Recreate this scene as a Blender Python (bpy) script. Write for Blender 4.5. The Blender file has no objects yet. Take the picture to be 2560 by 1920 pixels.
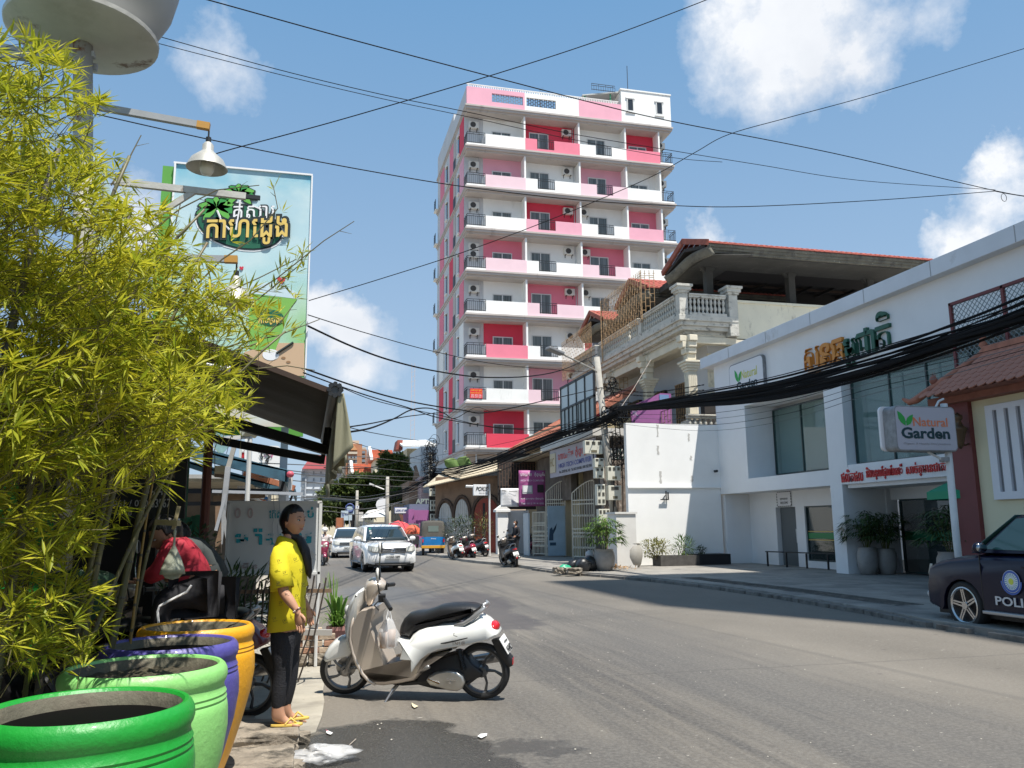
import bpy, bmesh, math, random
from mathutils import Vector, Matrix
R=math.radians; PI=math.pi
sc=bpy.context.scene
COL=sc.collection
# ---------------------------------------------------------------- camera (world: +Y runs along the street, +X to its right)
EYE=1.65
cam=bpy.data.cameras.new('camera'); camo=bpy.data.objects.new('camera',cam); COL.objects.link(camo); sc.camera=camo
cam.sensor_width=36; cam.lens=36*2050/2560; cam.clip_start=.05; cam.clip_end=2000
yaw,pitch,roll=R(14.041),R(9.8245),R(.53)
_f=Vector((math.sin(yaw)*math.cos(pitch),math.cos(yaw)*math.cos(pitch),math.sin(pitch)))
_r=Vector((math.cos(yaw),-math.sin(yaw),0)); _u=_r.cross(_f)
_r2=_r*math.cos(roll)-_u*math.sin(roll); _u2=_u*math.cos(roll)+_r*math.sin(roll)
camo.matrix_world=Matrix(((_r2.x,_u2.x,-_f.x,0),(_r2.y,_u2.y,-_f.y,0),(_r2.z,_u2.z,-_f.z,EYE),(0,0,0,1)))
# ---------------------------------------------------------------- sun and sky
SUN=Vector((-.18,.37,-1)).normalized()           # direction the light travels
SUN_EL=math.asin(-SUN.z)
sl=bpy.data.lights.new('sun','SUN'); sl.energy=5.0; sl.angle=R(.53); sl.color=(1,.955,.88)
so=bpy.data.objects.new('sun',sl); COL.objects.link(so); so.rotation_mode='QUATERNION'
so.rotation_quaternion=(-SUN).to_track_quat('Z','Y')
w=bpy.data.worlds.new('World'); sc.world=w; w.use_nodes=True
nt=w.node_tree; N=nt.nodes; L=nt.links; N.clear()
out=N.new('ShaderNodeOutputWorld'); bg=N.new('ShaderNodeBackground'); L.new(bg.outputs[0],out.inputs[0])
bg.inputs[1].default_value=.089
sky=N.new('ShaderNodeTexSky'); sky.sky_type='NISHITA'; sky.sun_disc=False
sky.sun_elevation=SUN_EL; sky.sun_rotation=math.atan2(-SUN.x,-SUN.y)
sky.air_density=1.0; sky.dust_density=1.6; sky.ozone_density=1.6; sky.altitude=20
tc=N.new('ShaderNodeTexCoord')
def wmath(op,a,b=None,c=None):
    n=N.new('ShaderNodeMath'); n.operation=op
    for i,x in enumerate((a,b,c)):
        if x is None: continue
        if isinstance(x,(int,float)): n.inputs[i].default_value=x
        else: L.new(x,n.inputs[i])
    return n.outputs[0]
def wnoise(scale,detail,rough,vec,off=0):
    n=N.new('ShaderNodeTexNoise'); n.inputs['Scale'].default_value=scale; n.inputs['Detail'].default_value=detail; n.inputs['Roughness'].default_value=rough
    m=N.new('ShaderNodeMapping'); m.inputs['Location'].default_value=(off,off*.7,off*.3); L.new(vec,m.inputs[0]); L.new(m.outputs[0],n.inputs['Vector'])
    return n
def cloud(direction,radius,soft,gain,sx=1):
    """a cumulus puff standing round one direction of the sky"""
    d=Vector(direction).normalized()
    v=N.new('ShaderNodeVectorMath'); v.operation='DISTANCE'; L.new(warp,v.inputs[0]); v.inputs[1].default_value=d
    m=N.new('ShaderNodeMapRange'); m.inputs[1].default_value=radius; m.inputs[2].default_value=radius*soft; m.inputs[3].default_value=0; m.inputs[4].default_value=gain
    L.new(v.outputs['Value'],m.inputs[0]); return m.outputs[0]
n1=wnoise(5.5,9,.62,tc.outputs['Generated']); n2=wnoise(14,6,.6,tc.outputs['Generated'],3)
vs=N.new('ShaderNodeVectorMath'); vs.operation='SUBTRACT'; L.new(n1.outputs['Color'],vs.inputs[0]); vs.inputs[1].default_value=(.5,.5,.5)
vsc=N.new('ShaderNodeVectorMath'); vsc.operation='SCALE'; L.new(vs.outputs[0],vsc.inputs[0]); vsc.inputs['Scale'].default_value=.20
va=N.new('ShaderNodeVectorMath'); va.operation='ADD'; L.new(tc.outputs['Generated'],va.inputs[0]); L.new(vsc.outputs[0],va.inputs[1])
warp=va.outputs[0]
def pd(x,y):                                        # direction of the sky point seen at a 2560x1920 pixel of the photograph
    return _f+_r2*((x-1280)/2050)-_u2*((y-960)/2050)
CLOUDS=[(pd(1960,70),.13,.15,1.25),(pd(2110,150),.085,.2,1.1),(pd(1880,20),.08,.2,1.0),(pd(2290,60),.07,.2,.7),
        (pd(540,170),.085,.1,.9),(pd(610,130),.05,.1,.6),(pd(790,770),.075,.3,1.35),(pd(860,880),.085,.2,1.0),(pd(960,930),.06,.2,.6),
        (pd(2530,470),.065,.3,1.2),(pd(2460,590),.07,.3,1.2),(pd(1750,575),.045,.2,.9),(pd(1110,600),.03,.2,.6),(pd(340,560),.09,.2,1.0)]
acc=None
for c in CLOUDS:
    o_=cloud(*c); acc=o_ if acc is None else wmath('MAXIMUM',acc,o_)
det=wmath('MULTIPLY_ADD',n2.outputs['Fac'],1.3,-.52)
dens=N.new('ShaderNodeMath'); dens.operation='ADD'; dens.use_clamp=True
L.new(wmath('MULTIPLY',acc,wmath('ADD',wmath('MULTIPLY',n2.outputs['Fac'],2.5),.12)),dens.inputs[0]); dens.inputs[1].default_value=-.48
# the same fair-weather cloud goes on, scattered, over the rest of the sky
nb=wnoise(2.6,8,.6,tc.outputs['Generated'],7.3)
mb_=N.new('ShaderNodeMapRange'); mb_.inputs[1].default_value=.60; mb_.inputs[2].default_value=.80; mb_.inputs[4].default_value=.8; L.new(nb.outputs['Fac'],mb_.inputs[0])
dv=N.new('ShaderNodeVectorMath'); dv.operation='DOT_PRODUCT'; L.new(tc.outputs['Generated'],dv.inputs[0]); dv.inputs[1].default_value=_f
mk=N.new('ShaderNodeMapRange'); mk.inputs[1].default_value=.80; mk.inputs[2].default_value=.55; L.new(dv.outputs['Value'],mk.inputs[0])
dens2=wmath('MAXIMUM',dens.outputs[0],wmath('MULTIPLY',mb_.outputs[0],mk.outputs[0]))
haze=N.new('ShaderNodeMix'); haze.data_type='RGBA'; sep=N.new('ShaderNodeSeparateXYZ'); L.new(tc.outputs['Generated'],sep.inputs[0])
mh=N.new('ShaderNodeMapRange'); mh.inputs[1].default_value=.0; mh.inputs[2].default_value=.42; mh.inputs[3].default_value=.8; mh.inputs[4].default_value=.72; L.new(sep.outputs['Z'],mh.inputs[0]); L.new(mh.outputs[0],haze.inputs[0])
L.new(sky.outputs[0],haze.inputs[6]); 
sg=N.new('ShaderNodeMix'); sg.data_type='RGBA'; ms=N.new('ShaderNodeMapRange'); ms.inputs[1].default_value=0; ms.inputs[2].default_value=.62; L.new(sep.outputs['Z'],ms.inputs[0]); L.new(ms.outputs[0],sg.inputs[0])
sg.inputs[6].default_value=(4.1,5.3,6.7,1); sg.inputs[7].default_value=(1.35,3.3,5.9,1); L.new(sg.outputs[2],haze.inputs[7])
mx=N.new('ShaderNodeMix'); mx.data_type='RGBA'; L.new(dens2,mx.inputs[0]); L.new(haze.outputs[2],mx.inputs[6])
cs=N.new('ShaderNodeMix'); cs.data_type='RGBA'; L.new(n1.outputs['Fac'],cs.inputs[0]); cs.inputs[6].default_value=(5.4,5.8,6.5,1); cs.inputs[7].default_value=(9.2,9.3,9.4,1)
L.new(cs.outputs[2],mx.inputs[7]); L.new(mx.outputs[2],bg.inputs[0])
sc.view_settings.view_transform='Standard'; sc.view_settings.look='None'; sc.view_settings.exposure=.5; sc.view_settings.gamma=1
sc.cycles.max_bounces=6; sc.cycles.transparent_max_bounces=12
random.seed(7)
# ---------------------------------------------------------------- helpers
class MB:
    """collects boxes, tubes and turned shapes for ONE mesh"""
    def __init__(s): s.v=[]; s.f=[]
    def add(s,vs,fs):
        b=len(s.v); s.v+= [tuple(p) for p in vs]; s.f+=[tuple(b+i for i in f) for f in fs]; return s
    def box(s,x0,y0,z0,x1,y1,z1):
        if x0>x1:x0,x1=x1,x0
        if y0>y1:y0,y1=y1,y0
        if z0>z1:z0,z1=z1,z0
        return s.add([(x0,y0,z0),(x1,y0,z0),(x1,y1,z0),(x0,y1,z0),(x0,y0,z1),(x1,y0,z1),(x1,y1,z1),(x0,y1,z1)],
          [(0,3,2,1),(4,5,6,7),(0,1,5,4),(1,2,6,5),(2,3,7,6),(3,0,4,7)])
    def beam(s,a,b,w,h,up=(0,0,1)):
        a=Vector(a);b=Vector(b);d=(b-a).normalized();up=Vector(up)
        sd=d.cross(up)
        if sd.length<1e-4: sd=d.cross(Vector((0,1,0)))
        sd.normalize(); u=sd.cross(d); sd=sd*w/2; u=u*h/2
        q=[-sd-u,sd-u,sd+u,-sd+u]
        return s.add([a+k for k in q]+[b+k for k in q],[(3,2,1,0),(4,5,6,7),(0,1,5,4),(1,2,6,5),(2,3,7,6),(3,0,4,7)])
    def tube(s,pts,r,n=6,caps=True):
        pts=[Vector(p) for p in pts]; rs=r if isinstance(r,(list,tuple)) else [r]*len(pts)
        vs=[];k=len(pts); ref=None
        for i,p in enumerate(pts):
            d=(pts[min(i+1,k-1)]-pts[max(i-1,0)])
            d=d.normalized() if d.length>1e-9 else Vector((0,0,1))
            if ref is None: ref=d.orthogonal().normalized()
            a=(ref-d*ref.dot(d)); a=a.normalized() if a.length>1e-6 else d.orthogonal().normalized(); ref=a
            b=d.cross(a)
            for j in range(n):
                t=2*PI*j/n; vs.append(p+(a*math.cos(t)+b*math.sin(t))*rs[i])
        fs=[(i*n+j,i*n+(j+1)%n,(i+1)*n+(j+1)%n,(i+1)*n+j) for i in range(k-1) for j in range(n)]
        if caps: fs+=[tuple(range(n-1,-1,-1)),tuple((k-1)*n+j for j in range(n))]
        return s.add(vs,fs)
    def cyl(s,a,b,r0,r1=None,n=16): return s.tube([a,b],[r0,r0 if r1 is None else r1],n)
    def lathe(s,prof,c=(0,0,0),n=24,axis='z',sx=1,sy=1,caps=True):
        vs=[];k=len(prof)
        for r,z in prof:
            for j in range(n):
                t=2*PI*j/n; x,y=r*math.cos(t)*sx,r*math.sin(t)*sy
                if axis=='z': vs.append((c[0]+x,c[1]+y,c[2]+z))
                elif axis=='y': vs.append((c[0]+x,c[1]+z,c[2]+y))
                else: vs.append((c[0]+z,c[1]+x,c[2]+y))
        fs=[(i*n+j,i*n+(j+1)%n,(i+1)*n+(j+1)%n,(i+1)*n+j) for i in range(k-1) for j in range(n)]
        if caps and prof[0][0]>1e-4: fs.append(tuple(range(n-1,-1,-1)))
        if caps and prof[-1][0]>1e-4: fs.append(tuple((k-1)*n+j for j in range(n)))
        return s.add(vs,fs)
    def prism(s,poly,o,u,v,d):
        """polygon in plane (o,u,v) pushed along d"""
        o,u,v,d=map(Vector,(o,u,v,d)); n=len(poly)
        a=[o+u*p[0]+v*p[1] for p in poly]
        fs=[tuple(range(n-1,-1,-1)),tuple(range(n,2*n))]+[(i,(i+1)%n,n+(i+1)%n,n+i) for i in range(n)]
        return s.add(a+[p+d for p in a],fs)
    def grid(s,fn,nu,nv):
        vs=[fn(i/nu,j/nv) for j in range(nv+1) for i in range(nu+1)]
        return s.add(vs,[(j*(nu+1)+i,j*(nu+1)+i+1,(j+1)*(nu+1)+i+1,(j+1)*(nu+1)+i) for j in range(nv) for i in range(nu)])
    def loft(s,rings,caps=True,close=True):
        n=len(rings[0]); vs=[p for r in rings for p in r]; m=n if close else n-1
        fs=[(i*n+j,i*n+(j+1)%n,(i+1)*n+(j+1)%n,(i+1)*n+j) for i in range(len(rings)-1) for j in range(m)]
        if caps and close: fs+=[tuple(range(n-1,-1,-1)),tuple((len(rings)-1)*n+j for j in range(n))]
        return s.add(vs,fs)
    def ell(s,c,rx,ry,rz,n=16,m=10):
        return s.lathe([(max(1e-5,math.sin(PI*i/m)),-math.cos(PI*i/m)) for i in range(m+1)],(0,0,0),n) and s._last(n*(m+1),c,rx,ry,rz)
    def _last(s,k,c,rx,ry,rz):
        for i in range(len(s.v)-k,len(s.v)):
            p=s.v[i]; s.v[i]=(c[0]+p[0]*rx,c[1]+p[1]*ry,c[2]+p[2]*rz)
        return s
    def leaf(s,p,d,up,l,w,bend=.25):
        p=Vector(p);d=Vector(d).normalized();sd=d.cross(Vector(up))
        sd=sd.normalized() if sd.length>1e-4 else d.orthogonal().normalized(); n=sd.cross(d)
        m=p+d*l*.42; t=p+d*l-n*l*bend
        return s.add([p,m+sd*w/2-n*l*bend*.12,t,m-sd*w/2-n*l*bend*.12],[(0,1,2,3)])
    def xf(s,M): s.v=[tuple(M@Vector(p)) for p in s.v]; return s
def tag(o,label=None,cat=None,group=None,kind=None):
    if label:o['label']=label
    if cat:o['category']=cat
    if group:o['group']=group
    if kind:o['kind']=kind
    return o
def wloc(o):
    p=Vector((0,0,0))
    while o: p+=o.location; o=o.parent
    return p
def O(name,mb,m,parent=None,smooth=False,bev=0,sub=0,solid=0,auto=None,**kw):
    off=wloc(parent) if parent else Vector((0,0,0))
    me=bpy.data.meshes.new(name); me.from_pydata([(p[0]-off.x,p[1]-off.y,p[2]-off.z) for p in mb.v],[],mb.f); me.update()
    o=bpy.data.objects.new(name,me); COL.objects.link(o); o.parent=parent
    if isinstance(m,(list,tuple)):
        for k in m: me.materials.append(k)
    elif m: me.materials.append(m)
    if solid:
        md=o.modifiers.new('s','SOLIDIFY'); md.thickness=solid; md.offset=0
    if bev:
        md=o.modifiers.new('b','BEVEL'); md.width=bev; md.segments=2; md.limit_method='ANGLE'; md.angle_limit=R(40)
    if sub:
        md=o.modifiers.new('u','SUBSURF'); md.levels=sub; md.render_levels=sub
    if smooth: me.shade_smooth()
    if auto is not None:
        me.shade_smooth(); me.set_sharp_from_angle(angle=R(auto))
    tag(o,**kw); return o
def T(name,loc,label,cat,group=None,rz=0):
    o=bpy.data.objects.new(name,None); COL.objects.link(o); o.location=loc; o.rotation_euler.z=rz
    o.empty_display_size=.2
    return tag(o,label,cat,group)
def place(o,loc,rz=0,s=1): o.location=loc; o.rotation_euler.z=rz; o.scale=(s,s,s); return o
def dup(o,parent=None):
    c=o.copy(); COL.objects.link(c); c.parent=parent
    for ch in [x for x in COL.objects if x.parent is o]: dup(ch,c)
    return c
_ch={}
def dupt(o,loc,rz=0,label=None,group=None,s=None):
    c=dup(o); c.location=loc; c.rotation_euler.z=rz
    if s: c.scale=(s,s,s)
    if label:c['label']=label
    if group:c['group']=group
    return c
# ---------------------------------------------------------------- materials
_M={}
def M(name,col,rough=.6,metal=0,mot=None,bump=None,dirt=None,spec=.5,alpha=1,trans=0,coat=0,emit=0,two=None,sss=0):
    """mot=(scale,amount) tone variation; bump=(scale,strength); dirt=(colour,scale,lo,hi,(sx,sy,sz)) patches of a second colour"""
    if name in _M: return _M[name]
    m=bpy.data.materials.new(name); m.use_nodes=True; nt=m.node_tree; b=nt.nodes['Principled BSDF']; n=nt.nodes; l=nt.links
    c4=lambda c:(c[0],c[1],c[2],1)
    b.inputs['Base Color'].default_value=c4(col); b.inputs['Roughness'].default_value=rough; b.inputs['Metallic'].default_value=metal
    b.inputs['Specular IOR Level'].default_value=spec
    b.inputs['Alpha'].default_value=alpha; b.inputs['Transmission Weight'].default_value=trans; b.inputs['Coat Weight'].default_value=coat; b.inputs['Coat Roughness'].default_value=.06
    if sss: b.inputs['Subsurface Weight'].default_value=sss; b.inputs['Subsurface Radius'].default_value=(.02,.008,.005)
    if emit: b.inputs['Emission Color'].default_value=c4(col); b.inputs['Emission Strength'].default_value=emit
    cur=None; t=n.new('ShaderNodeTexCoord')
    def mapv(s3):
        mp=n.new('ShaderNodeMapping'); mp.inputs['Scale'].default_value=s3; l.new(t.outputs['Object'],mp.inputs[0]); return mp.outputs[0]
    def noise(sc_,s3=(1,1,1),det=6,r=.6):
        k=n.new('ShaderNodeTexNoise'); k.inputs['Scale'].default_value=sc_; k.inputs['Detail'].default_value=det; k.inputs['Roughness'].default_value=r; l.new(mapv(s3),k.inputs['Vector']); return k.outputs['Fac']
    def mixc(f,a,bb):
        x=n.new('ShaderNodeMix'); x.data_type='RGBA'
        l.new(f,x.inputs[0])
        for i,q in ((6,a),(7,bb)):
            if isinstance(q,tuple): x.inputs[i].default_value=c4(q)
            else: l.new(q,x.inputs[i])
        return x.outputs[2]
    def ramp(f,lo,hi,a=0,bb=1):
        x=n.new('ShaderNodeMapRange'); l.new(f,x.inputs[0]); x.inputs[1].default_value=lo; x.inputs[2].default_value=hi; x.inputs[3].default_value=a; x.inputs[4].default_value=bb; return x.outputs[0]
    if mot:
        a=mot[1]; cur=mixc(ramp(noise(mot[0],mot[2] if len(mot)>2 else (1,1,1)),.3,.7),tuple(c*(1-a) for c in col),tuple(min(1,c*(1+a)) for c in col))
    ds=dirt if isinstance(dirt,list) else ([dirt] if dirt else [])
    for d in ds:
        cur=mixc(ramp(noise(d[1],d[4] if len(d)>4 else (1,1,1),8,.68),d[2],d[3]),cur if cur else tuple(col),tuple(d[0]))
    if cur: l.new(cur,b.inputs['Base Color'])
    if bump:
        bp=n.new('ShaderNodeBump'); bp.inputs['Strength'].default_value=bump[1]; bp.inputs['Distance'].default_value=.02; l.new(noise(bump[0],bump[2] if len(bump)>2 else (1,1,1)),bp.inputs['Height']); l.new(bp.outputs[0],b.inputs['Normal'])
    _M[name]=m; return m
def leafmat(name,col,col2,tr=.35,rough=.55):
    if name in _M: return _M[name]
    m=bpy.data.materials.new(name); m.use_nodes=True; nt=m.node_tree; n=nt.nodes; l=nt.links; b=n['Principled BSDF']
    g=n.new('ShaderNodeNewGeometry'); mx=n.new('ShaderNodeMix'); mx.data_type='RGBA'
    t=n.new('ShaderNodeTexCoord'); k=n.new('ShaderNodeTexNoise'); k.inputs['Scale'].default_value=2.2; l.new(t.outputs['Object'],k.inputs['Vector'])
    ad=n.new('ShaderNodeMath'); ad.operation='MULTIPLY_ADD'; l.new(g.outputs['Random Per Island'],ad.inputs[0]); ad.inputs[1].default_value=.7
    k2=n.new('ShaderNodeMath'); k2.operation='MULTIPLY_ADD'; l.new(k.outputs['Fac'],k2.inputs[0]); k2.inputs[1].default_value=1.0; k2.inputs[2].default_value=-.35; l.new(k2.outputs[0],ad.inputs[2]); ad.use_clamp=True
    l.new(ad.outputs[0],mx.inputs[0]); mx.inputs[6].default_value=(*col,1); mx.inputs[7].default_value=(*col2,1)
    l.new(mx.outputs[2],b.inputs['Base Color']); b.inputs['Roughness'].default_value=rough; b.inputs['Specular IOR Level'].default_value=.35
    ts=n.new('ShaderNodeBsdfTranslucent'); l.new(mx.outputs[2],ts.inputs[0]); sh=n.new('ShaderNodeMixShader'); sh.inputs[0].default_value=tr
    l.new(b.outputs[0],sh.inputs[1]); l.new(ts.outputs[0],sh.inputs[2]); l.new(sh.outputs[0],n['Material Output'].inputs[0])
    _M[name]=m; return m
def TXT(body,o,u,v,wd,ht,m,parent,depth=.004,bold=.0,name='lettering',shear=0,font=None):
    """lettering fitted to a wd x ht rectangle whose lower left corner is o"""
    c=bpy.data.curves.new('t','FONT'); c.body=body; c.resolution_u=3; c.offset=bold; c.shear=shear
    c.align_x='CENTER'; c.extrude=.01
    ob=bpy.data.objects.new('t',c); COL.objects.link(ob)
    dg=bpy.context.evaluated_depsgraph_get(); dg.update(); me=bpy.data.meshes.new_from_object(ob.evaluated_get(dg))
    bpy.data.objects.remove(ob); vs=[p.co.copy() for p in me.vertices]
    x0=min(p.x for p in vs);x1=max(p.x for p in vs);y0=min(p.y for p in vs);y1=max(p.y for p in vs)
    o,u,v=Vector(o),Vector(u).normalized(),Vector(v).normalized(); nn=u.cross(v); off=wloc(parent) if parent else Vector((0,0,0))
    for p in me.vertices:
        q=p.co; p.co=o+u*((q.x-x0)/(x1-x0)*wd)+v*((q.y-y0)/(y1-y0)*ht)+nn*((q.z+.01)/.02*depth)-off
    me.materials.clear(); me.materials.append(m); me.name=name
    r=bpy.data.objects.new(name,me); COL.objects.link(r); r.parent=parent; return r
XP=(1,0,0);YP=(0,1,0);ZP=(0,0,1);YN=(0,-1,0);XN=(-1,0,0)
# ---------------------------------------------------------------- where a point of the photograph stands, once its plane is known
def _ray(x,y): return _f+_r2*((x-1280)/2050)-_u2*((y-960)/2050)
EYEP=Vector((0,0,EYE))
def pX(x,y,X): d=_ray(x,y); return EYEP+d*(X/d.x)
def pY(x,y,Y): d=_ray(x,y); return EYEP+d*(Y/d.y)
def pZ(x,y,Z=0): d=_ray(x,y); return EYEP+d*((Z-EYE)/d.z)
def K(k,x,y):
    a=dict(F=(0,0,2560/2212),A=(0,0,800/2212),T=(1060,180,660/2106),U=(1060,680,660/2106),V=(1400,550,700/2212),N=(1750,780,810/1976),C=(740,1040,400/1580),
      S=(1040,1020,560/2111),H=(760,1380,560/2212),P=(0,1420,860/2212),G=(300,1050,560/1822),B=(380,380,480/1373),W=(1500,1020,500/1803),
      R=(1400,1340,1160/2212),L=(540,1080,320/2042),D=(2200,560,360/1357),Q=(2250,1280,310/1513),E=(1380,900,260/1540),J=(700,1640,600/2212))[k]
    return a[0]+x*a[2],a[1]+y*a[2]
# ---------------------------------------------------------------- ground sheets
def asphalt():
    m=bpy.data.materials.new('asphalt'); m.use_nodes=True; nt=m.node_tree; n=nt.nodes; l=nt.links; b=n['Principled BSDF']
    t=n.new('ShaderNodeTexCoord'); P=t.outputs['Object']
    def mp(vec,s=(1,1,1),rz=0,loc=(0,0,0)):
        k=n.new('ShaderNodeMapping'); k.inputs['Scale'].default_value=s; k.inputs['Rotation'].default_value=(0,0,rz); k.inputs['Location'].default_value=loc; l.new(vec,k.inputs[0]); return k.outputs[0]
    def ns(sc_,vec,det=6,r=.6):
        k=n.new('ShaderNodeTexNoise'); k.inputs['Scale'].default_value=sc_; k.inputs['Detail'].default_value=det; k.inputs['Roughness'].default_value=r; l.new(vec,k.inputs['Vector']); return k
    def rg(f,lo,hi,a=0.,bb=1.):
        x=n.new('ShaderNodeMapRange'); l.new(f,x.inputs[0]); x.inputs[1].default_value=lo; x.inputs[2].default_value=hi; x.inputs[3].default_value=a; x.inputs[4].default_value=bb; return x.outputs[0]
    def mt(op,a,c=None):
        x=n.new('ShaderNodeMath'); x.operation=op
        for i,q in enumerate((a,c)):
            if q is None: continue
            if isinstance(q,(int,float)): x.inputs[i].default_value=q
            else: l.new(q,x.inputs[i])
        return x.outputs[0]
    def mixc(f,a,c):
        x=n.new('ShaderNodeMix'); x.data_type='RGBA'; l.new(f,x.inputs[0])
        for i,q in ((6,a),(7,c)):
            if isinstance(q,tuple): x.inputs[i].default_value=(*q,1)
            else: l.new(q,x.inputs[i])
        return x.outputs[2]
    wn=ns(1.6,P,5,.65); vs=n.new('ShaderNodeVectorMath'); vs.operation='SUBTRACT'; l.new(wn.outputs['Color'],vs.inputs[0]); vs.inputs[1].default_value=(.5,.5,.5)
    vk=n.new('ShaderNodeVectorMath'); vk.operation='MULTIPLY_ADD'; l.new(vs.outputs[0],vk.inputs[0]); vk.inputs[1].default_value=(1.1,1.5,0); l.new(P,vk.inputs[2]); WP=vk.outputs[0]
    def spot(cx,cy,rx,ry,rz=0,soft=.75):
        v=n.new('ShaderNodeVectorMath'); v.operation='SUBTRACT'; l.new(WP,v.inputs[0]); v.inputs[1].default_value=(cx,cy,0)
        q=mp(v.outputs[0],(1,1,1),-rz); q=mp(q,(1/rx,1/ry,0)); k=n.new('ShaderNodeVectorMath'); k.operation='LENGTH'; l.new(q,k.inputs[0])
        return rg(k.outputs['Value'],1,soft)
    def band(x0,wd,slope,soft=.5,lo=.3,hi=.7,sc_=.35):
        """a track worn along the road: |x-x0-slope*y|<wd"""
        s=n.new('ShaderNodeSeparateXYZ'); l.new(WP,s.inputs[0])
        d=mt('ABSOLUTE',mt('SUBTRACT',mt('SUBTRACT',s.outputs[0],x0),mt('MULTIPLY',s.outputs[1],slope)))
        return mt('MULTIPLY',rg(d,wd,wd*soft),rg(ns(sc_,mp(P,(1,.35,1)),6).outputs['Fac'],lo,hi))
    base=mixc(rg(ns(.35,mp(P,(1,.5,1)),6).outputs['Fac'],.3,.7),(.118,.103,.084),(.190,.168,.138))
    streak=rg(ns(3.2,mp(P,(1,.05,1)),7,.65).outputs['Fac'],.42,.62,0,1)
    base=mixc(mt('MULTIPLY',streak,band(3.2,3.2,.02,.3,.0,.3)),base,(.062,.056,.051))
    base=mixc(mt('MULTIPLY',band(4.6,1.6,.02,.4,.2,.55,.5),.75),base,(.09,.084,.078))
    base=mixc(mt('MULTIPLY',band(1.9,.9,.03,.4,.3,.5,.5),.75),base,(.082,.076,.070))
    base=mixc(rg(ns(26,P,4,.7).outputs['Fac'],.42,.62,0,.28),base,(.26,.245,.215))
    base=mixc(rg(ns(90,P,3,.7).outputs['Fac'],.5,.72,0,.5),base,(.05,.047,.044))
    # pale scuffs
    base=mixc(mt('MULTIPLY',rg(ns(9,mp(P,(1,2.6,1)),3,.5).outputs['Fac'],.70,.73),rg(ns(.8,P,2).outputs['Fac'],.45,.55)),base,(.42,.39,.34))
    # wet and oily patches, each with its own outline
    wet=spot(.62,5.9,.95,1.75,0,.9); wet2=spot(1.55,6.35,.55,.28,0,.7)
    stain=mt('MAXIMUM',spot(3.35,17.6,1.1,4.2,-.17,.8),spot(3.2,14.9,.9,1.9,.2,.8))
    sheen=spot(1.9,21.5,1.5,3.6,.1,.6); far=spot(1.6,34,2.6,12,0,.7)
    spk=rg(ns(55,mp(P,(1,2,1)),2).outputs['Fac'],.60,.66)
    wcol=mixc(spk,(.042,.040,.036),(.16,.15,.13))
    allw=mt('MAXIMUM',wet,mt('MULTIPLY',wet2,.7))
    base=mixc(mt('MULTIPLY',stain,.72),base,(.060,.054,.056)); base=mixc(mt('MULTIPLY',sheen,.45),base,(.10,.10,.10)); base=mixc(mt('MULTIPLY',far,.5),base,(.075,.072,.07))
    base=mixc(mt('MULTIPLY',allw,.92),base,wcol)
    # oil drops
    vo=n.new('ShaderNodeTexVoronoi'); vo.inputs['Scale'].default_value=2.3; l.new(mp(P,(1,1.3,1)),vo.inputs['Vector'])
    base=mixc(mt('MULTIPLY',rg(vo.outputs['Distance'],.10,.06),rg(ns(.5,P,2).outputs['Fac'],.52,.6,0,.7)),base,(.06,.05,.045))
    # patching seams
    def seam(ax,ay,bx,by,wd):
        dx,dy=bx-ax,by-ay; q=math.hypot(dx,dy); s=n.new('ShaderNodeVectorMath'); s.operation='DOT_PRODUCT'
        v=n.new('ShaderNodeVectorMath'); v.operation='MULTIPLY_ADD'; l.new(vs.outputs[0],v.inputs[0]); v.inputs[1].default_value=(.12,.12,0); l.new(P,v.inputs[2])
        l.new(v.outputs[0],s.inputs[0]); s.inputs[1].default_value=(dy/q,-dx/q,0)
        return rg(mt('ABSOLUTE',mt('SUBTRACT',s.outputs['Value'],(ax*dy-ay*dx)/q)),wd,wd*.3)
    a_,b_=pZ(*K('R',850,635)),pZ(*K('R',2212,560)); base=mixc(mt('MULTIPLY',seam(a_.x,a_.y,b_.x,b_.y,.035),.4),base,(.06,.055,.05))
    a_,b_=pZ(*K('R',700,445)),pZ(*K('R',2212,780)); base=mixc(mt('MULTIPLY',seam(a_.x,a_.y,b_.x,b_.y,.10),.3),base,(.07,.065,.06))
    l.new(base,b.inputs['Base Color'])
    rr=mt('SUBTRACT',.82,mt('ADD',mt('MULTIPLY',allw,.55),mt('ADD',mt('MULTIPLY',sheen,.30),mt('MULTIPLY',stain,.12)))); l.new(rr,b.inputs['Roughness'])
    bp=n.new('ShaderNodeBump'); bp.inputs['Distance'].default_value=.006; bp.inputs['Strength'].default_value=.7
    l.new(ns(70,P,4,.7).outputs['Fac'],bp.inputs['Height']); l.new(bp.outputs[0],b.inputs['Normal']); return m
ASPH=asphalt()
CONC=M('concrete',(.33,.30,.25),.85,mot=(3,.25),bump=(30,.5),dirt=[((.12,.105,.09),2.2,.55,.75),((.42,.39,.33),7,.6,.7)])
CONC2=M('apron_concrete',(.36,.33,.27),.8,mot=(2,.2),bump=(60,.3),dirt=[((.20,.18,.15),1.3,.5,.7),((.10,.09,.08),14,.66,.7)])
FORE=M('forecourt_concrete',(.27,.25,.22),.75,mot=(1.2,.2),bump=(40,.3),dirt=[((.15,.14,.13),.9,.48,.66),((.37,.35,.31),6,.6,.68,(1,.3,1))])
GRND=M('ground',(.20,.18,.15),.95,mot=(.1,.3))
STONE=M('rough_stone',(.27,.23,.18),.9,mot=(6,.35),bump=(22,.9),dirt=[((.08,.07,.055),5,.5,.62),((.45,.40,.32),12,.6,.7)])
g=MB(); g.add([(-900,-300,-.03),(900,-300,-.03),(900,1500,-.03),(-900,1500,-.03)],[(0,1,2,3)]); O('ground',g,GRND,kind='structure')
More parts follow.
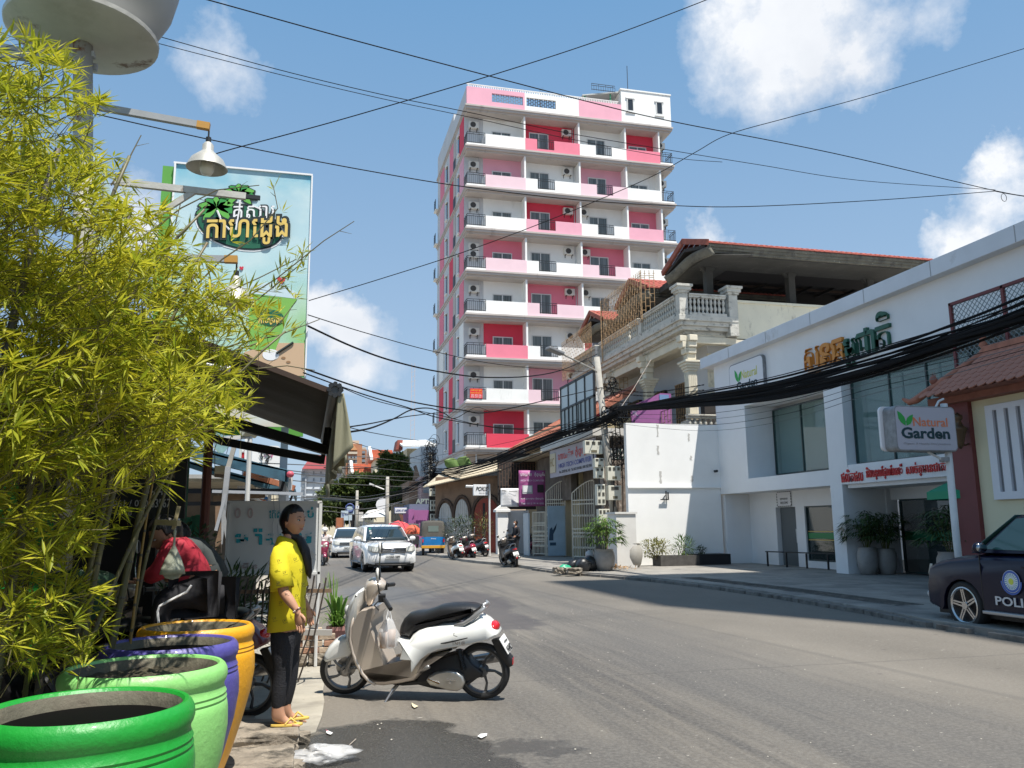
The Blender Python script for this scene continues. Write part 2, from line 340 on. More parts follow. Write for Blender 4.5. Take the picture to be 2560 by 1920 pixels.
g=MB(); g.grid(lambda u,v:(-.9+11.9*u,-8+v*v*220,(.004*math.sin(9*u+3*v*20)) if .1<u<.9 else 0),40,120); O('road',g,ASPH,smooth=True,kind='structure')
# right hand pavement: one polygon following the kerb
kp=[(9.75,-8),(9.75,11.5),(10.1,13.5),(10.35,17),(10.3,20.5),(10.0,23),(9.4,25.6),(8.7,27.6),(8.45,30.5),(8.35,33.5),(7.6,37),(7.3,39.5),(7.4,44),(6.9,47.2),(6.9,200)]
def slab(name,edge,far,z0,z1,m,**kw):
    p=edge+[(far,edge[-1][1]),(far,edge[0][1])]; mb=MB(); mb.prism(p,(0,0,z0),XP,YP,(0,0,z1-z0)); return O(name,mb,m,kind='structure',**kw)
slab('pavement_right',kp,16.1+30,-.05,.12,FORE,bev=.015)
KRB=M('kerb_grey',(.19,.175,.155),.9,mot=(4,.25),dirt=((.09,.08,.07),3,.5,.65))
for i in range(len(kp)-2):
    a,b=Vector((*kp[i],0)),Vector((*kp[i+1],0)); k=max(1,int((b-a).length/1.0))
    if kp[i][1]>50 : break
    for j in range(k):
        q0=a.lerp(b,j/k+.01); q1=a.lerp(b,(j+1)/k-.01)
        if q0.y<6 or q0.y>30: continue
        st=MB(); st.beam(q0+Vector((-.06,0,.02)),q1+Vector((-.06,0,.02)),.13,.12); O('kerb_stone',st,KRB,bpy.data.objects['pavement_right'],bev=.012)
# drain covers set in the pavement edge
DRN=M('drain_cover',(.10,.095,.085),.85,bump=(40,.8),dirt=((.22,.2,.17),5,.5,.65))
pav=bpy.data.objects['pavement_right']
for i in range(9):
    y=13.6+i*1.0; x=10.75+.02*i if y<18 else 10.8-.04*(y-18)
    d=MB(); d.box(x,y,.118,x+.62,y+.95,.128)
    for k in range(7): d.box(x+.06,y+.08+k*.125,.128,x+.56,y+.13+k*.125,.134)
    O('drain_cover',d,DRN,pav)
# left pavement
lp=[(-.02,-8),(-.06,2),(-.03,5.2),(-.12,6.0),(-.06,6.7),(-.10,7.25),(-.35,7.5),(-.5,9),(-.2,9.6),(.05,11.4),(.1,14),(.1,200)]
q=MB(); q.prism([(x,y) for x,y in lp]+[(-30,200),(-30,-8)],(0,0,-.05),XP,YP,(0,0,.13)); O('pavement_left',q,CONC,kind='structure')
ap=[pZ(*K('J',200,770),.0),pZ(*K('J',330,720),.0),pZ(*K('J',385,580),.0),pZ(*K('J',410,440),.0),pZ(*K('J',395,350),.0),pZ(*K('J',420,200)),pZ(*K('J',400,60))]
ap=[(p.x,p.y) for p in ap]+[(.33,13),(-1.2,13),(-1.2,6.9)]
random.seed(3)
q=MB(); q.prism(ap,(0,0,-.02),XP,YP,(0,0,.045)); O('driveway_apron',q,CONC2,kind='structure',bev=.008)
# broken kerb slabs beside the jars
lpv=bpy.data.objects['pavement_left']
def rough(mb,amt,seed,step=None):
    random.seed(seed); h={}
    for i,p in enumerate(mb.v):
        k=(round(p[0],3),round(p[1],3),round(p[2],3))
        if k not in h: h[k]=(random.uniform(-amt,amt),random.uniform(-amt,amt),random.uniform(-amt,amt)*.5)
        o_=h[k]; mb.v[i]=(p[0]+o_[0],p[1]+o_[1],p[2]+o_[2])
    return mb
def blk(x0,y0,z0,x1,y1,z1,n=4,amt=.012,seed=1):
    mb=MB(); bm=bmesh.new(); bmesh.ops.create_cube(bm,size=1); bmesh.ops.subdivide_edges(bm,edges=bm.edges[:],cuts=n,use_grid_fill=True)
    bm.verts.index_update(); vs=[(x0+(v.co.x+.5)*(x1-x0),y0+(v.co.y+.5)*(y1-y0),z0+(v.co.z+.5)*(z1-z0)) for v in bm.verts]; fs=[tuple(v.index for v in f.verts) for f in bm.faces]; bm.free()
    mb.add(vs,fs); return rough(mb,amt,seed)
for i,(a) in enumerate([(-.62,6.62,.03,.0,7.18,.155),(-.75,5.95,-.02,-.03,6.55,.10),(-.7,5.2,-.02,-.06,5.9,.075),(-.7,4.4,-.02,-.05,5.15,.08)]):
    O('kerb_slab',blk(*a,n=5,amt=.014,seed=i+5),STONE,lpv,bev=.006)
for i in range(14):
    random.seed(60+i); x=random.uniform(-.12,.06); y=random.uniform(4.9,7.1); s=random.uniform(.03,.08)
    O('rubble_stone',blk(x-s,y-s,0,x+s,y+s*1.2,s*1.1,n=2,amt=s*.22,seed=i+20),STONE,lpv)
# ---------------------------------------------------------------- the pink and white apartment tower
WHT=M('white_render',(.86,.86,.83),.8,mot=(.6,.05),dirt=((.62,.62,.58),.8,.6,.8,(1,1,.3)))
RED=M('red_render',(.72,.055,.10),.8,mot=(.7,.06))
ROSE=M('rose_render',(.80,.22,.30),.8,mot=(.7,.06))
PINK=M('pink_render',(.80,.40,.49),.8,mot=(.7,.06))
PALE=M('sunlit_pink_render',(.82,.60,.65),.8,mot=(.7,.05))
GREYW=M('grey_white_render',(.58,.59,.60),.8,mot=(.6,.06))
CORN=M('cornice_render',(.50,.46,.43),.8,mot=(.5,.08),dirt=((.30,.27,.25),1.2,.58,.75,(1,1,.3)))
BLK=M('black_iron',(.025,.027,.03),.5,metal=.3)
FRM=M('aluminium_frame',(.66,.66,.64),.5)
CURT=M('curtain_glass',(.13,.15,.15),.25,mot=(9,.55,(1,1,.02)),spec=.6)
DGL=M('dark_glass',(.03,.035,.04),.12,spec=.7)
ACM=M('air_conditioner_case',(.72,.70,.64),.6); ACF=M('fan_grille',(.06,.055,.05),.6)
tw=T('apartment_tower',(11.47,60,0),'tall pink, red and white apartment block with balconies above the street','apartment building')
X0,X1,YF,YR,YB=11.47,29.25,60.,61.25,75.
core=MB(); core.box(X0+.02,YR,0,X1-.35,YB,35.0); O('wall',core,GREYW,tw)
CZ=[35.04-3.45*k for k in range(9)]
bays=[(13.0,16.3),(16.3,20.95),(20.95,25.05),(25.05,28.1)]
wc=[[WHT,RED,WHT,RED],[PINK,WHT,PINK,WHT],[WHT,RED,WHT,ROSE],[ROSE,WHT,ROSE,WHT],[WHT,ROSE,WHT,ROSE],[RED,WHT,RED,WHT],[WHT,PINK,WHT,PINK],[RED,WHT,RED,WHT]]
pc=[[WHT,ROSE,WHT,ROSE],[PALE,WHT,PALE,WHT],[WHT,PINK,WHT,PINK],[PALE,WHT,PALE,WHT],[WHT,PALE,WHT,PALE],[ROSE,WHT,ROSE,WHT],[WHT,PALE,WHT,PALE],[RED,WHT,RED,WHT]]  # parapets mostly a tint paler than their bays: sunlight put into the paint
def win(x0,x1,z0,z1,y,parent,grid=2,name='window',d=-1,mat=None):
    f=MB(); t=.07
    f.box(x0,y,z0,x1,y+d*.06,z0+t); f.box(x0,y,z1-t,x1,y+d*.06,z1); f.box(x0,y,z0+t,x0+t,y+d*.06,z1-t); f.box(x1-t,y,z0+t,x1,y+d*.06,z1-t)
    for k in range(1,grid): xm=x0+(x1-x0)*k/grid; f.box(xm-.035,y,z0+t,xm+.035,y+d*.05,z1-t)
    o=O(name,f,FRM,parent); p=MB(); p.box(x0+t,y+d*.005,z0+t,x1-t,y+d*.025,z1-t); O('pane',p,mat or CURT,o); return o
def rail(x0,y0,x1,y1,z0,z1,parent,n=9,name='balcony_rail',m=None):
    r=MB(); a=Vector((x0,y0,0));b=Vector((x1,y1,0)); up=Vector((0,0,1))
    for z in (z0+.08,z1-.16,z1): r.beam(a+up*z,b+up*z,.035,.035)
    for k in range(n+1):
        q=a.lerp(b,k/n); r.beam(q+up*z0,q+up*(z1-.16 if k%3 else z1),.022,.022,up=(0,1,0))
    return O(name,r,m or BLK,parent)
def ac(x,y,z,parent,tp=False):
    c=MB(); c.box(x,y-.32,z,x+.82,y,z+.56); o=O('air_conditioner',c,ACM,parent,bev=.02)
    f=MB(); f.cyl((x+.33,y-.325,z+.28),(x+.33,y-.345,z+.28),.23,n=14); O('fan',f,ACF,o)
    b=MB(); b.box(x+.1,y-.34,z-.05,x+.15,y,z); b.box(x+.67,y-.34,z-.05,x+.72,y,z); b.box(x+.1,y-.05,z-.25,x+.15,y,z-.05); b.box(x+.67,y-.05,z-.25,x+.72,y,z-.05); O('bracket',b,BLK,o)
for k in range(9):
    zc=CZ[k]; c=MB()
    c.box(X0-.12,YF-.12,zc-.12,X1+.1,YB+.1,zc+.02); c.box(X0-.05,YF-.05,zc-.30,X1+.04,YB,zc-.12); c.box(X0+.05,YF+.12,zc-.46,X1-.06,YB,zc-.30)
    O('cornice',c,CORN,tw)
    if k>=8: continue
    z0=CZ[k+1]+.02; z1=zc-.46
    for i,(a,b) in enumerate(bays):
        m=MB(); m.box(a+.06,YR-.03,z0,b-.06,YR-.002,z1); O('wall_panel',m,wc[k][i],tw)
        p=MB(); a0=a; b0=b
        if i in (1,2):
            g0,g1=((17.3,18.75) if i==1 else (22.35,23.75))
            p.box(a0,YF,z0,g0,YF+.14,z0+1.06); p.box(g1,YF,z0,b0,YF+.14,z0+1.06); p.box(g0,YF,z0,g1,YF+.14,z0+.24)
            rail(g0+.03,YF+.04,g1-.03,YF+.04,z0+.24,z0+1.12,tw,8)
            win(16.95 if i==1 else 22.0,18.62 if i==1 else 23.62,z0+.35,z0+2.2,YR-.03,tw)
        else:
            p.box(a0,YF,z0,b0,YF+.14,z0+1.06); x0=13.78 if i==0 else 25.75
            win(x0,x0+1.62,z0+1.0 ,z0+1.95,YR-.03,tw)
        O('parapet',p,pc[k][i],tw)
        if i<3:
            d=MB(); d.box(b-.07,YF+.14,z0,b+.07,YR,z1); O('party_wall',d,WHT,tw)
    d=MB(); d.box(12.93,YF+.14,z0,13.07,YR,z0+1.06); O('party_wall',d,WHT,tw); d=MB(); d.box(28.03,YF+.14,z0,28.17,YR,z1); O('party_wall',d,WHT,tw)
    s=MB(); s.box(X0,YF,z0,13.0,YF+.14,z0+.17); s.box(X0,YF+.14,z0,X0+.14,YR,z0+.17); O('balcony_kerb',s,WHT,tw); s=MB(); s.box(28.1,YF,z0,X1,YF+.14,z0+.17); s.box(X1-.14,YF+.14,z0,X1,YR,z0+.17); O('balcony_kerb',s,WHT,tw)
    rail(X0+.05,YF+.05,12.98,YF+.05,z0+.17,z0+1.12,tw,9); rail(X0+.05,YF+.05,X0+.05,YR,z0+.17,z0+1.12,tw,7)
    rail(28.14,YF+.05,X1-.05,YF+.05,z0+.17,z0+1.12,tw,7); rail(X1-.05,YF+.05,X1-.05,YR,z0+.17,z0+1.12,tw,6)
    ac(11.85,YR,z0+1.95,tw)
    if k==3: ac(11.85,YR,z0+1.32,tw)
    ac(19.75,YR,z0+2.15 if k!=5 else z0+1.95,tw)
    if k in (2,3,4,5): ac(21.15,YR,z0+2.15,tw)
    ac(28.2,YR,z0+1.9,tw)
    pp=MB(); pp.tube([(12.75,YR-.05,z0),(12.75,YR-.05,z1)],.045); pp.tube([(20.75,YR-.05,z0),(20.75,YR-.05,z1)],.035); O('drain_pipe',pp,GREYW,tw)
    # side elevation: stripes and windows
    A=[RED,PINK,ROSE,ROSE,ROSE,WHT,PINK,GREYW][k]; B=[ROSE,RED,ROSE,RED,ROSE,ROSE,RED,RED][k]
    for (ya,yb,mm) in ((61.25,63.0,A),(66.0,67.9,B),(71.0,73.2,A if k%2 else B)):
        q=MB(); q.box(X0-.03,ya,z0-.1,X0+.02,yb,z1); O('wall_stripe',q,mm,tw)
    q=MB(); q.box(X0-.02,64.9,z0-.05,X0+.01,66.0,z1); O('wall_stripe',q,CORN,tw)
    for ya in (63.15,69.2):
        q=MB(); q.box(X0-.14,ya-.08,z1-.75,X0,ya+.7,z1-.63); q.box(X0-.14,ya-.08,z0+.55,X0,ya+.7,z0+.65); o_=O('window_sill',q,WHT,tw)
        q=MB(); q.box(X0-.05,ya,z0+.65,X0,ya+.6,z1-.75); O('window',q,DGL,tw)
    q=MB(); q.box(X0-.06,65.0,z0+.1,X0-.01,65.9,z0+1.1); O('balcony_rail',q,BLK,tw)
    rail(X0-.3,74.2,X0-.3,75.2,z0+.1,z0+1.1,tw,5); q=MB(); q.box(X0-.35,74.1,z0,X0,75.2,z0+.1); O('balcony_kerb',q,WHT,tw)
# ground storey
gs=MB(); gs.box(X0,YF+.3,0,X1,YR,CZ[8]-.46); O('ground_floor',gs,M('tan_tile',(.50,.38,.28),.6,mot=(1,.1)),tw)
for x in range(8):
    q=MB(); q.box(12.2+x*2.1,YF+.2,3.4,12.3+x*2.1,YF+.3,7.0); O('mullion',q,FRM,tw)
    q=MB(); q.box(12.35+x*2.1,YF+.22,4.6,14.15+x*2.1,YF+.28,6.6); O('window',q,DGL,tw)
# roof storey
for a,b,mm,zt in ((X0,16.3,PINK,36.62),(16.3,20.95,WHT,36.62),(20.95,24.74,PINK,36.62)):
    q=MB()
    for (u0,u1) in ({X0:[(X0,13.55),(16.15,16.3)],16.3:[(16.3,16.45),(18.95,20.95)]}.get(a,[(a,b)])): q.box(u0,YF,35.06,u1,YF+.2,zt)
    if a<17: u0,u1=((13.55,16.15) if a<12 else (16.45,18.95)); q.box(u0,YF,35.06,u1,YF+.2,35.5); q.box(u0,YF,36.25,u1,YF+.2,zt)
    O('roof_parapet',q,mm,tw)
    if a<17:
        gq=MB(); nn=13
        for j in range(nn+1): gq.box(u0+(u1-u0)*j/nn-.02,YF+.06,35.5,u0+(u1-u0)*j/nn+.02,YF+.1,36.25)
        for j in range(nn):
            for z in ((35.75,36.05) if j%2 else (35.6,35.9,36.15)): gq.box(u0+(u1-u0)*j/nn,YF+.06,z,u0+(u1-u0)*(j+1)/nn,YF+.1,z+.04)
        O('roof_grille',gq,BLK if a>12 else M('blue_grey_iron',(.2,.25,.3),.6),tw)
q=MB(); q.box(X0,YF+.2,35.06,X0+.2,66,36.62); q.box(X0,66,35.06,X0+.2,YB,37.3); O('roof_parapet',q,GREYW,tw)
sp=MB()
for j in range(86): sp.box(X0+.1+j*.15,YF+.05,36.62,X0+.17+j*.15,YF+.12,36.86)
sp.box(X0,YF+.04,36.84,24.5,YF+.14,36.9); O('roof_balustrade',sp,WHT,tw,kind='stuff')
rm=MB(); rm.box(24.74,YF,35.06,X1,66,37.98); O('roof_room',rm,WHT,tw); q=MB(); q.box(24.66,YF-.06,37.98,X1+.06,66.1,38.1); O('roof_coping',q,WHT,tw)
for x in (25.25,27.9):
    q=MB(); q.box(x-.12,YF-.09,37.25,x+.72,YF,37.37); q.box(x-.12,YF-.09,35.95,x+.72,YF,36.07); O('window_sill',q,WHT,tw); win(x,x+.6,36.1,37.25,YF,tw,1,mat=DGL)
q=MB(); q.prism([(21.4,37.2),(24.74,37.9),(24.74,38.0),(21.4,37.3)],(0,YF+.3,0),XP,ZP,(0,4,0)); O('roof_shed',q,M('tin_roof',(.5,.52,.5),.5),tw)
q=MB(); q.box(21.6,YF+.4,36.6,21.7,YF+.5,37.25); q.box(23.9,YF+.4,36.6,24.0,YF+.5,37.7); q.box(22.3,64,36,24.7,64.1,37.8); O('shed_post',q,M('green_iron',(.05,.3,.15),.6),tw)
rail(22.2,YF+.2,24.3,YF+.2,37.75,38.35,tw,10,'roof_rail')
q=MB(); q.tube([(25.8,61,38),(25.8,61,40.9)],.03,4); O('antenna',q,BLK,tw)
BARE=M('bark_dark',(.10,.08,.07),.9)
def twigs(mb,p,d,l,r,n,seed):
    if n==0: return
    e=p+d*l; mb.tube([p,(p+e)/2+Vector((random.uniform(-.05,.05)*l,random.uniform(-.05,.05)*l,0)),e],[r,r*.8,r*.6],4)
    for _ in range(3): twigs(mb,e,(d+Vector((random.uniform(-.7,.7),random.uniform(-.7,.7),random.uniform(-.2,.5)))).normalized(),l*.62,r*.55,n-1,seed)
for x,z,l in ((17.9,36.5,.75),(12.3,36.6,.5)):
    q=MB(); random.seed(5); twigs(q,Vector((x,60.9,z-.8)),Vector((0,0,1)),l*1.2,.035,4,1); t=T('shrub',(x,60.9,36),'bare leafless shrub behind the tower roof balustrade, '+('near its middle' if x>15 else 'at its left corner'),'plant'); O('branches',q,BARE,t)
# red letting banner
bn=MB(); a=pY(*K('T',350,0),YF-.05); bn.box(11.72,YF-.06,CZ[7]+.28,12.68,YF-.03,CZ[7]+1.02)
t=T('banner',(12.2,YF,CZ[7]),'small red banner with yellow and white lettering tied to a low tower balcony rail','banner'); o=O('sheet',bn,M('banner_red',(.75,.02,.03),.6),t)
YEL=M('print_yellow',(.85,.62,.05),.6); PWH=M('print_white',(.8,.8,.8),.6)
TXT('េសវាកម្ម ជួល',(11.78,YF-.062,CZ[7]+.80),XP,ZP,.84,.15,YEL,o); TXT('បន្ទប់សំណាក់',(11.76,YF-.062,CZ[7]+.62),XP,ZP,.88,.14,YEL,o)
TXT('085 859 290',(11.8,YF-.062,CZ[7]+.46),XP,ZP,.8,.11,PWH,o); TXT('010 657 225',(11.8,YF-.062,CZ[7]+.32),XP,ZP,.8,.11,PWH,o)
# ---------------------------------------------------------------- the old villa with stone balustrades
VST=M('weathered_stone',(.52,.50,.44),.85,mot=(2,.15),bump=(14,.4),dirt=[((.10,.095,.085),3.2,.54,.70,(1,1,1.6)),((.66,.64,.57),8,.62,.7)])
VCR=M('cream_render',(.66,.60,.47),.85,mot=(1.2,.1),dirt=[((.24,.22,.19),1.8,.60,.74,(1,1,.5)),((.78,.75,.66),5,.62,.7)])
VUP=M('white_stained_render',(.74,.69,.54),.85,mot=(.8,.08),dirt=[((.20,.19,.16),1.6,.60,.74,(.4,1,1.6)),((.45,.41,.32),3.5,.56,.7,(1,1,.4))])
VSO=M('shaded_soffit_concrete',(.06,.056,.048),.9,mot=(.9,.2),dirt=((.11,.10,.085),1.4,.55,.75))  # darker than bare concrete: the loggia's shade is put into the colour
TIL=M('clay_roof_tile',(.36,.085,.06),.75,mot=(5,.3),dirt=((.16,.06,.05),6,.6,.7))
VEV=M('eave_stone',(.15,.14,.11),.9,mot=(1.5,.25),dirt=[((.07,.065,.06),2.6,.50,.68,(1,.4,1)),((.5,.48,.40),7,.64,.7)])
VDK=M('dark_interior',(.035,.03,.028),.9)  # near-black in place of the gloom indoors; dark awnings use it too
VGR=M('rusty_iron_grille',(.42,.27,.14),.7,mot=(6,.35))
VIL=T('villa',(18,33,0),'old three-storey villa with weathered stone balustrades, dark open top floor and red tiled roofs','house')
BX,BY=16.0,32.9
def baluster(mb,x,y,z,h=.72,r=.085):
    pr=[(.9,0),(.9,.06),(.55,.1),(.5,.14),(.95,.28),(1,.36),(.7,.46),(.45,.54),(.6,.6),(.95,.72),(.8,.82),(.5,.9),(.9,.94),(.9,1)]
    mb.lathe([(a*r,b*h) for a,b in pr],(x,y,z),8)
_bal={}
def balusters(a,b,z,n,h=.72,m=None,parent=None):
    key=(round(h,2),m.name if m else '')
    if key not in _bal:
        q=MB(); baluster(q,0,0,0,h); me=bpy.data.meshes.new('baluster'); me.from_pydata(q.v,[],q.f); me.materials.append(m or VST); me.shade_smooth(); _bal[key]=me
    a=Vector(a);b=Vector(b)
    for i in range(n):
        p=a.lerp(b,(i+.5)/n); o=bpy.data.objects.new('baluster',_bal[key]); COL.objects.link(o); o.parent=parent; o.location=Vector((p.x,p.y,z))-wloc(parent)
def balustrade(a,b,z,n,parent,h=.72,peds=(1,1)):
    a=Vector((*a,0));b=Vector((*b,0)); up=Vector((0,0,1)); mb=MB(); mb.beam(a+up*(z+.06),b+up*(z+.06),.26,.12); o=O('balustrade_base',mb,VST,parent)
    mb=MB(); mb.beam(a+up*(z+.12+h+.05),b+up*(z+.12+h+.05),.22,.10); mb.beam(a+up*(z+.12+h+.14),b+up*(z+.12+h+.14),.32,.08); O('balustrade_rail',mb,VST,parent,bev=.02)
    balusters(a,b,z+.12,n,h,VST,parent)
def pedestal(x,y,z,h,parent,w=.42,cap=True,m=None):
    q=MB(); q.box(x-w/2,y-w/2,z,x+w/2,y+w/2,z+h)
    if cap: q.box(x-w/2-.06,y-w/2-.06,z+h,x+w/2+.06,y+w/2+.06,z+h+.1); q.box(x-w/2-.13,y-w/2-.13,z+h+.1,x+w/2+.13,y+w/2+.13,z+h+.26); q.box(x-w/2-.19,y-w/2-.19,z+h+.26,x+w/2+.19,y+w/2+.19,z+h+.38)
    O('pedestal',q,m or VST,parent,bev=.012)
YE=48.5
# balcony slab with its moulded edge
ed=MB()
for dx,z0,z1 in ((.0,10.72,10.98),(.10,10.52,10.72),(.22,10.34,10.52),(.5,10.2,10.34)): ed.box(BX+dx,BY+dx,z0,18.96,33.5,z1); ed.box(BX+dx,33.5,z0,17.6,YE,z1)
O('balcony_slab',ed,VST,VIL,bev=.02)
q=MB(); q.box(16.6,33.4,10.05,19,YE,10.2); O('balcony_soffit',q,VCR,VIL)
balustrade((BX+.16,BY+.55),(BX+.16,37.2),10.98,15,VIL); balustrade((BX+.16,37.7),(BX+.16,38.9),10.98,4,VIL)
balustrade((BX+.2,39.1),(BX+.2,43.6),10.98,16,VIL); balustrade((BX+.16,44.1),(BX+.16,48.3),10.98,14,VIL)
balustrade((BX+.55,BY+.16),(18.4,BY+.16),10.98,9,VIL)
pedestal(BX+.3,BY+.3,10.98,1.04,VIL); pedestal(18.75,BY+.25,10.1,1.95,VIL,.44); pedestal(BX+.2,37.45,10.98,.9,VIL,.4,False); pedestal(BX+.2,43.85,10.98,.9,VIL,.4,False)
q=MB(); q.box(18.98,33.2,10.0,31,33.5,11.75); q.box(18.98,33.1,11.75,31,33.6,11.86); q.box(18.9,33.12,10.45,19.1,33.2,10.55); O('upper_parapet',q,VUP,VIL)
# middle storey
q=MB(); q.box(18.2,34.6,5.4,30,YE,10.05); O('middle_wall',q,GREYW,VIL)
q=MB(); q.box(18.15,34.5,8.7,30,34.6,9.3); q.box(18.1,34.45,7.4,30,34.6,7.75); q.box(19.6,33.2,8.9,30,34.5,10.05); O('wall_band',q,VCR,VIL)
q=MB(); q.box(18.6,34.52,7.8,24,34.6,8.65); O('window',q,VDK,VIL)
q=MB(); q.box(18.16,34.56,8.0,18.6,34.62,9.6); O('window_frame',q,VUP,VIL)
q=MB(); q.box(17.6,34.0,4.2,24,34.4,7.3); O('lower_opening',q,VDK,VIL)
for y in (36.2,39.2,42.6,45.5):
    q=MB(); q.box(18.05,y,6.0,18.2,y+1.7,8.6); w_=O('window',q,VDK,VIL)
    g=MB()
    for j in range(9): g.box(17.98,y+j*.2,6.0,18.02,y+j*.2+.03,8.6)
    for z in (6.0,6.9,7.8,8.57): g.box(17.98,y,z,18.02,y+1.7,z+.03)
    O('window_bars',g,VGR,w_)
# columns with scrolled brackets
def column(x,y,z0,z1,w=.42):
    q=MB(); q.box(x-w/2,y-w/2,z0,x+w/2,y+w/2,z1-1.75)
    for j in range(4): q.box(x-w/2-.012,y-w/2+.05+j*.09,z0,x-w/2,y-w/2+.1+j*.09,z1-1.8); q.box(x-w/2+.05+j*.09,y-w/2-.012,z0,x-w/2+.1+j*.09,y-w/2,z1-1.8)
    c=O('column',q,VCR,VIL)
    k=MB()
    for j,(e,h) in enumerate(((.05,.12),(.10,.12),(.16,.12),(.22,.10))):
        z=z1-1.75+.12*j; k.box(x-w/2-e,y-w/2-e,z,x+w/2+e,y+w/2+e,z+h)
    O('capital',k,VCR,c,bev=.015)
    b=MB()
    for j in range(4):
        z=z1-1.25+j*.28; e=.012+.12*j
        b.box(x-w/2-e*0.9,y-w/2-.006,z,x+w/2+.006,y+w/2+.006,z+.278); b.box(x-w/2+.01,y-w/2-e*.7,z,x+w/2-.01,y+w/2-.01,z+.272)
    O('bracket',b,VCR,c,bev=.03)
for y in (33.35,38.1,42.9,47.6): column(16.65,y,3.4,10.2)
for y in (33.35,38.1): 
    q=MB(); q.box(16.3,y-.35,5.0,17.0,y+.35,5.9); q.box(16.22,y-.43,5.9,17.08,y+.43,6.1); q.box(16.25,y-.4,6.1,17.05,y+.4,6.2); O('column_pedestal',q,VST,VIL,bev=.02)
# a beam with a notched end under the balcony
q=MB(); q.box(16.5,33.2,9.75,16.85,YE,10.05); q.box(16.85,33.2,9.75,20,33.55,10.05); O('edge_beam',q,VCR,VIL)
q=MB(); q.prism([(19.9,9.9),(20.6,9.9),(20.6,8.2),(20.25,8.3),(20.35,8.7),(20.05,8.9),(20.1,9.4)],(0,33.1,0),XP,ZP,(0,.5,0)); q.box(20.6,33.1,3,30,33.5,10.05); O('flank_wall',q,VCR,VIL)
# lower balcony
q=MB(); q.box(16.1,33.0,3.6,30,YE,4.0); O('lower_slab',q,VST,VIL); 
q=MB(); q.box(17.5,33.6,0,30,YE,3.6); O('ground_storey',q,VCR,VIL)
p1=pY(*K('W',840,140),32.3);p2=pY(*K('W',1050,140),32.3); balustrade((p1.x,32.9),(p2.x+1.2,32.9),5.35,9,VIL,h=.78); q=MB(); q.box(p1.x-1.6,32.75,4.9,p2.x+1.2,33.1,5.4); O('lower_parapet',q,VST,VIL)
# top storey: open loggia
for x,y in ((18.05,33.9),(22.4,33.9),(26.8,33.9),(18.05,41.5),(18.05,47)):
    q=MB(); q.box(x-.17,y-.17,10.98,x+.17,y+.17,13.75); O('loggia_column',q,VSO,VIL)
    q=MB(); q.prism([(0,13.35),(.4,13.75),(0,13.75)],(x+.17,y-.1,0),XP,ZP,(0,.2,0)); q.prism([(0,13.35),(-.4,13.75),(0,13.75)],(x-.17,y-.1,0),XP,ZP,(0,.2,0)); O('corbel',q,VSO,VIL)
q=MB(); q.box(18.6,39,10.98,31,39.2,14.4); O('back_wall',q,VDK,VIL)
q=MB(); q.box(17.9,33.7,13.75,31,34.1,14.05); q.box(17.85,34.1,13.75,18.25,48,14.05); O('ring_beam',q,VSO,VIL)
for i in range(9):
    x=19.2+i*1.35; q=MB(); q.beam((x,33.9,14.15),(x,40,14.15),.1,.14); O('rafter',q,VDK,VIL)
q=MB(); q.box(18.3,34.2,14.32,31,48,14.4); O('loft_deck',q,VDK,VIL)
for i in range(5):
    y=34.6+i*1.2; q=MB(); q.box(18.2,y,14.2,31,y+.07,14.3); O('purlin',q,M('dark_timber',(.09,.06,.045),.9),VIL)
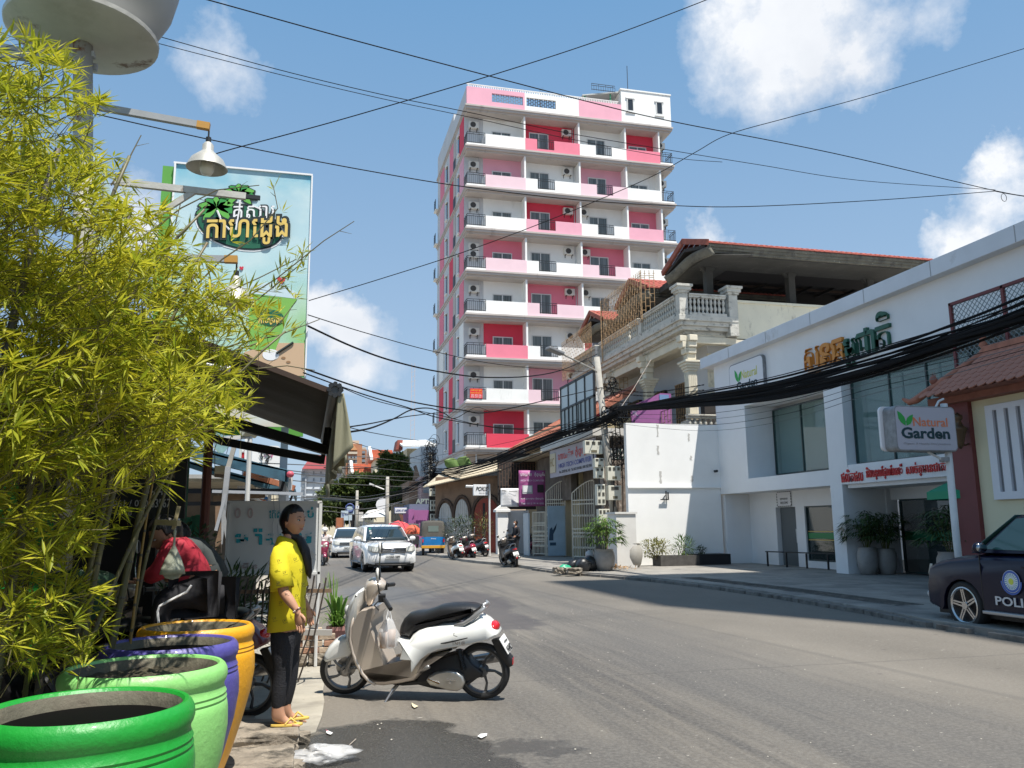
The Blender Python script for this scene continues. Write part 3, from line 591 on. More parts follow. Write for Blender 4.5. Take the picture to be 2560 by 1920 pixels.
def roof(x0,y0,y1,zr,ze,x1=31,gable=True,corner=True):
    """gabled unit, ridge square to the street: fascia, soffit, tiles"""
    ym=(y0+y1)/2
    s=MB(); s.prism([(y0,ze-.05),(ym,zr-.35),(y1,ze-.05),(y1-.12,ze-.18),(ym,zr-.5),(y0+.12,ze-.18)],(x0,0,0),YP,ZP,(x1-x0,0,0)); O('roof_deck',s,VDK,VIL)
    e=MB()
    for k,(d,z) in enumerate(((0,.0),(.07,-.12),(.15,-.24))): e.box(x0+d,y0+d,ze-.12+z,x1,y0+d+.25,ze+z)
    O('eave_moulding',e,VEV,VIL)
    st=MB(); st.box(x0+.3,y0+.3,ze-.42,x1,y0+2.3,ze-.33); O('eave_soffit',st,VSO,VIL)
    g=MB(); g.prism([(y0+.3,ze-.4),(y1-.3,ze-.4),(y1-.3,ze-.1),(ym,zr-.55),(y0+.3,ze-.1)],(x0+.9,0,0),YP,ZP,(.12,0,0)); O('gable_wall',g,VCR,VIL)
    # wavy fascia on the street side
    n=14
    f=MB(); f.grid(lambda u,v:(x0+.02-.28*math.sin(PI*u)*(1-v)*0+.25*v,y0+(y1-y0)*u,ze-.05-.38*v+.10*math.sin(2*PI*u-.9)),n,3); o=O('wavy_fascia',f,VEV,VIL,solid=.16,smooth=True)
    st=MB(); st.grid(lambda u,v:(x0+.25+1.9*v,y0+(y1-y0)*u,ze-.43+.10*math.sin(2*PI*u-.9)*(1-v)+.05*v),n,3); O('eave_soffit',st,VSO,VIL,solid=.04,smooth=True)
    b=MB(); b.beam((x0-.05,y0-.1,ze+.02),(x0-.05,ym,zr+.02),.12,.26); b.beam((x0-.05,y1+.1,ze+.02),(x0-.05,ym,zr+.02),.12,.26); O('barge_board',b,M('barge_red',(.30,.09,.06),.8,mot=(4,.3)),VIL)
    # tiles, row by row
    L_=math.hypot(ym-y0,zr-ze); rows=max(3,int(L_/.33)); sl=math.atan2(zr-ze,ym-y0)
    for side in (0,1):
        t=MB()
        for r in range(rows):
            u=r/rows; 
            yy=(y0-.08+(ym-y0)*u) if side==0 else (y1+.08-(y1-ym)*u); zz=ze+.05+(zr-ze)*u; sg=1 if side==0 else -1
            cols=int((x1-x0)/.26)
            for c in range(cols):
                x=x0-.1+c*.26
                t.add([(x,yy,zz),(x+.13,yy,zz+.055),(x+.25,yy,zz),(x+.25,yy+sg*.4*math.cos(sl),zz-.03+.4*math.sin(sl)),(x+.13,yy+sg*.4*math.cos(sl),zz+.02+.4*math.sin(sl)),(x,yy+sg*.4*math.cos(sl),zz-.03+.4*math.sin(sl)),(x,yy,zz-.05),(x+.25,yy,zz-.05)],
                 [(0,1,4,5),(1,2,3,4),(0,6,7,2,1)])
        O('roof_tiles',t,TIL,VIL,kind='stuff')
    rt=MB()
    for c in range(int((x1-x0)/.4)): rt.lathe([(.11,0),(.13,.36),(.10,.4)],(x0-.1+c*.4,ym,zr+.06),8,axis='x')
    O('ridge_tiles',rt,TIL,VIL,kind='stuff')
roof(17.0,31.8,36.4,14.85,14.0)
roof(17.1,38.9,43.2,15.0,14.0,26)
roof(17.1,45.6,49.8,14.9,13.95,24)
# the iron grilles standing on the balustrade
def grille(xa,ya,xb,yb,z0,z1,name='iron_grille',step=.22,spikes=True,m=None,parent=None,brick=.42,r=.022):
    a=Vector((xa,ya,0));b=Vector((xb,yb,0));n=max(2,int((b-a).length/step)); mb=MB(); up=Vector((0,0,1))
    for i in range(n+1):
        p=a.lerp(b,i/n); mb.beam(p+up*z0,p+up*(z1+(.28 if spikes else 0)),r,r,up=(0,1,.01))
        if spikes: mb.beam(p+up*(z1+.12)-(b-a).normalized()*.05,p+up*(z1+.12)+(b-a).normalized()*.05,r,r)
    for i in range(n):
        p=a.lerp(b,i/n);q_=a.lerp(b,(i+1)/n); z=z0+(brick/2 if i%2 else 0)
        while z<=z1: mb.beam(p+up*z,q_+up*z,r,r); z+=brick
    mb.beam(a+up*z1,b+up*z1,r,r)
    return O(name,mb,m or VGR,parent,kind='stuff')
grille(15.95,36.9,15.95,42.6,11.6,14.0,parent=VIL); grille(15.95,42.6,15.95,42.8,10.7,14.0,parent=VIL)
grille(15.95,37.0,16.6,36.8,11.8,14.0,parent=VIL)
grille(15.95,44.5,15.95,50.2,10.9,13.2,parent=VIL)
grille(16.3,42.4,17.3,42.4,4.2,9.8,parent=VIL,spikes=False); grille(16.4,44,16.4,47.4,4.2,9.6,parent=VIL,spikes=False); grille(15.2,33.0,15.2,37.0,3.5,9.0 if 0 else 6.2,parent=VIL,spikes=False)
# arched screen between street columns
q=MB()
p0=pX(*K('U',1500,1060),14.6)
grille(14.6,31.2,14.6,36.5,3.4,6.4,name='iron_grille',parent=VIL,spikes=False,m=M('brown_iron',(.22,.14,.10),.7),brick=.5,step=.3)
# floodlight on the balcony edge
t=T('floodlight',(15.7,44,10.9),'small floodlight on a bent arm on the villa balcony edge','floodlight')
q=MB(); q.tube([(16.1,44.2,10.6),(15.6,44,11.05),(15.3,44.2,10.95)],.02,5); O('arm',q,BLK,t); q=MB(); q.beam((15.1,44.2,10.9),(15.5,44.2,11.15),.4,.1); O('head',q,VSO,t)
# purple advert hung on the villa
PUR=M('banner_purple',(.30,.10,.27),.7,mot=(.7,.15)); NAVY=M('print_navy',(.03,.05,.16),.6); LILAC=M('print_lilac',(.62,.55,.68),.7)
a=pY(*K('U',1650,1090),32.2); b=pY(*K('U',1970,970),32.2); c_=pY(*K('U',1970,1200),32.2)
t=T('banner',(a.x,32.2,c_.z),'dark purple shop banner hung slanting across the villa front above the white wall','banner')
q=MB(); q.prism([(a.x,a.z-.9),(a.x,a.z+.1),(b.x-.5,b.z),(b.x,b.z),(b.x,c_.z-.6)],(0,32.2,0),XP,ZP,(0,.03,0)); o=O('sheet',q,PUR,t)
TXT('ហាយតិច កុំព្យូទ័រ',(a.x+.35,32.19,a.z-.12),(1,0,.12),ZP,1.9,.34,LILAC,o,.003); q=MB(); q.box(b.x-.55,32.17,b.z-.62,b.x-.12,32.195,b.z-.06); O('picture',q,M('photo_blue',(.15,.25,.42),.6),o)
TXT('HC',(a.x+.08,32.19,a.z-.3),XP,ZP,.24,.26,LILAC,o,.003)
# the lower house in front of it, with the sun-blistered wall
# ---------------------------------------------------------------- the long white shop
SW=M('shop_white_paint',(.77,.775,.775),.6,mot=(.8,.04),bump=(30,.12),dirt=[((.50,.50,.49),1.1,.64,.85,(1,1,.25))])
SC=M('shop_coping',(.66,.68,.71),.55,mot=(1,.06),dirt=[((.42,.40,.38),3,.62,.78,(1,.3,.3))])
SWR=M('sunny_wall_white',(.87,.86,.83),.75,mot=(.9,.04),bump=(20,.15),dirt=[((.55,.50,.40),1.2,.66,.85,(1,1,.5)),((.45,.44,.42),5,.72,.76)])
FX=16.1
sh=T('shop_building',(16.1,17,0),'long two-storey white shop front with recessed windows and big raised letters','shop')
def bxp(nm,x0,y0,z0,x1,y1,z1,m,parent,**k): q=MB(); q.box(x0,y0,z0,x1,y1,z1); return O(nm,q,m,parent,**k)
GN=-2.0     # the building runs on past the right edge of the frame
bxp('fascia_wall',FX,GN,6.2,17.6,30.15,8.02,SW,sh)
bxp('roof',17.6,GN,7.4,29,30.15,8.0,SC,sh)
cop=MB(); cop.box(15.78,GN,8.02,17.0,30.7,8.46); O('coping',cop,SC,sh,bev=.01)
for y in (28.3,25.6,22.9,20.2,17.5,14.8,12.1,9.4): bxp('coping_joint',15.772,y,8.03,15.779,y+.02,8.45,M('joint_grey',(.36,.36,.36),.8),sh)
bxp('corner_block',FX,27.9,3.32,17.6,30.15,6.2,SW,sh)
bxp('floor_band',FX-.02,GN,2.82,17.6,30.15,3.32,SW,sh)
bxp('front_pier',FX-.02,22.32,.1,17.0,22.92,2.82,SW,sh); bxp('upper_pier',FX-.02,22.0,3.32,17.35,22.92,6.2,SW,sh)
bxp('recess_ceiling',FX,22.92,6.08,17.4,27.9,6.2,SW,sh)
bxp('back_wall',17.6,GN,2.82,18,30.15,7.4,SW,sh); bxp('back_wall',17.6,22.3,.1,18,30.15,2.82,SW,sh)
bxp('end_wall',FX+.1,29.95,0,29,30.3,2.8,SW,sh)
bxp('far_end_wall',17.6,29.95,2.8,29,30.15,8,SW,sh)
# recessed first floor window
def glass(name,col,rough=.06,al=.35):
    m=bpy.data.materials.new(name); m.use_nodes=True; nt=m.node_tree; b=nt.nodes['Principled BSDF']; b.inputs['Base Color'].default_value=(*col,1); b.inputs['Roughness'].default_value=rough; b.inputs['Specular IOR Level'].default_value=1.0; b.inputs['IOR'].default_value=1.55
    b.inputs['Alpha'].default_value=al; return m
GLS=glass('green_tinted_glass',(.12,.24,.22),.03,.38); GLD=glass('dark_shop_glass',(.03,.045,.045),.05,.75)
BLD=M('blind_with_reflection',(.62,.70,.69),.8,mot=(.8,.12)); SFR=M('dark_green_frame',(.03,.05,.05),.4)  # blind lightened, the pale reflections of the glass put into its colour
def glazing(x,ys,z0,z1,parent,m=GLS,th=.05,name='window',tr=None):
    f=MB(); 
    for z in (z0,z1-th): f.box(x-.05,ys[0],z,x+.03,ys[-1],z+th)
    for y in ys: f.box(x-.05,y-th/2,z0+th,x+.03,y+th/2,z1-th)
    o=O(name,f,SFR,parent)
    for a,b in zip(ys[:-1],ys[1:]): bxp('pane',x-.012,min(a,b)+th/2,z0+th,x,max(a,b)-th/2,z1-th,m,o)
    return o
bxp('recess_back',17.33,22.92,3.32,17.6,23.35,6.08,SW,sh)
glazing(17.3,[23.35,24.45,26.05,27.85],3.45,5.95,sh)
bxp('blind',17.5,24.45,3.5,17.52,27.85,5.95,BLD,sh); bxp('blind',17.5,23.35,4.9,17.52,24.45,5.95,BLD,sh)
glazing(16.45,[17.2,18.75,20.25,21.95],3.4,6.02,sh); glazing(16.45,[12.0,13.7,15.4,17.1],3.4,6.02,sh); 
for y0,y1,z0 in ((18.8,20.2,3.6),(20.3,21.9,3.5),(17.3,18.7,3.5),(12,17,3.5)): bxp('blind',16.9,y0,z0,16.93,y1,6.0,BLD,sh)
bxp('window_cill',FX,11.9,3.32,16.6,22.0,3.4,SW,sh)
bxp('upper_backing',17.2,4,3.3,17.6,22,6.2,M('dim_room',(.22,.25,.25),.9),sh)
bxp('upper_pier',FX-.02,11.0,3.32,17.35,11.95,6.2,SW,sh)
# ground floor
bxp('ground_wall',17.25,28.05,.1,17.6,29.95,2.82,SW,sh); bxp('ground_wall',17.25,26.2,.1,17.6,26.75,2.25,SW,sh)
bxp('ground_lintel',17.25,22.92,2.25,17.6,28.05,2.82,SW,sh)
dq=bxp('side_door',17.42,26.8,.1,17.5,28.0,2.25,M('grey_door',(.10,.115,.12),.4),sh); q=MB(); q.tube([(17.38,26.95,.95),(17.36,26.95,1.45)],.02,6); O('door_handle',q,FRM,dq)
glazing(17.36,[22.95,26.2],.35,2.25,sh,GLD); bxp('window_sill',17.2,22.92,.1,17.6,26.2,.35,SW,sh)
bxp('glass_stripe',17.335,22.98,1.12,17.343,26.17,1.32,M('stripe_green',(.03,.22,.07),.5),sh); 
for z in (1.06,1.35): bxp('glass_stripe',17.335,22.98,z,17.343,26.17,z+.03,M('stripe_gold',(.55,.38,.10),.5),sh)
bxp('display_panel',17.7,23.2,.4,17.75,24.8,1.05,M('poster_pale',(.45,.52,.5),.7,mot=(5,.3)),sh)
# dark entrance
bxp('entrance_side',17.0,22.32,.1,17.9,22.6,2.82,SW,sh)
bxp('entrance_lintel',17.7,11,2.35,17.95,22.2,2.82,SW,sh)
bxp('entrance_dark',18.9,8,.1,19,22.2,2.6,VDK,sh); bxp('entrance_floor',17.6,8,.1,19,22.2,.125,VDK,sh); bxp('entrance_ceiling',16.2,8,2.7,19,22.2,2.82,SW,sh)
glazing(17.8,[17.0,19.4,21.9],.14,2.35,sh,GLD); bxp('glass_stripe',17.75,17.1,1.12,17.76,21.8,1.38,M('stripe_dark_green',(.01,.12,.05),.5),sh)
for x,z in ((19,0),): TXT('SALE',(17.77,20.6,1.85),YN,ZP,1.3,.22,M('faint_print',(.16,.16,.15),.7),sh,.002)
bxp('front_pier',FX-.02,13.2,.1,17.0,13.9,2.82,SW,sh)
# raised letters on the fascia
def let(body,k0,k1,m,dz=0,grow=1.0,depth=.09,bold=.035,under=None,X=FX,name='raised_lettering'):
    a=pX(*k0,X-.005); b=pX(*k1,X-.005); return TXT(body,(X-.005,a.y,a.z),YN,ZP,a.y-b.y,b.z-a.z,m,sh,depth,bold,name)
LOR=M('letter_orange',(.62,.24,.03),.5); LGR=M('letter_green',(.015,.10,.06),.5); LRD=M('letter_red',(.55,.02,.02),.5)
def letpx(body,x0,y0,x1,y1,m,Z0,Z1,bold=.04,depth=.1,nm='raised_letter'):
    a=pX(*K('N',x0,y0),FX); b=pX(*K('N',x1,y1),FX); TXT(body,(FX-.002,a.y,Z0),YN,ZP,a.y-b.y,Z1-Z0,m,sh,depth,bold,nm)
zb=6.52
for ch,x0,x1,z0,z1,m in (('ស',650,738,6.62,7.36,LOR),('ន',748,812,6.62,7.36,LOR),('ធ',818,890,6.62,7.36,LOR),('ម',895,965,6.62,7.25,LGR),('ជា',972,1092,6.55,7.38,LGR),('ត',1100,1188,6.62,7.28,LGR)):
    letpx(ch,x0,300,x1,300,m,z0,z1,.022)
letpx('ួ',690,300,735,300,LOR,6.30,6.56,.02); letpx('ម',900,300,955,300,LGR,6.3,6.56,.02); letpx('ិ',1110,300,1182,300,LGR,7.42,7.70,.02)
for body,x0,x1 in (('ផលិតផល',865,998),('និងបន្លែផ្លែឈើ',1020,1242),('សាច់គ្មានជាតិគីមី',1265,1560)):
    letpx(body.replace('្','្'),x0,980,x1,980,LRD,2.88,3.27,.012,.05,'raised_letter')
# flat logo box on the upper left
lg=T('wall_sign',(16.0,28,7),'white sign box with two green leaves on the upper left of the shop fascia','sign')
PLW=M('sign_white',(.74,.74,.76),.5); SGY=M('sign_edge',(.24,.25,.26),.6,mot=(8,.3)); 
def rrect(w,h,r,n=5):
    p=[]
    for cx,cy,a0 in ((w-r,h-r,0),(r,h-r,90),(r,r,180),(w-r,r,270)):
        for i in range(n+1): a=R(a0+90*i/n); p.append((cx+r*math.cos(a),cy+r*math.sin(a)))
    return p
q=MB(); q.prism(rrect(2.5,1.35,.2),(15.98,28.7,6.42),YN,ZP,(.12,0,0)); O('box',q,SGY,lg); q=MB(); q.prism(rrect(2.42,1.27,.18),(15.97,28.66,6.46),YN,ZP,(.02,0,0)); pn=O('panel',q,PLW,lg)
LEA=M('leaf_print',(.03,.35,.07),.5); LYE=M('print_lime',(.62,.60,.12),.5); LNV=M('print_dark_teal',(.01,.045,.06),.5); LOG=M('print_orange',(.72,.22,.10),.5)
def leafs(o,u,v,w,h,m,parent):
    o,u,v=Vector(o),Vector(u),Vector(v)
    for pts in ([(0,1),(.22,.86),(.42,.6),(.5,.3),(.46,.02),(.2,.22),(.04,.5)],[(1,.78),(.96,.45),(.8,.15),(.54,.02),(.52,.3),(.62,.55),(.8,.7)]):
        q=MB(); q.prism([(x*w,y*h) for x,y in pts],o,u,v,u.cross(v)*.004); O('leaf_print',q,m,parent)
leafs((15.965,28.25,7.0),YN,ZP,.5,.52,LEA,pn); TXT('Natural',(15.965,27.78,7.08),YN,ZP,1.15,.33,LYE,pn,.003,.01); TXT('Garden',(15.965,28.15,6.68),YN,ZP,1.5,.33,LNV,pn,.003,.03)
# small notice over the side door
nt_=T('door_notice',(17.2,27.5,2.3),'small white notice in a dashed black frame above the grey side door','sign')
q=MB(); q.box(17.22,26.95,2.30,17.24,27.85,2.80); pn=O('sheet',q,PLW,nt_); BKP=M('print_black',(.02,.02,.02),.6)
TXT('សូមអរគុណ',(17.215,27.65,2.5),YN,ZP,.5,.09,BKP,pn,.002); TXT('WELCOME',(17.215,27.65,2.36),YN,ZP,.5,.09,BKP,pn,.002)
for i in range(7):
    for z in (2.28,2.81): bxp('frame_dash',17.205,26.95+i*.13,z-.012,17.22,27.03+i*.13,z+.012,BKP,nt_)
for i in range(5):
    for y in (26.93,27.86): bxp('frame_dash',17.205,y-.012,2.3+i*.1,17.22,y+.012,2.36+i*.1,BKP,nt_)
# low dark railing
rl=T('railing',(15.9,24,.12),'low dark metal railing in front of the shop window','railing')
a,b=pZ(*K('N',415,1550),.12),pZ(*K('N',785,1572),.12); q=MB()
for i in range(4): p=a.lerp(b,i/3); bxp('post',p.x-.025,p.y-.025,.12,p.x+.025,p.y+.025,.62,BLK,rl)
q.beam((a.x,a.y+.1,.64),(b.x+.25,b.y-.5,.64),.05,.04); O('top_rail',q,BLK,rl)
# ---------------------------------------------------------------- the sunny blank wall
wl=T('blank_wall',(12.1,30.1,0),'blank white wall at right angles to the street, half in hard sunlight','wall')
xL=pY(*K('W',270,1300),30.1).x
q=MB(); q.box(xL,30.1,.1,FX,30.34,5.62); O('wall',q,SWR,wl); 
zl=pY(*K('W',280,722),30.1).z; q=MB(); q.box(xL-.02,30.02,zl,FX,30.1,zl+.07); O('ledge',q,SWR,wl)
# peeling plaster
random.seed(4); 
for (cx,y0,y1) in ((520,150,260),(522,340,420),(545,570,680),(800,230,300),(820,430,470),(828,610,670)):
    c0=pY(*K('W',cx,y1),30.1); c1=pY(*K('W',cx,y0),30.1); n=7
    pts=[(c0.x+random.uniform(.02,.07),c0.z+(c1.z-c0.z)*i/n) for i in range(n+1)]+[(c0.x-random.uniform(.01,.06),c1.z-(c1.z-c0.z)*i/n) for i in range(n+1)]
    q=MB(); q.prism(pts,(0,30.094,0),XP,ZP,(0,.01,0)); O('plaster_patch',q,M('old_plaster',(.50,.48,.45),.9),wl)
# bracket hanging on the wall
a=pY(*K('W',548,830),30.0); q=MB(); q.box(a.x,29.98,a.z,a.x+.34,30.03,a.z+.04); q.box(a.x+.3,29.98,a.z,a.x+.34,30.03,a.z+.3); q.box(a.x+.22,29.98,a.z+.03,a.x+.25,30.03,a.z+.36); q.beam((a.x+.08,30,a.z+.04),(a.x+.2,30,a.z+.18),.02,.03)
t=T('wall_bracket',tuple(a),'small dark angled metal bracket fixed on the blank white wall','bracket'); O('bracket',q,BLK,t)
a=pY(*K('W',1040,570),30.0); t=T('security_camera',tuple(a),'small black security camera in the corner of the white wall','camera'); q=MB(); q.cyl((a.x,29.86,a.z),(a.x,30.04,a.z),.05,n=10); q.cyl((a.x,30.04,a.z),(a.x,30.1,a.z+.03),.025,n=8); O('body',q,BLK,t)
# planter kerb, black plinth, little gate pillar
PLK=M('black_plinth',(.012,.012,.014),.6); a=pZ(*K('W',800,1410),.12); b=pZ(*K('W',1345,1392),.12)
t=T('planter_trough',(14,29.3,.12),'long black planter trough along the foot of the blank white wall','planter')
q=MB(); q.box(a.x,29.2,.12,15.9,30.05,.52); O('trough',q,PLK,t)
t=T('planter_trough',(12.5,29.3,.12),'short dark stained planter trough standing in the sun by the round jar','planter'); q=MB(); q.box(xL+.75,28.95,.12,a.x-.02,29.7,.50); O('trough',q,M('dark_concrete',(.07,.065,.06),.9,mot=(4,.4)),t)
t=T('gate_stub',(11.9,29.6,0),'short white rendered gate stub at the left end of the blank wall','wall')
a=pZ(*K('W',240,1440),.12); q=MB(); q.box(a.x-.35,a.y,.1,a.x+.42,a.y+.9,2.05); q.box(a.x-.4,a.y-.05,2.05,a.x+.47,a.y+.95,2.12); O('stub',q,M('stub_white',(.66,.64,.60),.8,mot=(1,.1),dirt=((.35,.33,.3),2,.6,.75,(1,1,.3))),t)
# ---------------------------------------------------------------- sign on its pole
sp_=T('pole_sign',(12.2,13.4,.12),'rounded shop sign with two green leaves and orange and dark words on a white pole','sign')
PX,PYY=12.25,13.6
POL=M('pole_white',(.62,.64,.64),.5,mot=(3,.1),dirt=((.3,.28,.25),6,.66,.75))
bs=pZ(*K('N',1590,1620),.12)
YS=12.6; pa=pY(*K('N',1565,1400),YS); pt_=pY(*K('N',1487,560),YS)
q=MB(); q.tube([(pa.x+.03,YS,.12),(pa.x,YS,pa.z),(pt_.x,YS,pt_.z)],.062,12); O('pole',q,POL,sp_,smooth=True)
a=pY(*K('N',1175,850),YS); b=pY(*K('N',1520,585),YS); W_=b.x-a.x; H_=b.z-a.z
q=MB(); q.prism(rrect(W_,H_,.09),(a.x,YS-.12,a.z),XP,ZP,(0,.30,0)); bx=O('box',q,SGY,sp_,bev=.01)
q=MB(); q.prism(rrect(W_-.05,H_-.05,.07),(a.x+.025,YS-.125,a.z+.025),XP,ZP,(0,.01,0)); pn=O('panel',q,M('sign_lilac_white',(.46,.46,.53),.4),sp_)
a0=pY(*K('N',1125,845),YS+.5); q=MB(); q.prism(rrect(W_,H_,.09),(a.x-.06,YS+.19,a.z+.02),XP,ZP,(0,.05,0)); O('back_cover',q,PLW,sp_)
sx=W_/345.; fz=YS-.129
def nx(x): return a.x+(x-1175)*sx
def nz(y): return b.z-(y-585)*H_/265.
leafs((nx(1192),fz,nz(705)),XP,ZP,85*sx,.0+ (705-618)*H_/265,LEA,pn)
TXT('Natural',(nx(1275),fz,nz(705)),XP,ZP,195*sx,.165*H_*1.2,LOG,pn,.003,.01); TXT('Garden',(nx(1205),fz,nz(778)),XP,ZP,272*sx,.25*H_,LNV,pn,.003,.03)
TXT('Organic & Healthy food products',(nx(1212),fz,nz(815)),XP,ZP,265*sx,.055*H_,M('print_grey',(.3,.3,.33),.6),pn,.002,0,shear=.3)
q=MB(); q.tube([pY(*K('N',1390,855),YS),pY(*K('N',1440,880),YS),pY(*K('N',1495,910),YS)],.022,6); O('bracket',q,POL,sp_); q=MB(); q.tube([pY(*K('N',1435,585),YS),pY(*K('N',1455,545),YS),pY(*K('N',1485,530),YS)],.02,6); O('bracket',q,POL,sp_)
cl=pY(*K('N',1490,900),YS); q=MB(); q.cyl((cl.x,YS,cl.z-.04),(cl.x,YS,cl.z+.04),.085,n=12); O('clamp',q,SGY,sp_)
# ---------------------------------------------------------------- compound wall with the little tiled gate roof
CW_=M('compound_cream',(.72,.66,.45),.8,mot=(.8,.05)); MAR=M('maroon_paint',(.16,.035,.035),.55,mot=(1,.12)); TER=M('terracotta',(.40,.16,.10),.75,mot=(5,.25),dirt=((.2,.08,.06),8,.62,.72)); TERD=M('terracotta_dark',(.28,.11,.075),.8,mot=(4,.2))
gx=14.3; cw=T('compound_wall',(gx,11,0),'cream boundary wall with slotted white panel under a small terracotta tiled roof','wall')
ya=pX(*K('N',1555,1000),gx).y; yb=pX(*K('N',1690,1000),gx).y; zt=pX(*K('N',1680,540),gx).z
bxp('maroon_pier',gx-.06,yb,.1,gx+.5,ya,zt,MAR,cw); ye=6.0
bxp('wall',gx+.05,ye,.1,gx+.35,yb,zt+.25,CW_,cw)
a=pX(*K('N',1740,580),gx); b=pX(*K('N',1976,550),gx); c_=pX(*K('N',1795,1145),gx)
pz0,pz1=c_.z,a.z+.02; py1=a.y; py0=py1-2.6
q=MB(); n=8; st=(py1-.16-py0)/n
q.box(gx-.03,py0,pz0,gx+.05,py1,pz0+.16); q.box(gx-.03,py0,pz1-.12,gx+.05,py1,pz1)
for i in range(n+1): y=py1-.0-i*st; q.box(gx-.03,y-.19,pz0+.16,gx+.05,y,pz1-.12)
O('slotted_panel',q,PLW,cw)
bxp('slot_backing',gx+.03,py0,pz0,gx+.055,py1,pz1,M('slot_grey',(.22,.22,.23),.8),cw)
# roof over the wall
zr=zt; rf=T('gate_roof',(gx,ya,zr),'small terracotta tiled roof with curled corner and urn finials on top of the boundary wall','roof')
bxp('soffit_beam',gx-.28,ye,zr,gx+.8,ya+.30,zr+.18,TERD,rf)
ex=gx-.62; rows=7; y1=ya+.30; rx=gx+.45; zt2=zr+1.05
TL=MB(); TL.prism([(0,0),(.20,.0),(.20,.06),(.15,.0+.08),(.05,.08),(0,.06)],(0,0,0),(0,-1,0),(0,0,1),(.03,0,0))
me_t=bpy.data.meshes.new('roof_tile')
tv=[]; 
def tilemesh():
    q=MB(); w=.235; l=.26; pts=[(0,0),(w,0),(w,-l*.62),(w*.82,-l*.86),(w*.5,-l),(w*.18,-l*.86),(0,-l*.62)]
    q.prism(pts,(0,0,0),(0,-1,0),Vector((rx-ex,0,zt2-zr-.18)).normalized(),Vector((-(zt2-zr-.18),0,rx-ex)).normalized()*.022); return q
q=tilemesh(); me_t.from_pydata([tuple(p) for p in q.v],[],q.f); me_t.materials.append(TER)
dk=MB(); dk.prism([(ex,zr+.16),(rx,zt2-.04),(rx,zr+.1)],(0,ye,0),XP,ZP,(0,y1-ye-.55,0)); O('roof_deck',dk,TERD,rf)
hip=[(Vector((ex,y1,zr+.12))),(Vector((rx,ya-.75,zt2)))]
for r in range(rows):
    u=(r+.9)/rows; cx=ex+(rx-ex)*u; cz=zr+.18+(zt2-zr-.18)*u
    yl=hip[0].y+(hip[1].y-hip[0].y)*u; c=0; y=yl-(.12 if r%2 else 0)
    while y>ye and c<32:
        o=bpy.data.objects.new('roof_tile',me_t); COL.objects.link(o); o.parent=rf; o.location=Vector((cx-.01*r,y,cz+.02))-wloc(rf); y-=.245; c+=1
q=MB(); q.tube([hip[0]+Vector((-.16,.22,.10)),hip[0]+Vector((-.08,.10,.0)),hip[0]+Vector((.02,0,.04)),hip[0].lerp(hip[1],.4)+Vector((0,0,.06)),hip[1]+Vector((0,0,.07))],[.03,.075,.09,.08,.08],8); O('hip_ridge',q,TER,rf,smooth=True)
q=MB(); q.box(rx-.08,ye,zt2-.02,rx+.08,hip[1].y,zt2+.20); O('top_ridge',q,TER,rf,bev=.02)
fin=[(.07,0),(.07,.1),(.035,.14),(.075,.2),(.035,.27),(.065,.32),(.03,.38),(.05,.43),(.02,.48),(.03,.52),(.001,.58)]
q=MB(); q.lathe([(a*1.3,b*1.35) for a,b in fin],(rx,hip[1].y+.02,zt2-.02),12); O('finial',q,TER,rf,smooth=True)
fp=hip[0].lerp(hip[1],.28)+Vector((-.0,0,.1)); q=MB(); q.ell((fp.x,fp.y,fp.z+.1),.09,.09,.11,10,8)
for k in range(5): a_=R(40+25*k); q.add([(fp.x,fp.y+.05*math.cos(a_),fp.z+.14),(fp.x,fp.y+.16*math.cos(a_),fp.z+.12+.2*math.sin(a_)),(fp.x,fp.y+.03*math.cos(a_)+.05,fp.z+.16)],[(0,1,2)])
O('corner_ornament',q,TERD,rf,smooth=True)
# lantern on the pier
lp_=pX(*K('N',1585,720),gx-.25); ln=T('wall_lantern',(gx-.2,lp_.y,lp_.z),'old bronze lantern on the maroon pier','lantern'); BRZ=M('bronze',(.13,.085,.05),.45,metal=.6)
q=MB(); q.lathe([(.02,-.32),(.06,-.26),(.08,-.2),(.13,.0),(.17,.1),(.18,.13),(.10,.2),(.06,.3),(.10,.34),(.10,.42),(.05,.46),(.001,.5)],(gx-.28,lp_.y,lp_.z-.1),10); O('body',q,BRZ,ln,smooth=True); q=MB(); q.tube([(gx-.06,lp_.y,lp_.z-.3),(gx-.15,lp_.y,lp_.z-.34),(gx-.28,lp_.y,lp_.z-.3)],.02,6); O('arm',q,BRZ,ln)
# chain link fence above it
fy0=pX(*K('D',640,750),15.0); fe=T('chain_link_fence',(15.0,fy0.y,4.4),'maroon framed chain link fence panels standing above the tiled gate roof','fence')
z1=fy0.z; z0=3.3
for yy,w_ in ((fy0.y,.07),(fy0.y-1.55,.07),(fy0.y-3.1,.07),(fy0.y-4.6,.07)): bxp('post',15.0,yy-w_,z0,15.08,yy,z1,MAR,fe)
q=MB(); q.box(15.0,fy0.y-4.6,z1-.07,15.08,fy0.y,z1); O('top_bar',q,MAR,fe)
q=MB(); s=.14; y=fy0.y; 
yy=fy0.y-4.6
while yy<fy0.y+ (z1-z0):
    a_=max(yy-(z1-z0),fy0.y-4.6); 
    q.beam((15.04,min(yy,fy0.y),z1-max(0,yy-fy0.y)),(15.04,a_,z1-(yy-a_)),.012,.012,up=(1,0,0)); q.beam((15.045,max(fy0.y-4.6,2*fy0.y-4.6-yy),z1-max(0,yy-fy0.y)),(15.045,2*fy0.y-4.6-a_,z1-(yy-a_)),.012,.012,up=(1,0,0)); yy+=s
O('wire_mesh',q,M('wire_green_grey',(.20,.24,.24),.5,metal=.5),fe,kind='stuff')
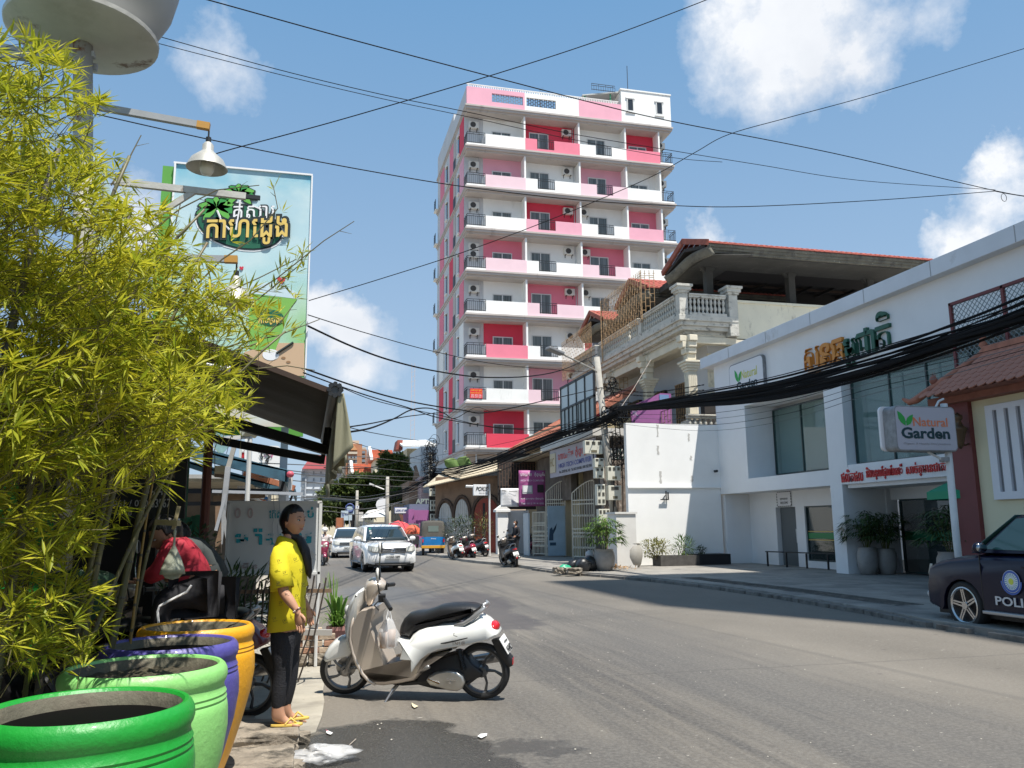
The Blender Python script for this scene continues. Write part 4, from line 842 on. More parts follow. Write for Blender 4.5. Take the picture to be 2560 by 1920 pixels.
# green parasol under it
u=pX(*K('N',1560,1080),15.2); ub=T('parasol',(15.4,u.y-.7,.12),'green market parasol leaning out beside the white sign pole','parasol'); GRN=M('parasol_green',(.01,.26,.13),.7)
cy=u.y-.75; cx=15.35
q=MB(); n=8
rim=[(cx+1.25*math.cos(2*PI*i/n+.2),cy+1.25*math.sin(2*PI*i/n+.2),2.35) for i in range(n)]; q.add([(cx,cy,2.95)]+rim,[(0,i+1,(i+1)%n+1) for i in range(n)])
q.add([(x,y,z) for x,y,z in rim]+[(x,y,z-.18) for x,y,z in rim],[(i,(i+1)%n,n+(i+1)%n,n+i) for i in range(n)]); O('canopy',q,GRN,ub); q=MB(); q.tube([(cx,cy,.12),(cx,cy,2.9)],.025,8); O('pole',q,FRM,ub)
# the tall block that stands off to the right and shades the forecourt
ob=T('high_rise',(19,-4,0),'tall pale high-rise block beyond the right edge, throwing its shade on the forecourt','building')
q=MB(); q.box(17.9,-6,0,34,2.2,60); O('tower_block',q,GREYW,ob); q=MB(); q.box(18.3,-14,0,34,-6,49); O('tower_block',q,GREYW,ob); 
# ---------------------------------------------------------------- old street houses, gates and banners beyond the blank wall
BRW=M('brown_plaster',(.25,.165,.11),.9,mot=(1,.2),bump=(10,.3),dirt=[((.10,.07,.05),1.2,.52,.7,(1,1,.3)),((.36,.28,.2),4,.64,.74)])
DRK=M('grimy_wall',(.13,.11,.09),.9,mot=(2,.3),dirt=((.28,.25,.2),3,.6,.72))
RDD=M('dull_red_door',(.26,.05,.03),.7,mot=(1,.2)); TAN=M('tan_corrugated',(.42,.36,.26),.8,mot=(3,.2)); GTE=M('gate_cream_iron',(.60,.56,.46),.6,mot=(4,.15))
SIGN=M('sign_grey_lilac',(.40,.40,.46),.6,mot=(.5,.08)); PRD=M('print_faded_red',(.50,.10,.10),.6); PBL=M('print_faded_blue',(.10,.12,.34),.6)
DUS=M('dusty_white',(.62,.60,.55),.8,mot=(1,.1),dirt=((.3,.28,.25),2,.6,.75))
gb=T('gate_house',(12.5,37,0),'narrow gate house with a faded sign, a glazed balcony frame and a grimy entry','building')
bxp('back_wall',13.2,34,.1,13.5,45.5,5.4,DRK,gb); bxp('roof_slab',11.75,32.9,5.42,14,41,5.75,DUS,gb); bxp('side_wall',12.9,41.8,.1,13.2,46,5.3,DRK,gb); bxp('end_wall',12.9,33.5,.1,14.6,33.8,5.4,DRK,gb); bxp('upper_fill',12.6,38.6,2.9,12.9,44.5,5.3,DRK,gb)
q=MB(); 
for x in range(34): q.box(13.05+.03*(x%2),30.5+0*x,3.9,13.06,30.5,3.9) if 0 else None
# green and white corrugated awning piece by the pole
a=pY(*K('S',1835,380),31.5); b=pY(*K('S',1990,480),31.5)
for i in range(9): bxp('corrugation',a.x+(b.x-a.x)*i/9,31.5,b.z,a.x+(b.x-a.x)*(i+.9)/9,31.53,a.z,(M('corrugated_green',(.03,.09,.07),.6) if i%2 else DUS),gb)
bxp('side_stone',a.x-.1,32.2,.1,b.x+.9,32.6,b.z,M('brown_stone_wall',(.2,.16,.13),.9,mot=(6,.4),dirt=((.42,.38,.33),4,.58,.62)),gb)
# big sign
bs=T('shop_sign',(12,36.5,4),'large faded lilac sign board with red and blue lettering above the open gates','sign')
bxp('board',11.95,33.3,4.02,12.03,40.0,5.40,SIGN,bs); sb=[o for o in COL.objects if o.parent is bs][0]
TXT('ហាយតិច កុំព្យូទ័រ',(11.94,38.6,4.70),YN,ZP,4.9,.52,PRD,sb,.004,.03); TXT('HIGH TECH COMPUTER',(11.94,38.5,4.40),YN,ZP,4.8,.22,PBL,sb,.004,.02); TXT('No. 231EO St. 143   Tel: 012 914 001 / 093 762 954',(11.94,38.4,4.15),YN,ZP,4.7,.13,BKP,sb,.004,.01)
bxp('emblem',11.9,38.95,4.25,11.94,39.85,5.2,M('emblem_cream',(.62,.56,.40),.6),sb); TXT('HC',(11.89,39.75,4.55),YN,ZP,.65,.42,M('print_gold',(.35,.25,.1),.6),sb,.004)
# glazed frame on the slab
gf=T('balcony_frame',(11.95,35.5,5.75),'black steel balcony frame with pale glass panels on the gate house roof','balcony')
YS_=[33.1,34.3,35.5,36.7,37.9]
for i,y in enumerate(YS_[::1]): bxp('post',11.9,y-.05,5.6,11.99,y+.05,8.3,BLK,gf)
for y in (33.7,34.9,36.1,37.3): bxp('post',11.9,y-.04,5.6,11.99,y+.04,7.15,BLK,gf)
for z in (8.22,7.12,5.95): bxp('rail',11.9,33.05,z,11.99,37.95,z+.1,BLK,gf)
q=MB(); 
for y in (33.7,35.2,36.6): bxp('brace',11.92,y,5.7,11.97,y+.1,7.1,BLK,gf)
PGL=M('frosted_panel',(.42,.47,.47),.25,spec=.6)
for a,b in zip(YS_[:-1],YS_[1:]): bxp('panel',11.935,a+.06,7.23,11.955,b-.06,8.2,PGL,gf); bxp('panel',11.935,a+.06,6.06,11.955,b-.06,7.1,M('frosted_panel_low',(.26,.31,.30),.3,spec=.6),gf)
bxp('end_panel',11.99,37.9,5.8,13.4,37.95,8.3,PGL,gf)
# red tiled roof with its tip
rr=T('tiled_roof_house',(12.6,45,0),'low house with an old red tiled roof below the tower','house')
q=MB(); q.prism([(12.0,6.25),(16,8.6),(16,8.3),(12.1,6.05)],(0,38.2,0),XP,ZP,(0,10.8,0)); O('roof',q,M('old_tile_roof',(.33,.12,.075),.85,mot=(9,.35,(1,3,1)),bump=(26,.9),dirt=((.13,.07,.05),3,.55,.7)),rr)
TT=MB()
for r in range(13):
    for c in range(36):
        x=12.0+r*.32; z=6.27+r*.32*.5875; y=38.3+c*.3; TT.add([(x,y,z+.0),(x,y+.15,z+.06),(x,y+.28,z),(x+.36,y+.28,z+.2),(x+.36,y+.15,z+.24),(x+.36,y,z+.2)],[(0,1,4,5),(1,2,3,4)])
O('roof_tiles',TT,M('old_tiles',(.36,.13,.08),.85,mot=(6,.35)),rr,kind='stuff')
bxp('eave_board',12.0,38.2,6.05,12.08,49,6.22,M('eave_brown',(.2,.08,.05),.9),rr); bxp('wall',13.0,38.5,0,16,48.8,7.0,M('ochre_wall',(.40,.33,.2),.9),rr)
bxp('lean_to',11.6,40.5,5.35,13.0,46.8,5.42,TAN,rr)
# brown house with arched doors
bh=T('brown_house',(9.3,48.4,0),'old brown house with white arched doors and a rusty sheet metal eave','house')
A0=Vector((7.55,49.5,0)); A1=Vector((11.1,47.35,0)); ud=(A1-A0).normalized(); nd=Vector((ud.y,-ud.x,0)); LN=(A1-A0).length
def hp(u,z,o=0): p=A0+ud*u+nd*o; return Vector((p.x,p.y,z))
def hbox(nm,u0,u1,z0,z1,o0,o1,m,parent): 
    q=MB(); a=[hp(u0,z0,o0),hp(u1,z0,o0),hp(u1,z0,o1),hp(u0,z0,o1)]; up=Vector((0,0,z1-z0)); q.add(a+[p+up for p in a],[(0,3,2,1),(4,5,6,7),(0,1,5,4),(1,2,6,5),(2,3,7,6),(3,0,4,7)]); return O(nm,q,m,parent)
hbox('wall',0,LN,0,4.6,-.3,0,BRW,bh)
q=MB(); q.add([hp(-.4,3.95,.9),hp(LN+.3,4.85,.9),hp(LN+.3,5.9,-2.5),hp(-.4,5.2,-2.5)],[(0,1,2,3)]); O('sheet_roof',q,TAN,bh,solid=.05)
q=MB()
for i in range(46):
    u=-.4+(LN+.7)*i/46; z=3.95+.9*i/46; p=hp(u,z+.03,.92); r_=hp(u,z+1.1,-2.5); q.beam(p,r_,.045,.03)
O('corrugation',q,M('tan_ridge',(.55,.48,.36),.8),bh,kind='stuff')
DWH=M('door_dusty_white',(.52,.50,.46),.8,mot=(2,.15))
def arch(u0,u1,zt,m,dark,nm='arched_door',spr=.62):
    pts=[(u0,.12),(u1,.12)]; n=10; zs=zt*spr; w_=(u1-u0)/2
    for i in range(n+1): a=PI*i/n; pts.append(((u0+u1)/2+w_*math.cos(a),zs+(zt-zs)*math.sin(a)**.8))
    q=MB(); q.prism(pts,hp(0,0,.02),ud,ZP,nd*.05); o=O(nm,q,m,bh)
    k=MB(); zz=[]
    for i in range(n+1):
        a=PI*i/n; p=((u0+u1)/2+(w_+.12)*math.cos(a),zs+(zt-zs+.18)*math.sin(a)**.8); zz.append(hp(p[0],p[1],.06))
    k.tube(zz,.10,5); O('arch_moulding',k,dark,o)
    if m is DWH:
        g=MB()
        for i in range(1,6): u=u0+(u1-u0)*i/6; h=zs+(zt-zs)*math.sin(math.acos(max(-1,min(1,(u-(u0+u1)/2)/w_))))**.8; g.add([hp(u-.015,1.9,.09),hp(u+.015,1.9,.09),hp(u+.015,h-.05,.09),hp(u-.015,h-.05,.09)],[(0,1,2,3)])
        for z in (1.9,2.15): g.add([hp(u0,z,.09),hp(u1,z,.09),hp(u1,z+.04,.09),hp(u0,z+.04,.09)],[(0,1,2,3)])
        O('door_bars',g,FRM,o,solid=.02)
MLD=M('dark_moulding',(.09,.06,.045),.9)
arch(.25,1.1,3.05,DWH,MLD); arch(1.3,2.15,3.25,DWH,MLD); arch(2.5,LN-.1,3.3,RDD,MLD)
for u in (.15,1.2,2.28): hbox('pilaster',u-.07,u+.07,.1,2.0,.0,.12,DUS,bh); hbox('pilaster_cap',u-.11,u+.11,2.0,2.12,-.01,.16,DUS,bh)
hbox('door_gap',3.05,3.2,.1,3.0,.07,.08,VDK,bh)
# rusty grille, white yard wall and pillar
yw=T('yard_wall',(11.6,45.6,0),'small white yard wall with a capped pillar beside the red arched door','wall')
a=pY(*K('S',865,965),45.4); b=pY(*K('S',1062,965),45.4); bxp('wall',a.x,45.4,.1,b.x,45.6,a.z,SWR,yw)
a=pY(*K('S',762,980),45.2); b=pY(*K('S',862,980),45.2); q=MB(); q.box(a.x,45.0,.1,b.x,45.5,a.z); o=O('pillar',q,SWR,yw); q=MB(); q.box(a.x-.12,44.88,a.z,b.x+.12,45.6,a.z+.12); q.prism([(a.x-.1,0),(b.x+.1,0),((a.x+b.x)/2,.3)],(0,44.9,a.z+.12),XP,ZP,(0,.65,0)); O('cap',q,SWR,o)
a=pY(*K('S',1015,1000),45.3); bxp('opening',a.x,45.3,.1,a.x+.35,45.38,a.z,VDK,yw)
a=pY(*K('S',790,770),46.0); b=pY(*K('S',1130,520),46.0)
t=T('window_grille',(12,46,3),'rusty iron grille behind the hanging banners','grille'); grille(a.x,46.0,b.x,46.0,a.z,b.z,'bars',parent=t,spikes=False,m=M('dark_rust',(.12,.07,.05),.8),step=.16,brick=.45,r=.03)
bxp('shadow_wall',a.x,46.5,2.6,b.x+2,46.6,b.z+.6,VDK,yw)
# banners
def flat(nm,k0,k1,Y,lab,cat,m,group=None,th=.03):
    a=pY(*k0,Y); b=pY(*k1,Y); t=T(nm,(a.x,Y,b.z),lab,cat,group); q=MB(); n=6
    q.grid(lambda u,v:(a.x+(b.x-a.x)*u,Y+.03*math.sin(7*u+3*v),b.z+(a.z-b.z)*v),8,8); o=O('sheet',q,m,t,solid=th,smooth=True); return t,o,a,b
t,o,a,b=flat('banner',K('S',968,588),K('S',1222,925),42.,'purple computer shop banner with pictures of two screens, hanging left of the big sign','banner',M('banner_magenta',(.40,.10,.28),.6,mot=(.6,.12)))
W_,H_=b.x-a.x,a.z-b.z; y=41.93
def bt(s,u0,u1,v0,v1,m): TXT(s,(a.x+W_*u0,y,b.z+H_*v0),XP,ZP,W_*(u1-u0),H_*(v1-v0),m,o,.003,.01)
bt('ហាយតិច',.05,.47,.84,.95,PWH); bt('កុំព្យូទ័រ',.58,.97,.82,.95,PWH); bt('HIGH TECH COMPUTER',.06,.95,.69,.74,LILAC); bt('លក់ ជួសជុល កុំព្យូទ័រ',.06,.92,.18,.24,PWH); bt('Tel: 012 914 001',.06,.92,.05,.10,LILAC)
bxp('screen_picture',a.x+W_*.12,y-.01,b.z+H_*.34,a.x+W_*.5,y,b.z+H_*.58,M('screen_grey',(.45,.47,.48),.5),o); bxp('screen_picture',a.x+W_*.15,y-.02,b.z+H_*.39,a.x+W_*.46,y-.01,b.z+H_*.56,PWH,o); bxp('screen_picture',a.x+W_*.68,y-.01,b.z+H_*.38,a.x+W_*.92,y,b.z+H_*.6,VDK,o)
t,o,a,b=flat('banner',K('S',798,757),K('S',968,930),42.6,'white notice sheet with small black print hanging beside the purple banner','banner',PWH)
W_,H_=b.x-a.x,a.z-b.z; y=42.53
bt('PNC',.06,.3,.82,.93,BKP); bt('Announcement',.45,.9,.80,.87,BKP)
for i in range(7): bt('- - - - - - - - - - -',.12,.8-.05*(i%3),.62-.08*i,.635-.08*i,BKP)
# hanging square sign
a=pY(*K('S',540,722),42.8); b=pY(*K('S',674,826),42.8); t=T('hanging_sign',(a.x,42.8,b.z),'square white lit sign with black brush lettering on a bracket by the red door','sign')
q=MB(); q.box(a.x,42.75,b.z,b.x,42.95,a.z); o=O('box',q,PWH,t,bev=.02); TXT('POKIS',(a.x+.12,42.74,b.z+.42*(a.z-b.z)),XP,ZP,.85*(b.x-a.x),.38*(a.z-b.z),BKP,o,.004,.02,shear=.3); TXT('Salon by Mari',(a.x+.3,42.74,b.z+.18*(a.z-b.z)),XP,ZP,.6*(b.x-a.x),.1*(a.z-b.z),BKP,o,.004)
bp_=pY(*K('S',692,715),42.8); q=MB(); q.tube([(bp_.x,42.8,.12),(bp_.x,42.8,bp_.z)],.05,8); q.tube([(b.x,42.85,b.z+.3),(bp_.x,42.8,b.z+.3)],.03,6); q.tube([(b.x,42.85,a.z-.3),(bp_.x,42.8,a.z-.3)],.03,6); q.tube([pY(*K('S',470,738),42.8),(a.x,42.85,a.z-.1)],.07,6); O('bracket_pole',q,FRM,t)
# gates
def gateleaf(p0,p1,h,lab,arch_=True):
    p0=Vector(p0);p1=Vector(p1); t=T('gate_leaf',tuple(p0),lab,'gate'); d=(p1-p0); W=d.length; u=d.normalized(); up=Vector((0,0,1))
    def P_(a,z): return p0+u*a+up*z
    top=lambda a: h-.55+.55*math.sin(PI*min(1,max(0,a/W))*.5) if arch_ else h
    q=MB(); q.beam(P_(0,0),P_(0,top(0)),.06,.06,up=(0,1,0)); q.beam(P_(W,0),P_(W,top(W)),.06,.06,up=(0,1,0))
    for z in (.1,h*.33,h*.38,h*.70,h*.75): q.beam(P_(0,z),P_(W,z),.05,.05)
    q.tube([P_(W*i/8,top(W*i/8)) for i in range(9)],.03,5); O('frame',q,GTE,t)
    g=MB(); n=9
    for i in range(1,n): a=W*i/n; g.beam(P_(a,.1),P_(a,top(a)),.028,.028,up=(0,1,.01))
    for i in range(n):
        for z in (.5,1.0,h*.55): g.ell(P_(W*(i+.5)/n,z),.05,.05,.06,6,4)
    O('bars',g,GTE,t,kind='stuff'); return t
gateleaf((11.86,40.5,.14),(12.72,40.05,.14),3.75,'left open leaf of the cream arched iron gate, with a poster panel fixed on it')
gateleaf((12.08,36.9,.14),(12.75,35.75,.14),3.55,'right open leaf of the cream arched iron gate, nearest the meter boxes')
gateleaf((11.42,41.5,.14),(11.87,40.75,.14),2.2,'narrow low beige gate leaf left of the poster panel',False)
a=pY(*K('S',1240,922),39.9); b=pY(*K('S',1412,1400),39.9); t=T('poster_panel',(a.x,39.9,.14),'pale blue poster panel showing a person at a desk, standing in front of the gate','poster')
bxp('board',a.x,39.9,b.z+.05,b.x,39.95,a.z,M('poster_blue',(.35,.47,.56),.5,mot=(.8,.2)),t); o=[x for x in COL.objects if x.parent is t][0]
W_=b.x-a.x; PDK=M('poster_dark',(.03,.07,.12),.5)
q=MB(); q.prism([(.05*W_,.8),(.1*W_,1.35),(.22*W_,1.45),(.28*W_,1.3),(.45*W_,1.35),(.52*W_,1.65),(.45*W_,1.45),(.3*W_,1.1),(.3*W_,.8)],(a.x,39.893,b.z),XP,ZP,(0,.006,0)); q.box(a.x+.1*W_,39.893,b.z+.55,a.x+.45*W_,39.899,b.z+.7); O('picture_print',q,PDK,o)
bxp('side_board',11.2,41.6,.14,11.28,42.6,2.3,M('pale_board',(.5,.56,.6),.6),t)
# ---------------------------------------------------------------- poles with meter boxes
PCC=M('pole_concrete',(.36,.34,.30),.85,mot=(3,.2),dirt=((.12,.11,.1),4,.6,.75)); MTR=M('meter_box',(.62,.60,.50),.6,mot=(2,.1),dirt=((.35,.32,.26),3,.62,.78,(1,1,.4))); MWN=M('meter_window',(.08,.075,.06),.4)
def meter(k0,k1,Y,lab,cols,rows,group='electricity meter boxes on the poles'):
    a=pY(*k0,Y); b=pY(*k1,Y); t=T('meter_box',(a.x,Y,b.z),lab,'meter box',group); q=MB(); q.box(a.x,Y,b.z,b.x,Y+.28,a.z); c=O('case',q,MTR,t,bev=.012)
    w,h=b.x-a.x,a.z-b.z
    for i in range(cols):
        for j in range(rows):
            x0=a.x+w*(i+.22)/cols; x1=a.x+w*(i+.78)/cols; z1=a.z-h*(j+.18)/(rows+ (1.2 if rows==1 else 0)); z0=z1-h*.5/(rows+(1.2 if rows==1 else 0)); bxp('meter_window',x0,Y-.012,z0,x1,Y,z1,MWN,c)
    if rows==1: bxp('label_plate',a.x+w*.35,Y-.01,b.z+h*.1,a.x+w*.68,Y,b.z+h*.28,M('label_brown',(.15,.13,.08),.5),c)
    q=MB(); q.tube([(a.x+w*.5,Y+.1,b.z),(a.x+w*.55,Y+.12,b.z-.25)],.025,6); O('conduit',q,BLK,t)
def kpole(b,tp,r0,r1,lab):
    t=T('utility_pole',tuple(b),lab,'utility pole'); q=MB(); q.tube([b,tp],[r0,r1],10); O('pole',q,PCC,t,smooth=True); return t
p1b=pZ(*K('S',1855,1480),.1); p1b=Vector((11.55,31.2,.1)); p1b=pY(1548,1408,31.2); p1b.z=.1; p1t=pY(1492,893,31.2)
pole1=kpole(p1b,p1t,.17,.12,'leaning concrete utility pole tangled in black cables beside the blank white wall')
for i,(k0,k1,c,r) in enumerate([((1590,305),(1760,432),3,1),((1684,472),(1772,560),2,1),((1690,562),(1776,662),2,1),((1805,547),(1932,682),3,1),((1812,730),(1940,868),1,1),((1706,718),(1788,915),2,3),((1722,952),(1830,1090),3,1)]):
    meter(K('S',*k0),K('S',*k1),30.75-.05*(i%2),['cream meter box, topmost on the leaning pole, overlapping the faded sign','small cream meter box just under the topmost one on the leaning pole','small cream meter box, third down on the left of the leaning pole','cream three window meter box right of the leaning pole','cream meter box with one large window, right of the leaning pole','tall narrow meter box with six windows on the left of the leaning pole','lowest cream meter box on the leaning pole, above the big potted plant'][i],c,r)
p2b=pY(*K('C',1345,1180),52.5); p2b.z=.1; p2t=pY(*K('C',1325,360),52.5); kpole(p2b,p2t,.16,.12,'dark utility pole at the left end of the brown house, wrapped in cable')
for i,(k0,k1) in enumerate([((128,760),(212,830)),((138,868),(192,970)),((138,998),(196,1098))]): meter(K('S',*k0),K('S',*k1),52.0,['grey meter box at the top of the column left of the brown house','grey meter box in the middle of the column left of the brown house','grey meter box at the bottom of the column left of the brown house'][i],[3,2,2][i],[1,2,2][i])
bxp('backing_board',pY(*K('S',128,760),52.2).x,52.35,.3,pY(*K('S',212,830),52.2).x,52.45,5,VDK,[o for o in COL.objects if o.name.startswith('utility_pole')][-1])
# street lamp on the leaning pole
sl_=T('street_lamp',tuple(p1t),'long armed street lamp reaching out to the left from the leaning pole','street lamp')
q=MB(); e=pY(*K('U',1105,655),30.0); q.tube([pY(*K('U',1390,800),31.2),pY(*K('U',1345,775),31.0),e],.035,6); O('arm',q,PCC,sl_)
f=pY(*K('U',985,605),29.8); q=MB(); q.beam(e,f,.34,.12); O('lamp_head',q,M('lamp_grey',(.22,.22,.22),.5),sl_,bev=.03)
# rubbish, pots
BGL=M('black_bag',(.02,.02,.022),.35,bump=(9,1)); 
def blob(c,rx,ry,rz,seed,amt=.12,n=14,m=9):
    q=MB(); q.ell((0,0,0),1,1,1,n,m); random.seed(seed); h=[random.uniform(-1,1) for _ in range(60)]
    v=[]
    for p in q.v:
        p=Vector(p); k=1+amt*(math.sin(3*p.x*h[0]*2+h[1]*6+4*p.z)+math.sin(5*p.y+h[2]*9)+.6*math.sin(9*p.x+7*p.z+h[3]*5))/1.5
        z=p.z*k; v.append((c[0]+p.x*k*rx,c[1]+p.y*k*ry,c[2]+max(z,-.8)*rz))
    q.v=v; return q
for i,(x,y,s,lab) in enumerate([(9.15,26.9,.24,'black knotted rubbish bag nearest the road kerb'),(9.5,27.2,.28,'black rubbish bag leaning on the big potted plant'),(8.95,27.4,.22,'black rubbish bag behind the other two, farthest from the plant')]):
    tag(O('rubbish_bag',blob((x,y,.12+s*.8),s*1.1,s,s,i+1),BGL,smooth=True),lab,'rubbish bag','rubbish bags by the potted plant')
tag(O('rubbish_bag',blob((9.62,27.5,.62),.17,.16,.17,9),M('clear_bag',(.6,.6,.62),.3,alpha=.8),smooth=True),'whitish clear rubbish bag on top of the black bags','rubbish bag','rubbish bags by the potted plant')
tag(O('plastic_sack',blob((8.6,27.3,.22),.22,.2,.13,12,.2),M('green_sack',(.02,.32,.17),.4),smooth=True),'crumpled bright green plastic sack on the kerb','sack')
tag(O('stone_block',blk(8.1,26.6,.08,8.4,27.0,.28,3,.03,5),STONE),'grey stone block at the kerb, left of the green sack','stone'); tag(O('stone_block',blk(8.42,26.3,.08,8.9,26.7,.26,3,.03,6),STONE),'grey stone block at the kerb, in front of the green sack','stone')
lf=MB(); random.seed(8)
for i in range(260):
    x=random.gauss(10.5,.35); y=random.gauss(28.0,.6); lf.leaf((x,y,.14+random.random()*.12*math.exp(-abs(x-10.4))),(random.uniform(-1,1),random.uniform(-1,1),random.uniform(0,.5)),ZP,.14,.05)
tag(O('dead_leaves',lf,M('dry_leaf',(.35,.20,.08),.8,mot=(5,.4))),kind='stuff')
# potted plants
GLZ=M('grey_jar',(.30,.28,.26),.55,mot=(3,.2),dirt=((.15,.14,.12),3,.6,.75))
def jarprof(r,h): return [(r*.62,0),(r*.7,.02*h),(r*.92,.3*h),(r*1.0,.58*h),(r*.95,.82*h),(r*.82,.94*h),(r*.86,1.0*h),(r*.78,1.0*h),(r*.72,.93*h),(.001,.9*h)]
LF1=leafmat('palm_leaf',(.035,.085,.015),(.13,.22,.03),.25); LF2=leafmat('dark_palm_leaf',(.02,.045,.012),(.07,.12,.03),.2)
SOIL=M('soil',(.05,.035,.025),.95,bump=(20,.8))
def palm(mb,c,h,r,n,seed,ll=.38,lw=.05,fan=7):
    random.seed(seed)
    for i in range(n):
        a=random.uniform(0,2*PI); rr=r*random.random()**.6; z=c[2]+h*(.25+.75*random.random())*(1-.35*(rr/r)**2); tip=Vector((c[0]+rr*math.cos(a),c[1]+rr*math.sin(a),z)); o_=Vector((math.cos(a),math.sin(a),.3)).normalized()
        for k in range(fan):
            b=(k-(fan-1)/2)*R(26); d=Vector((math.cos(a+b),math.sin(a+b),.35-.5*random.random())); mb.leaf(tip,d,ZP,ll*random.uniform(.7,1.1),lw,.4)
def potplant(loc,r,h,ph,pr,n,lab,seed,jm=None,lm=None,ll=.38,group=None):
    t=T('potted_plant',loc,lab,'potted plant',group); q=MB(); q.lathe(jarprof(r,h),loc,22); O('pot',q,jm or GLZ,t,auto=50)
    s=MB(); s.lathe([(.001,.925*h),(r*.74,.925*h)],loc,16); O('soil',s,SOIL,t)
    q=MB(); random.seed(seed)
    for i in range(9): a=random.uniform(0,2*PI); q.tube([(loc[0]+.06*math.cos(a),loc[1]+.06*math.sin(a),loc[2]+h*.9),(loc[0]+pr*.5*math.cos(a),loc[1]+pr*.5*math.sin(a),loc[2]+h+ph*.75)],.012,4)
    O('stems',q,M('stem_green',(.12,.14,.04),.8),t); q=MB(); palm(q,(loc[0],loc[1],loc[2]+h),ph,pr,n,seed,ll); O('foliage',q,lm or LF1,t,kind='stuff'); return t
potplant((9.95,27.0,.12),.36,.72,1.15,.62,95,'large bright green fan palm in a grey glazed pot beside the rubbish bags',1)
pp_=pZ(*K('N',955,1590),.12); potplant((16.5,21.95,.12),.31,.80,1.15,.62,80,'dark fan palm in a grey pot against the shop pier, left of its pair',2,lm=LF2)
pp_=pZ(*K('N',1062,1588),.12); potplant((17.05,21.8,.12),.30,.76,1.15,.6,80,'dark fan palm in a grey pot, right of its pair by the shop entrance',3,lm=LF2)
potplant((14.6,16.4,.12),.36,.85,1.1,.66,90,'drooping fan palm in a grey cone pot just left of the white sign pole',4,lm=LF2)
t=T('water_jar',(12.0,29.25,.12),'round grey clay water jar standing by the white gate stub','jar'); q=MB(); jl=pZ(*K('S',2045,1500),.12); q.lathe([(.22,0),(.3,.1),(.37,.4),(.36,.62),(.27,.82),(.3,.86),(.24,.86),(.2,.8),(.001,.78)],(jl.x,jl.y,.12),20); O('jar',q,M('clay_jar',(.36,.34,.30),.7,mot=(2,.2),dirt=((.6,.58,.52),3,.6,.75)),t,auto=50)
def bush(loc,rx,ry,rz,n,lab,seed,m,cat='plant',ll=.12,lw=.05):
    q=MB(); random.seed(seed)
    for i in range(n):
        v=Vector((random.gauss(0,1),random.gauss(0,1),random.gauss(0,1))).normalized()*random.random()**.4; p=Vector((loc[0]+v.x*rx,loc[1]+v.y*ry,loc[2]+rz+v.z*rz)); q.leaf(p,(v+Vector((random.uniform(-.6,.6),random.uniform(-.6,.6),random.uniform(-.2,.8)))),ZP,ll*random.uniform(.6,1.2),lw)
    t=T('shrub',loc,lab,cat); O('foliage',q,m,t,kind='stuff'); s=MB()
    for i in range(5): s.tube([(loc[0],loc[1],loc[2]-.1),(loc[0]+random.uniform(-1,1)*rx*.6,loc[1],loc[2]+rz*1.4)],.012,4)
    O('stems',s,BARE,t); return t
YG=leafmat('yellow_shrub_leaf',(.10,.11,.03),(.34,.32,.10),.25)
a=pY(*K('W',500,1290),29.3); bush((a.x,29.3,.45),.75,.25,.34,700,'yellowish leafy shrub growing in the short planter trough','1',YG)
a=pY(*K('W',752,1290),29.4); bush((a.x,29.4,.42),.42,.3,.36,240,'spiky green plant between the two planter troughs','2',LF1,ll=.3,lw=.035)
a=pY(*K('W',912,1310),29.5); bush((a.x,29.5,.5),.2,.15,.16,90,'tiny plant in the shaded black trough','3',LF2)
a=pZ(*K('S',450,1390),.12); 
DLF=leafmat('dusty_dark_leaf',(.02,.04,.02),(.09,.13,.06),.2); a=pY(*K('S',440,1240),44.); bush((a.x,44,.5),1.1,.5,.85,900,'dark feathery shrub behind the parked scooters by the arched doors','4',DLF,ll=.28,lw=.04)
a=pY(*K('S',620,1180),43.5); bush((a.x,43.5,.6),.6,.4,.9,360,'thin yellowing shrub in front of the red door','5',YG,ll=.22,lw=.03)
BNL=leafmat('banana_leaf',(.05,.14,.02),(.28,.40,.14),.35)
t=T('banana_plant',(11.6,56,3),'banana plant with broad torn leaves in front of the tower foot','plant'); q=MB()
for (x0,y0,x1,y1,w_) in ((395,560,262,460,.42),(440,550,470,420,.5),(440,560,540,500,.5),(430,560,500,440,.4)):
    a=pY(*K('S',x0,y0),56.); b=pY(*K('S',x1,y1),56.); d=b-a
    q.grid(lambda u,v:tuple(a+d*u+Vector((d.z,0,-d.x)).normalized()*((v-.5)*w_*2*math.sin(PI*min(1,u+.08))**.6)+Vector((0,.3*abs(v-.5)-.2*u*u,-.25*u*u))),8,4)
O('leaves',q,BNL,t,smooth=True); q=MB(); q.tube([(pY(*K('S',430,560),56).x,56,.5),(pY(*K('S',430,560),56).x,56,4)],.15,8); O('stem',q,M('banana_stem',(.2,.24,.1),.8),t)
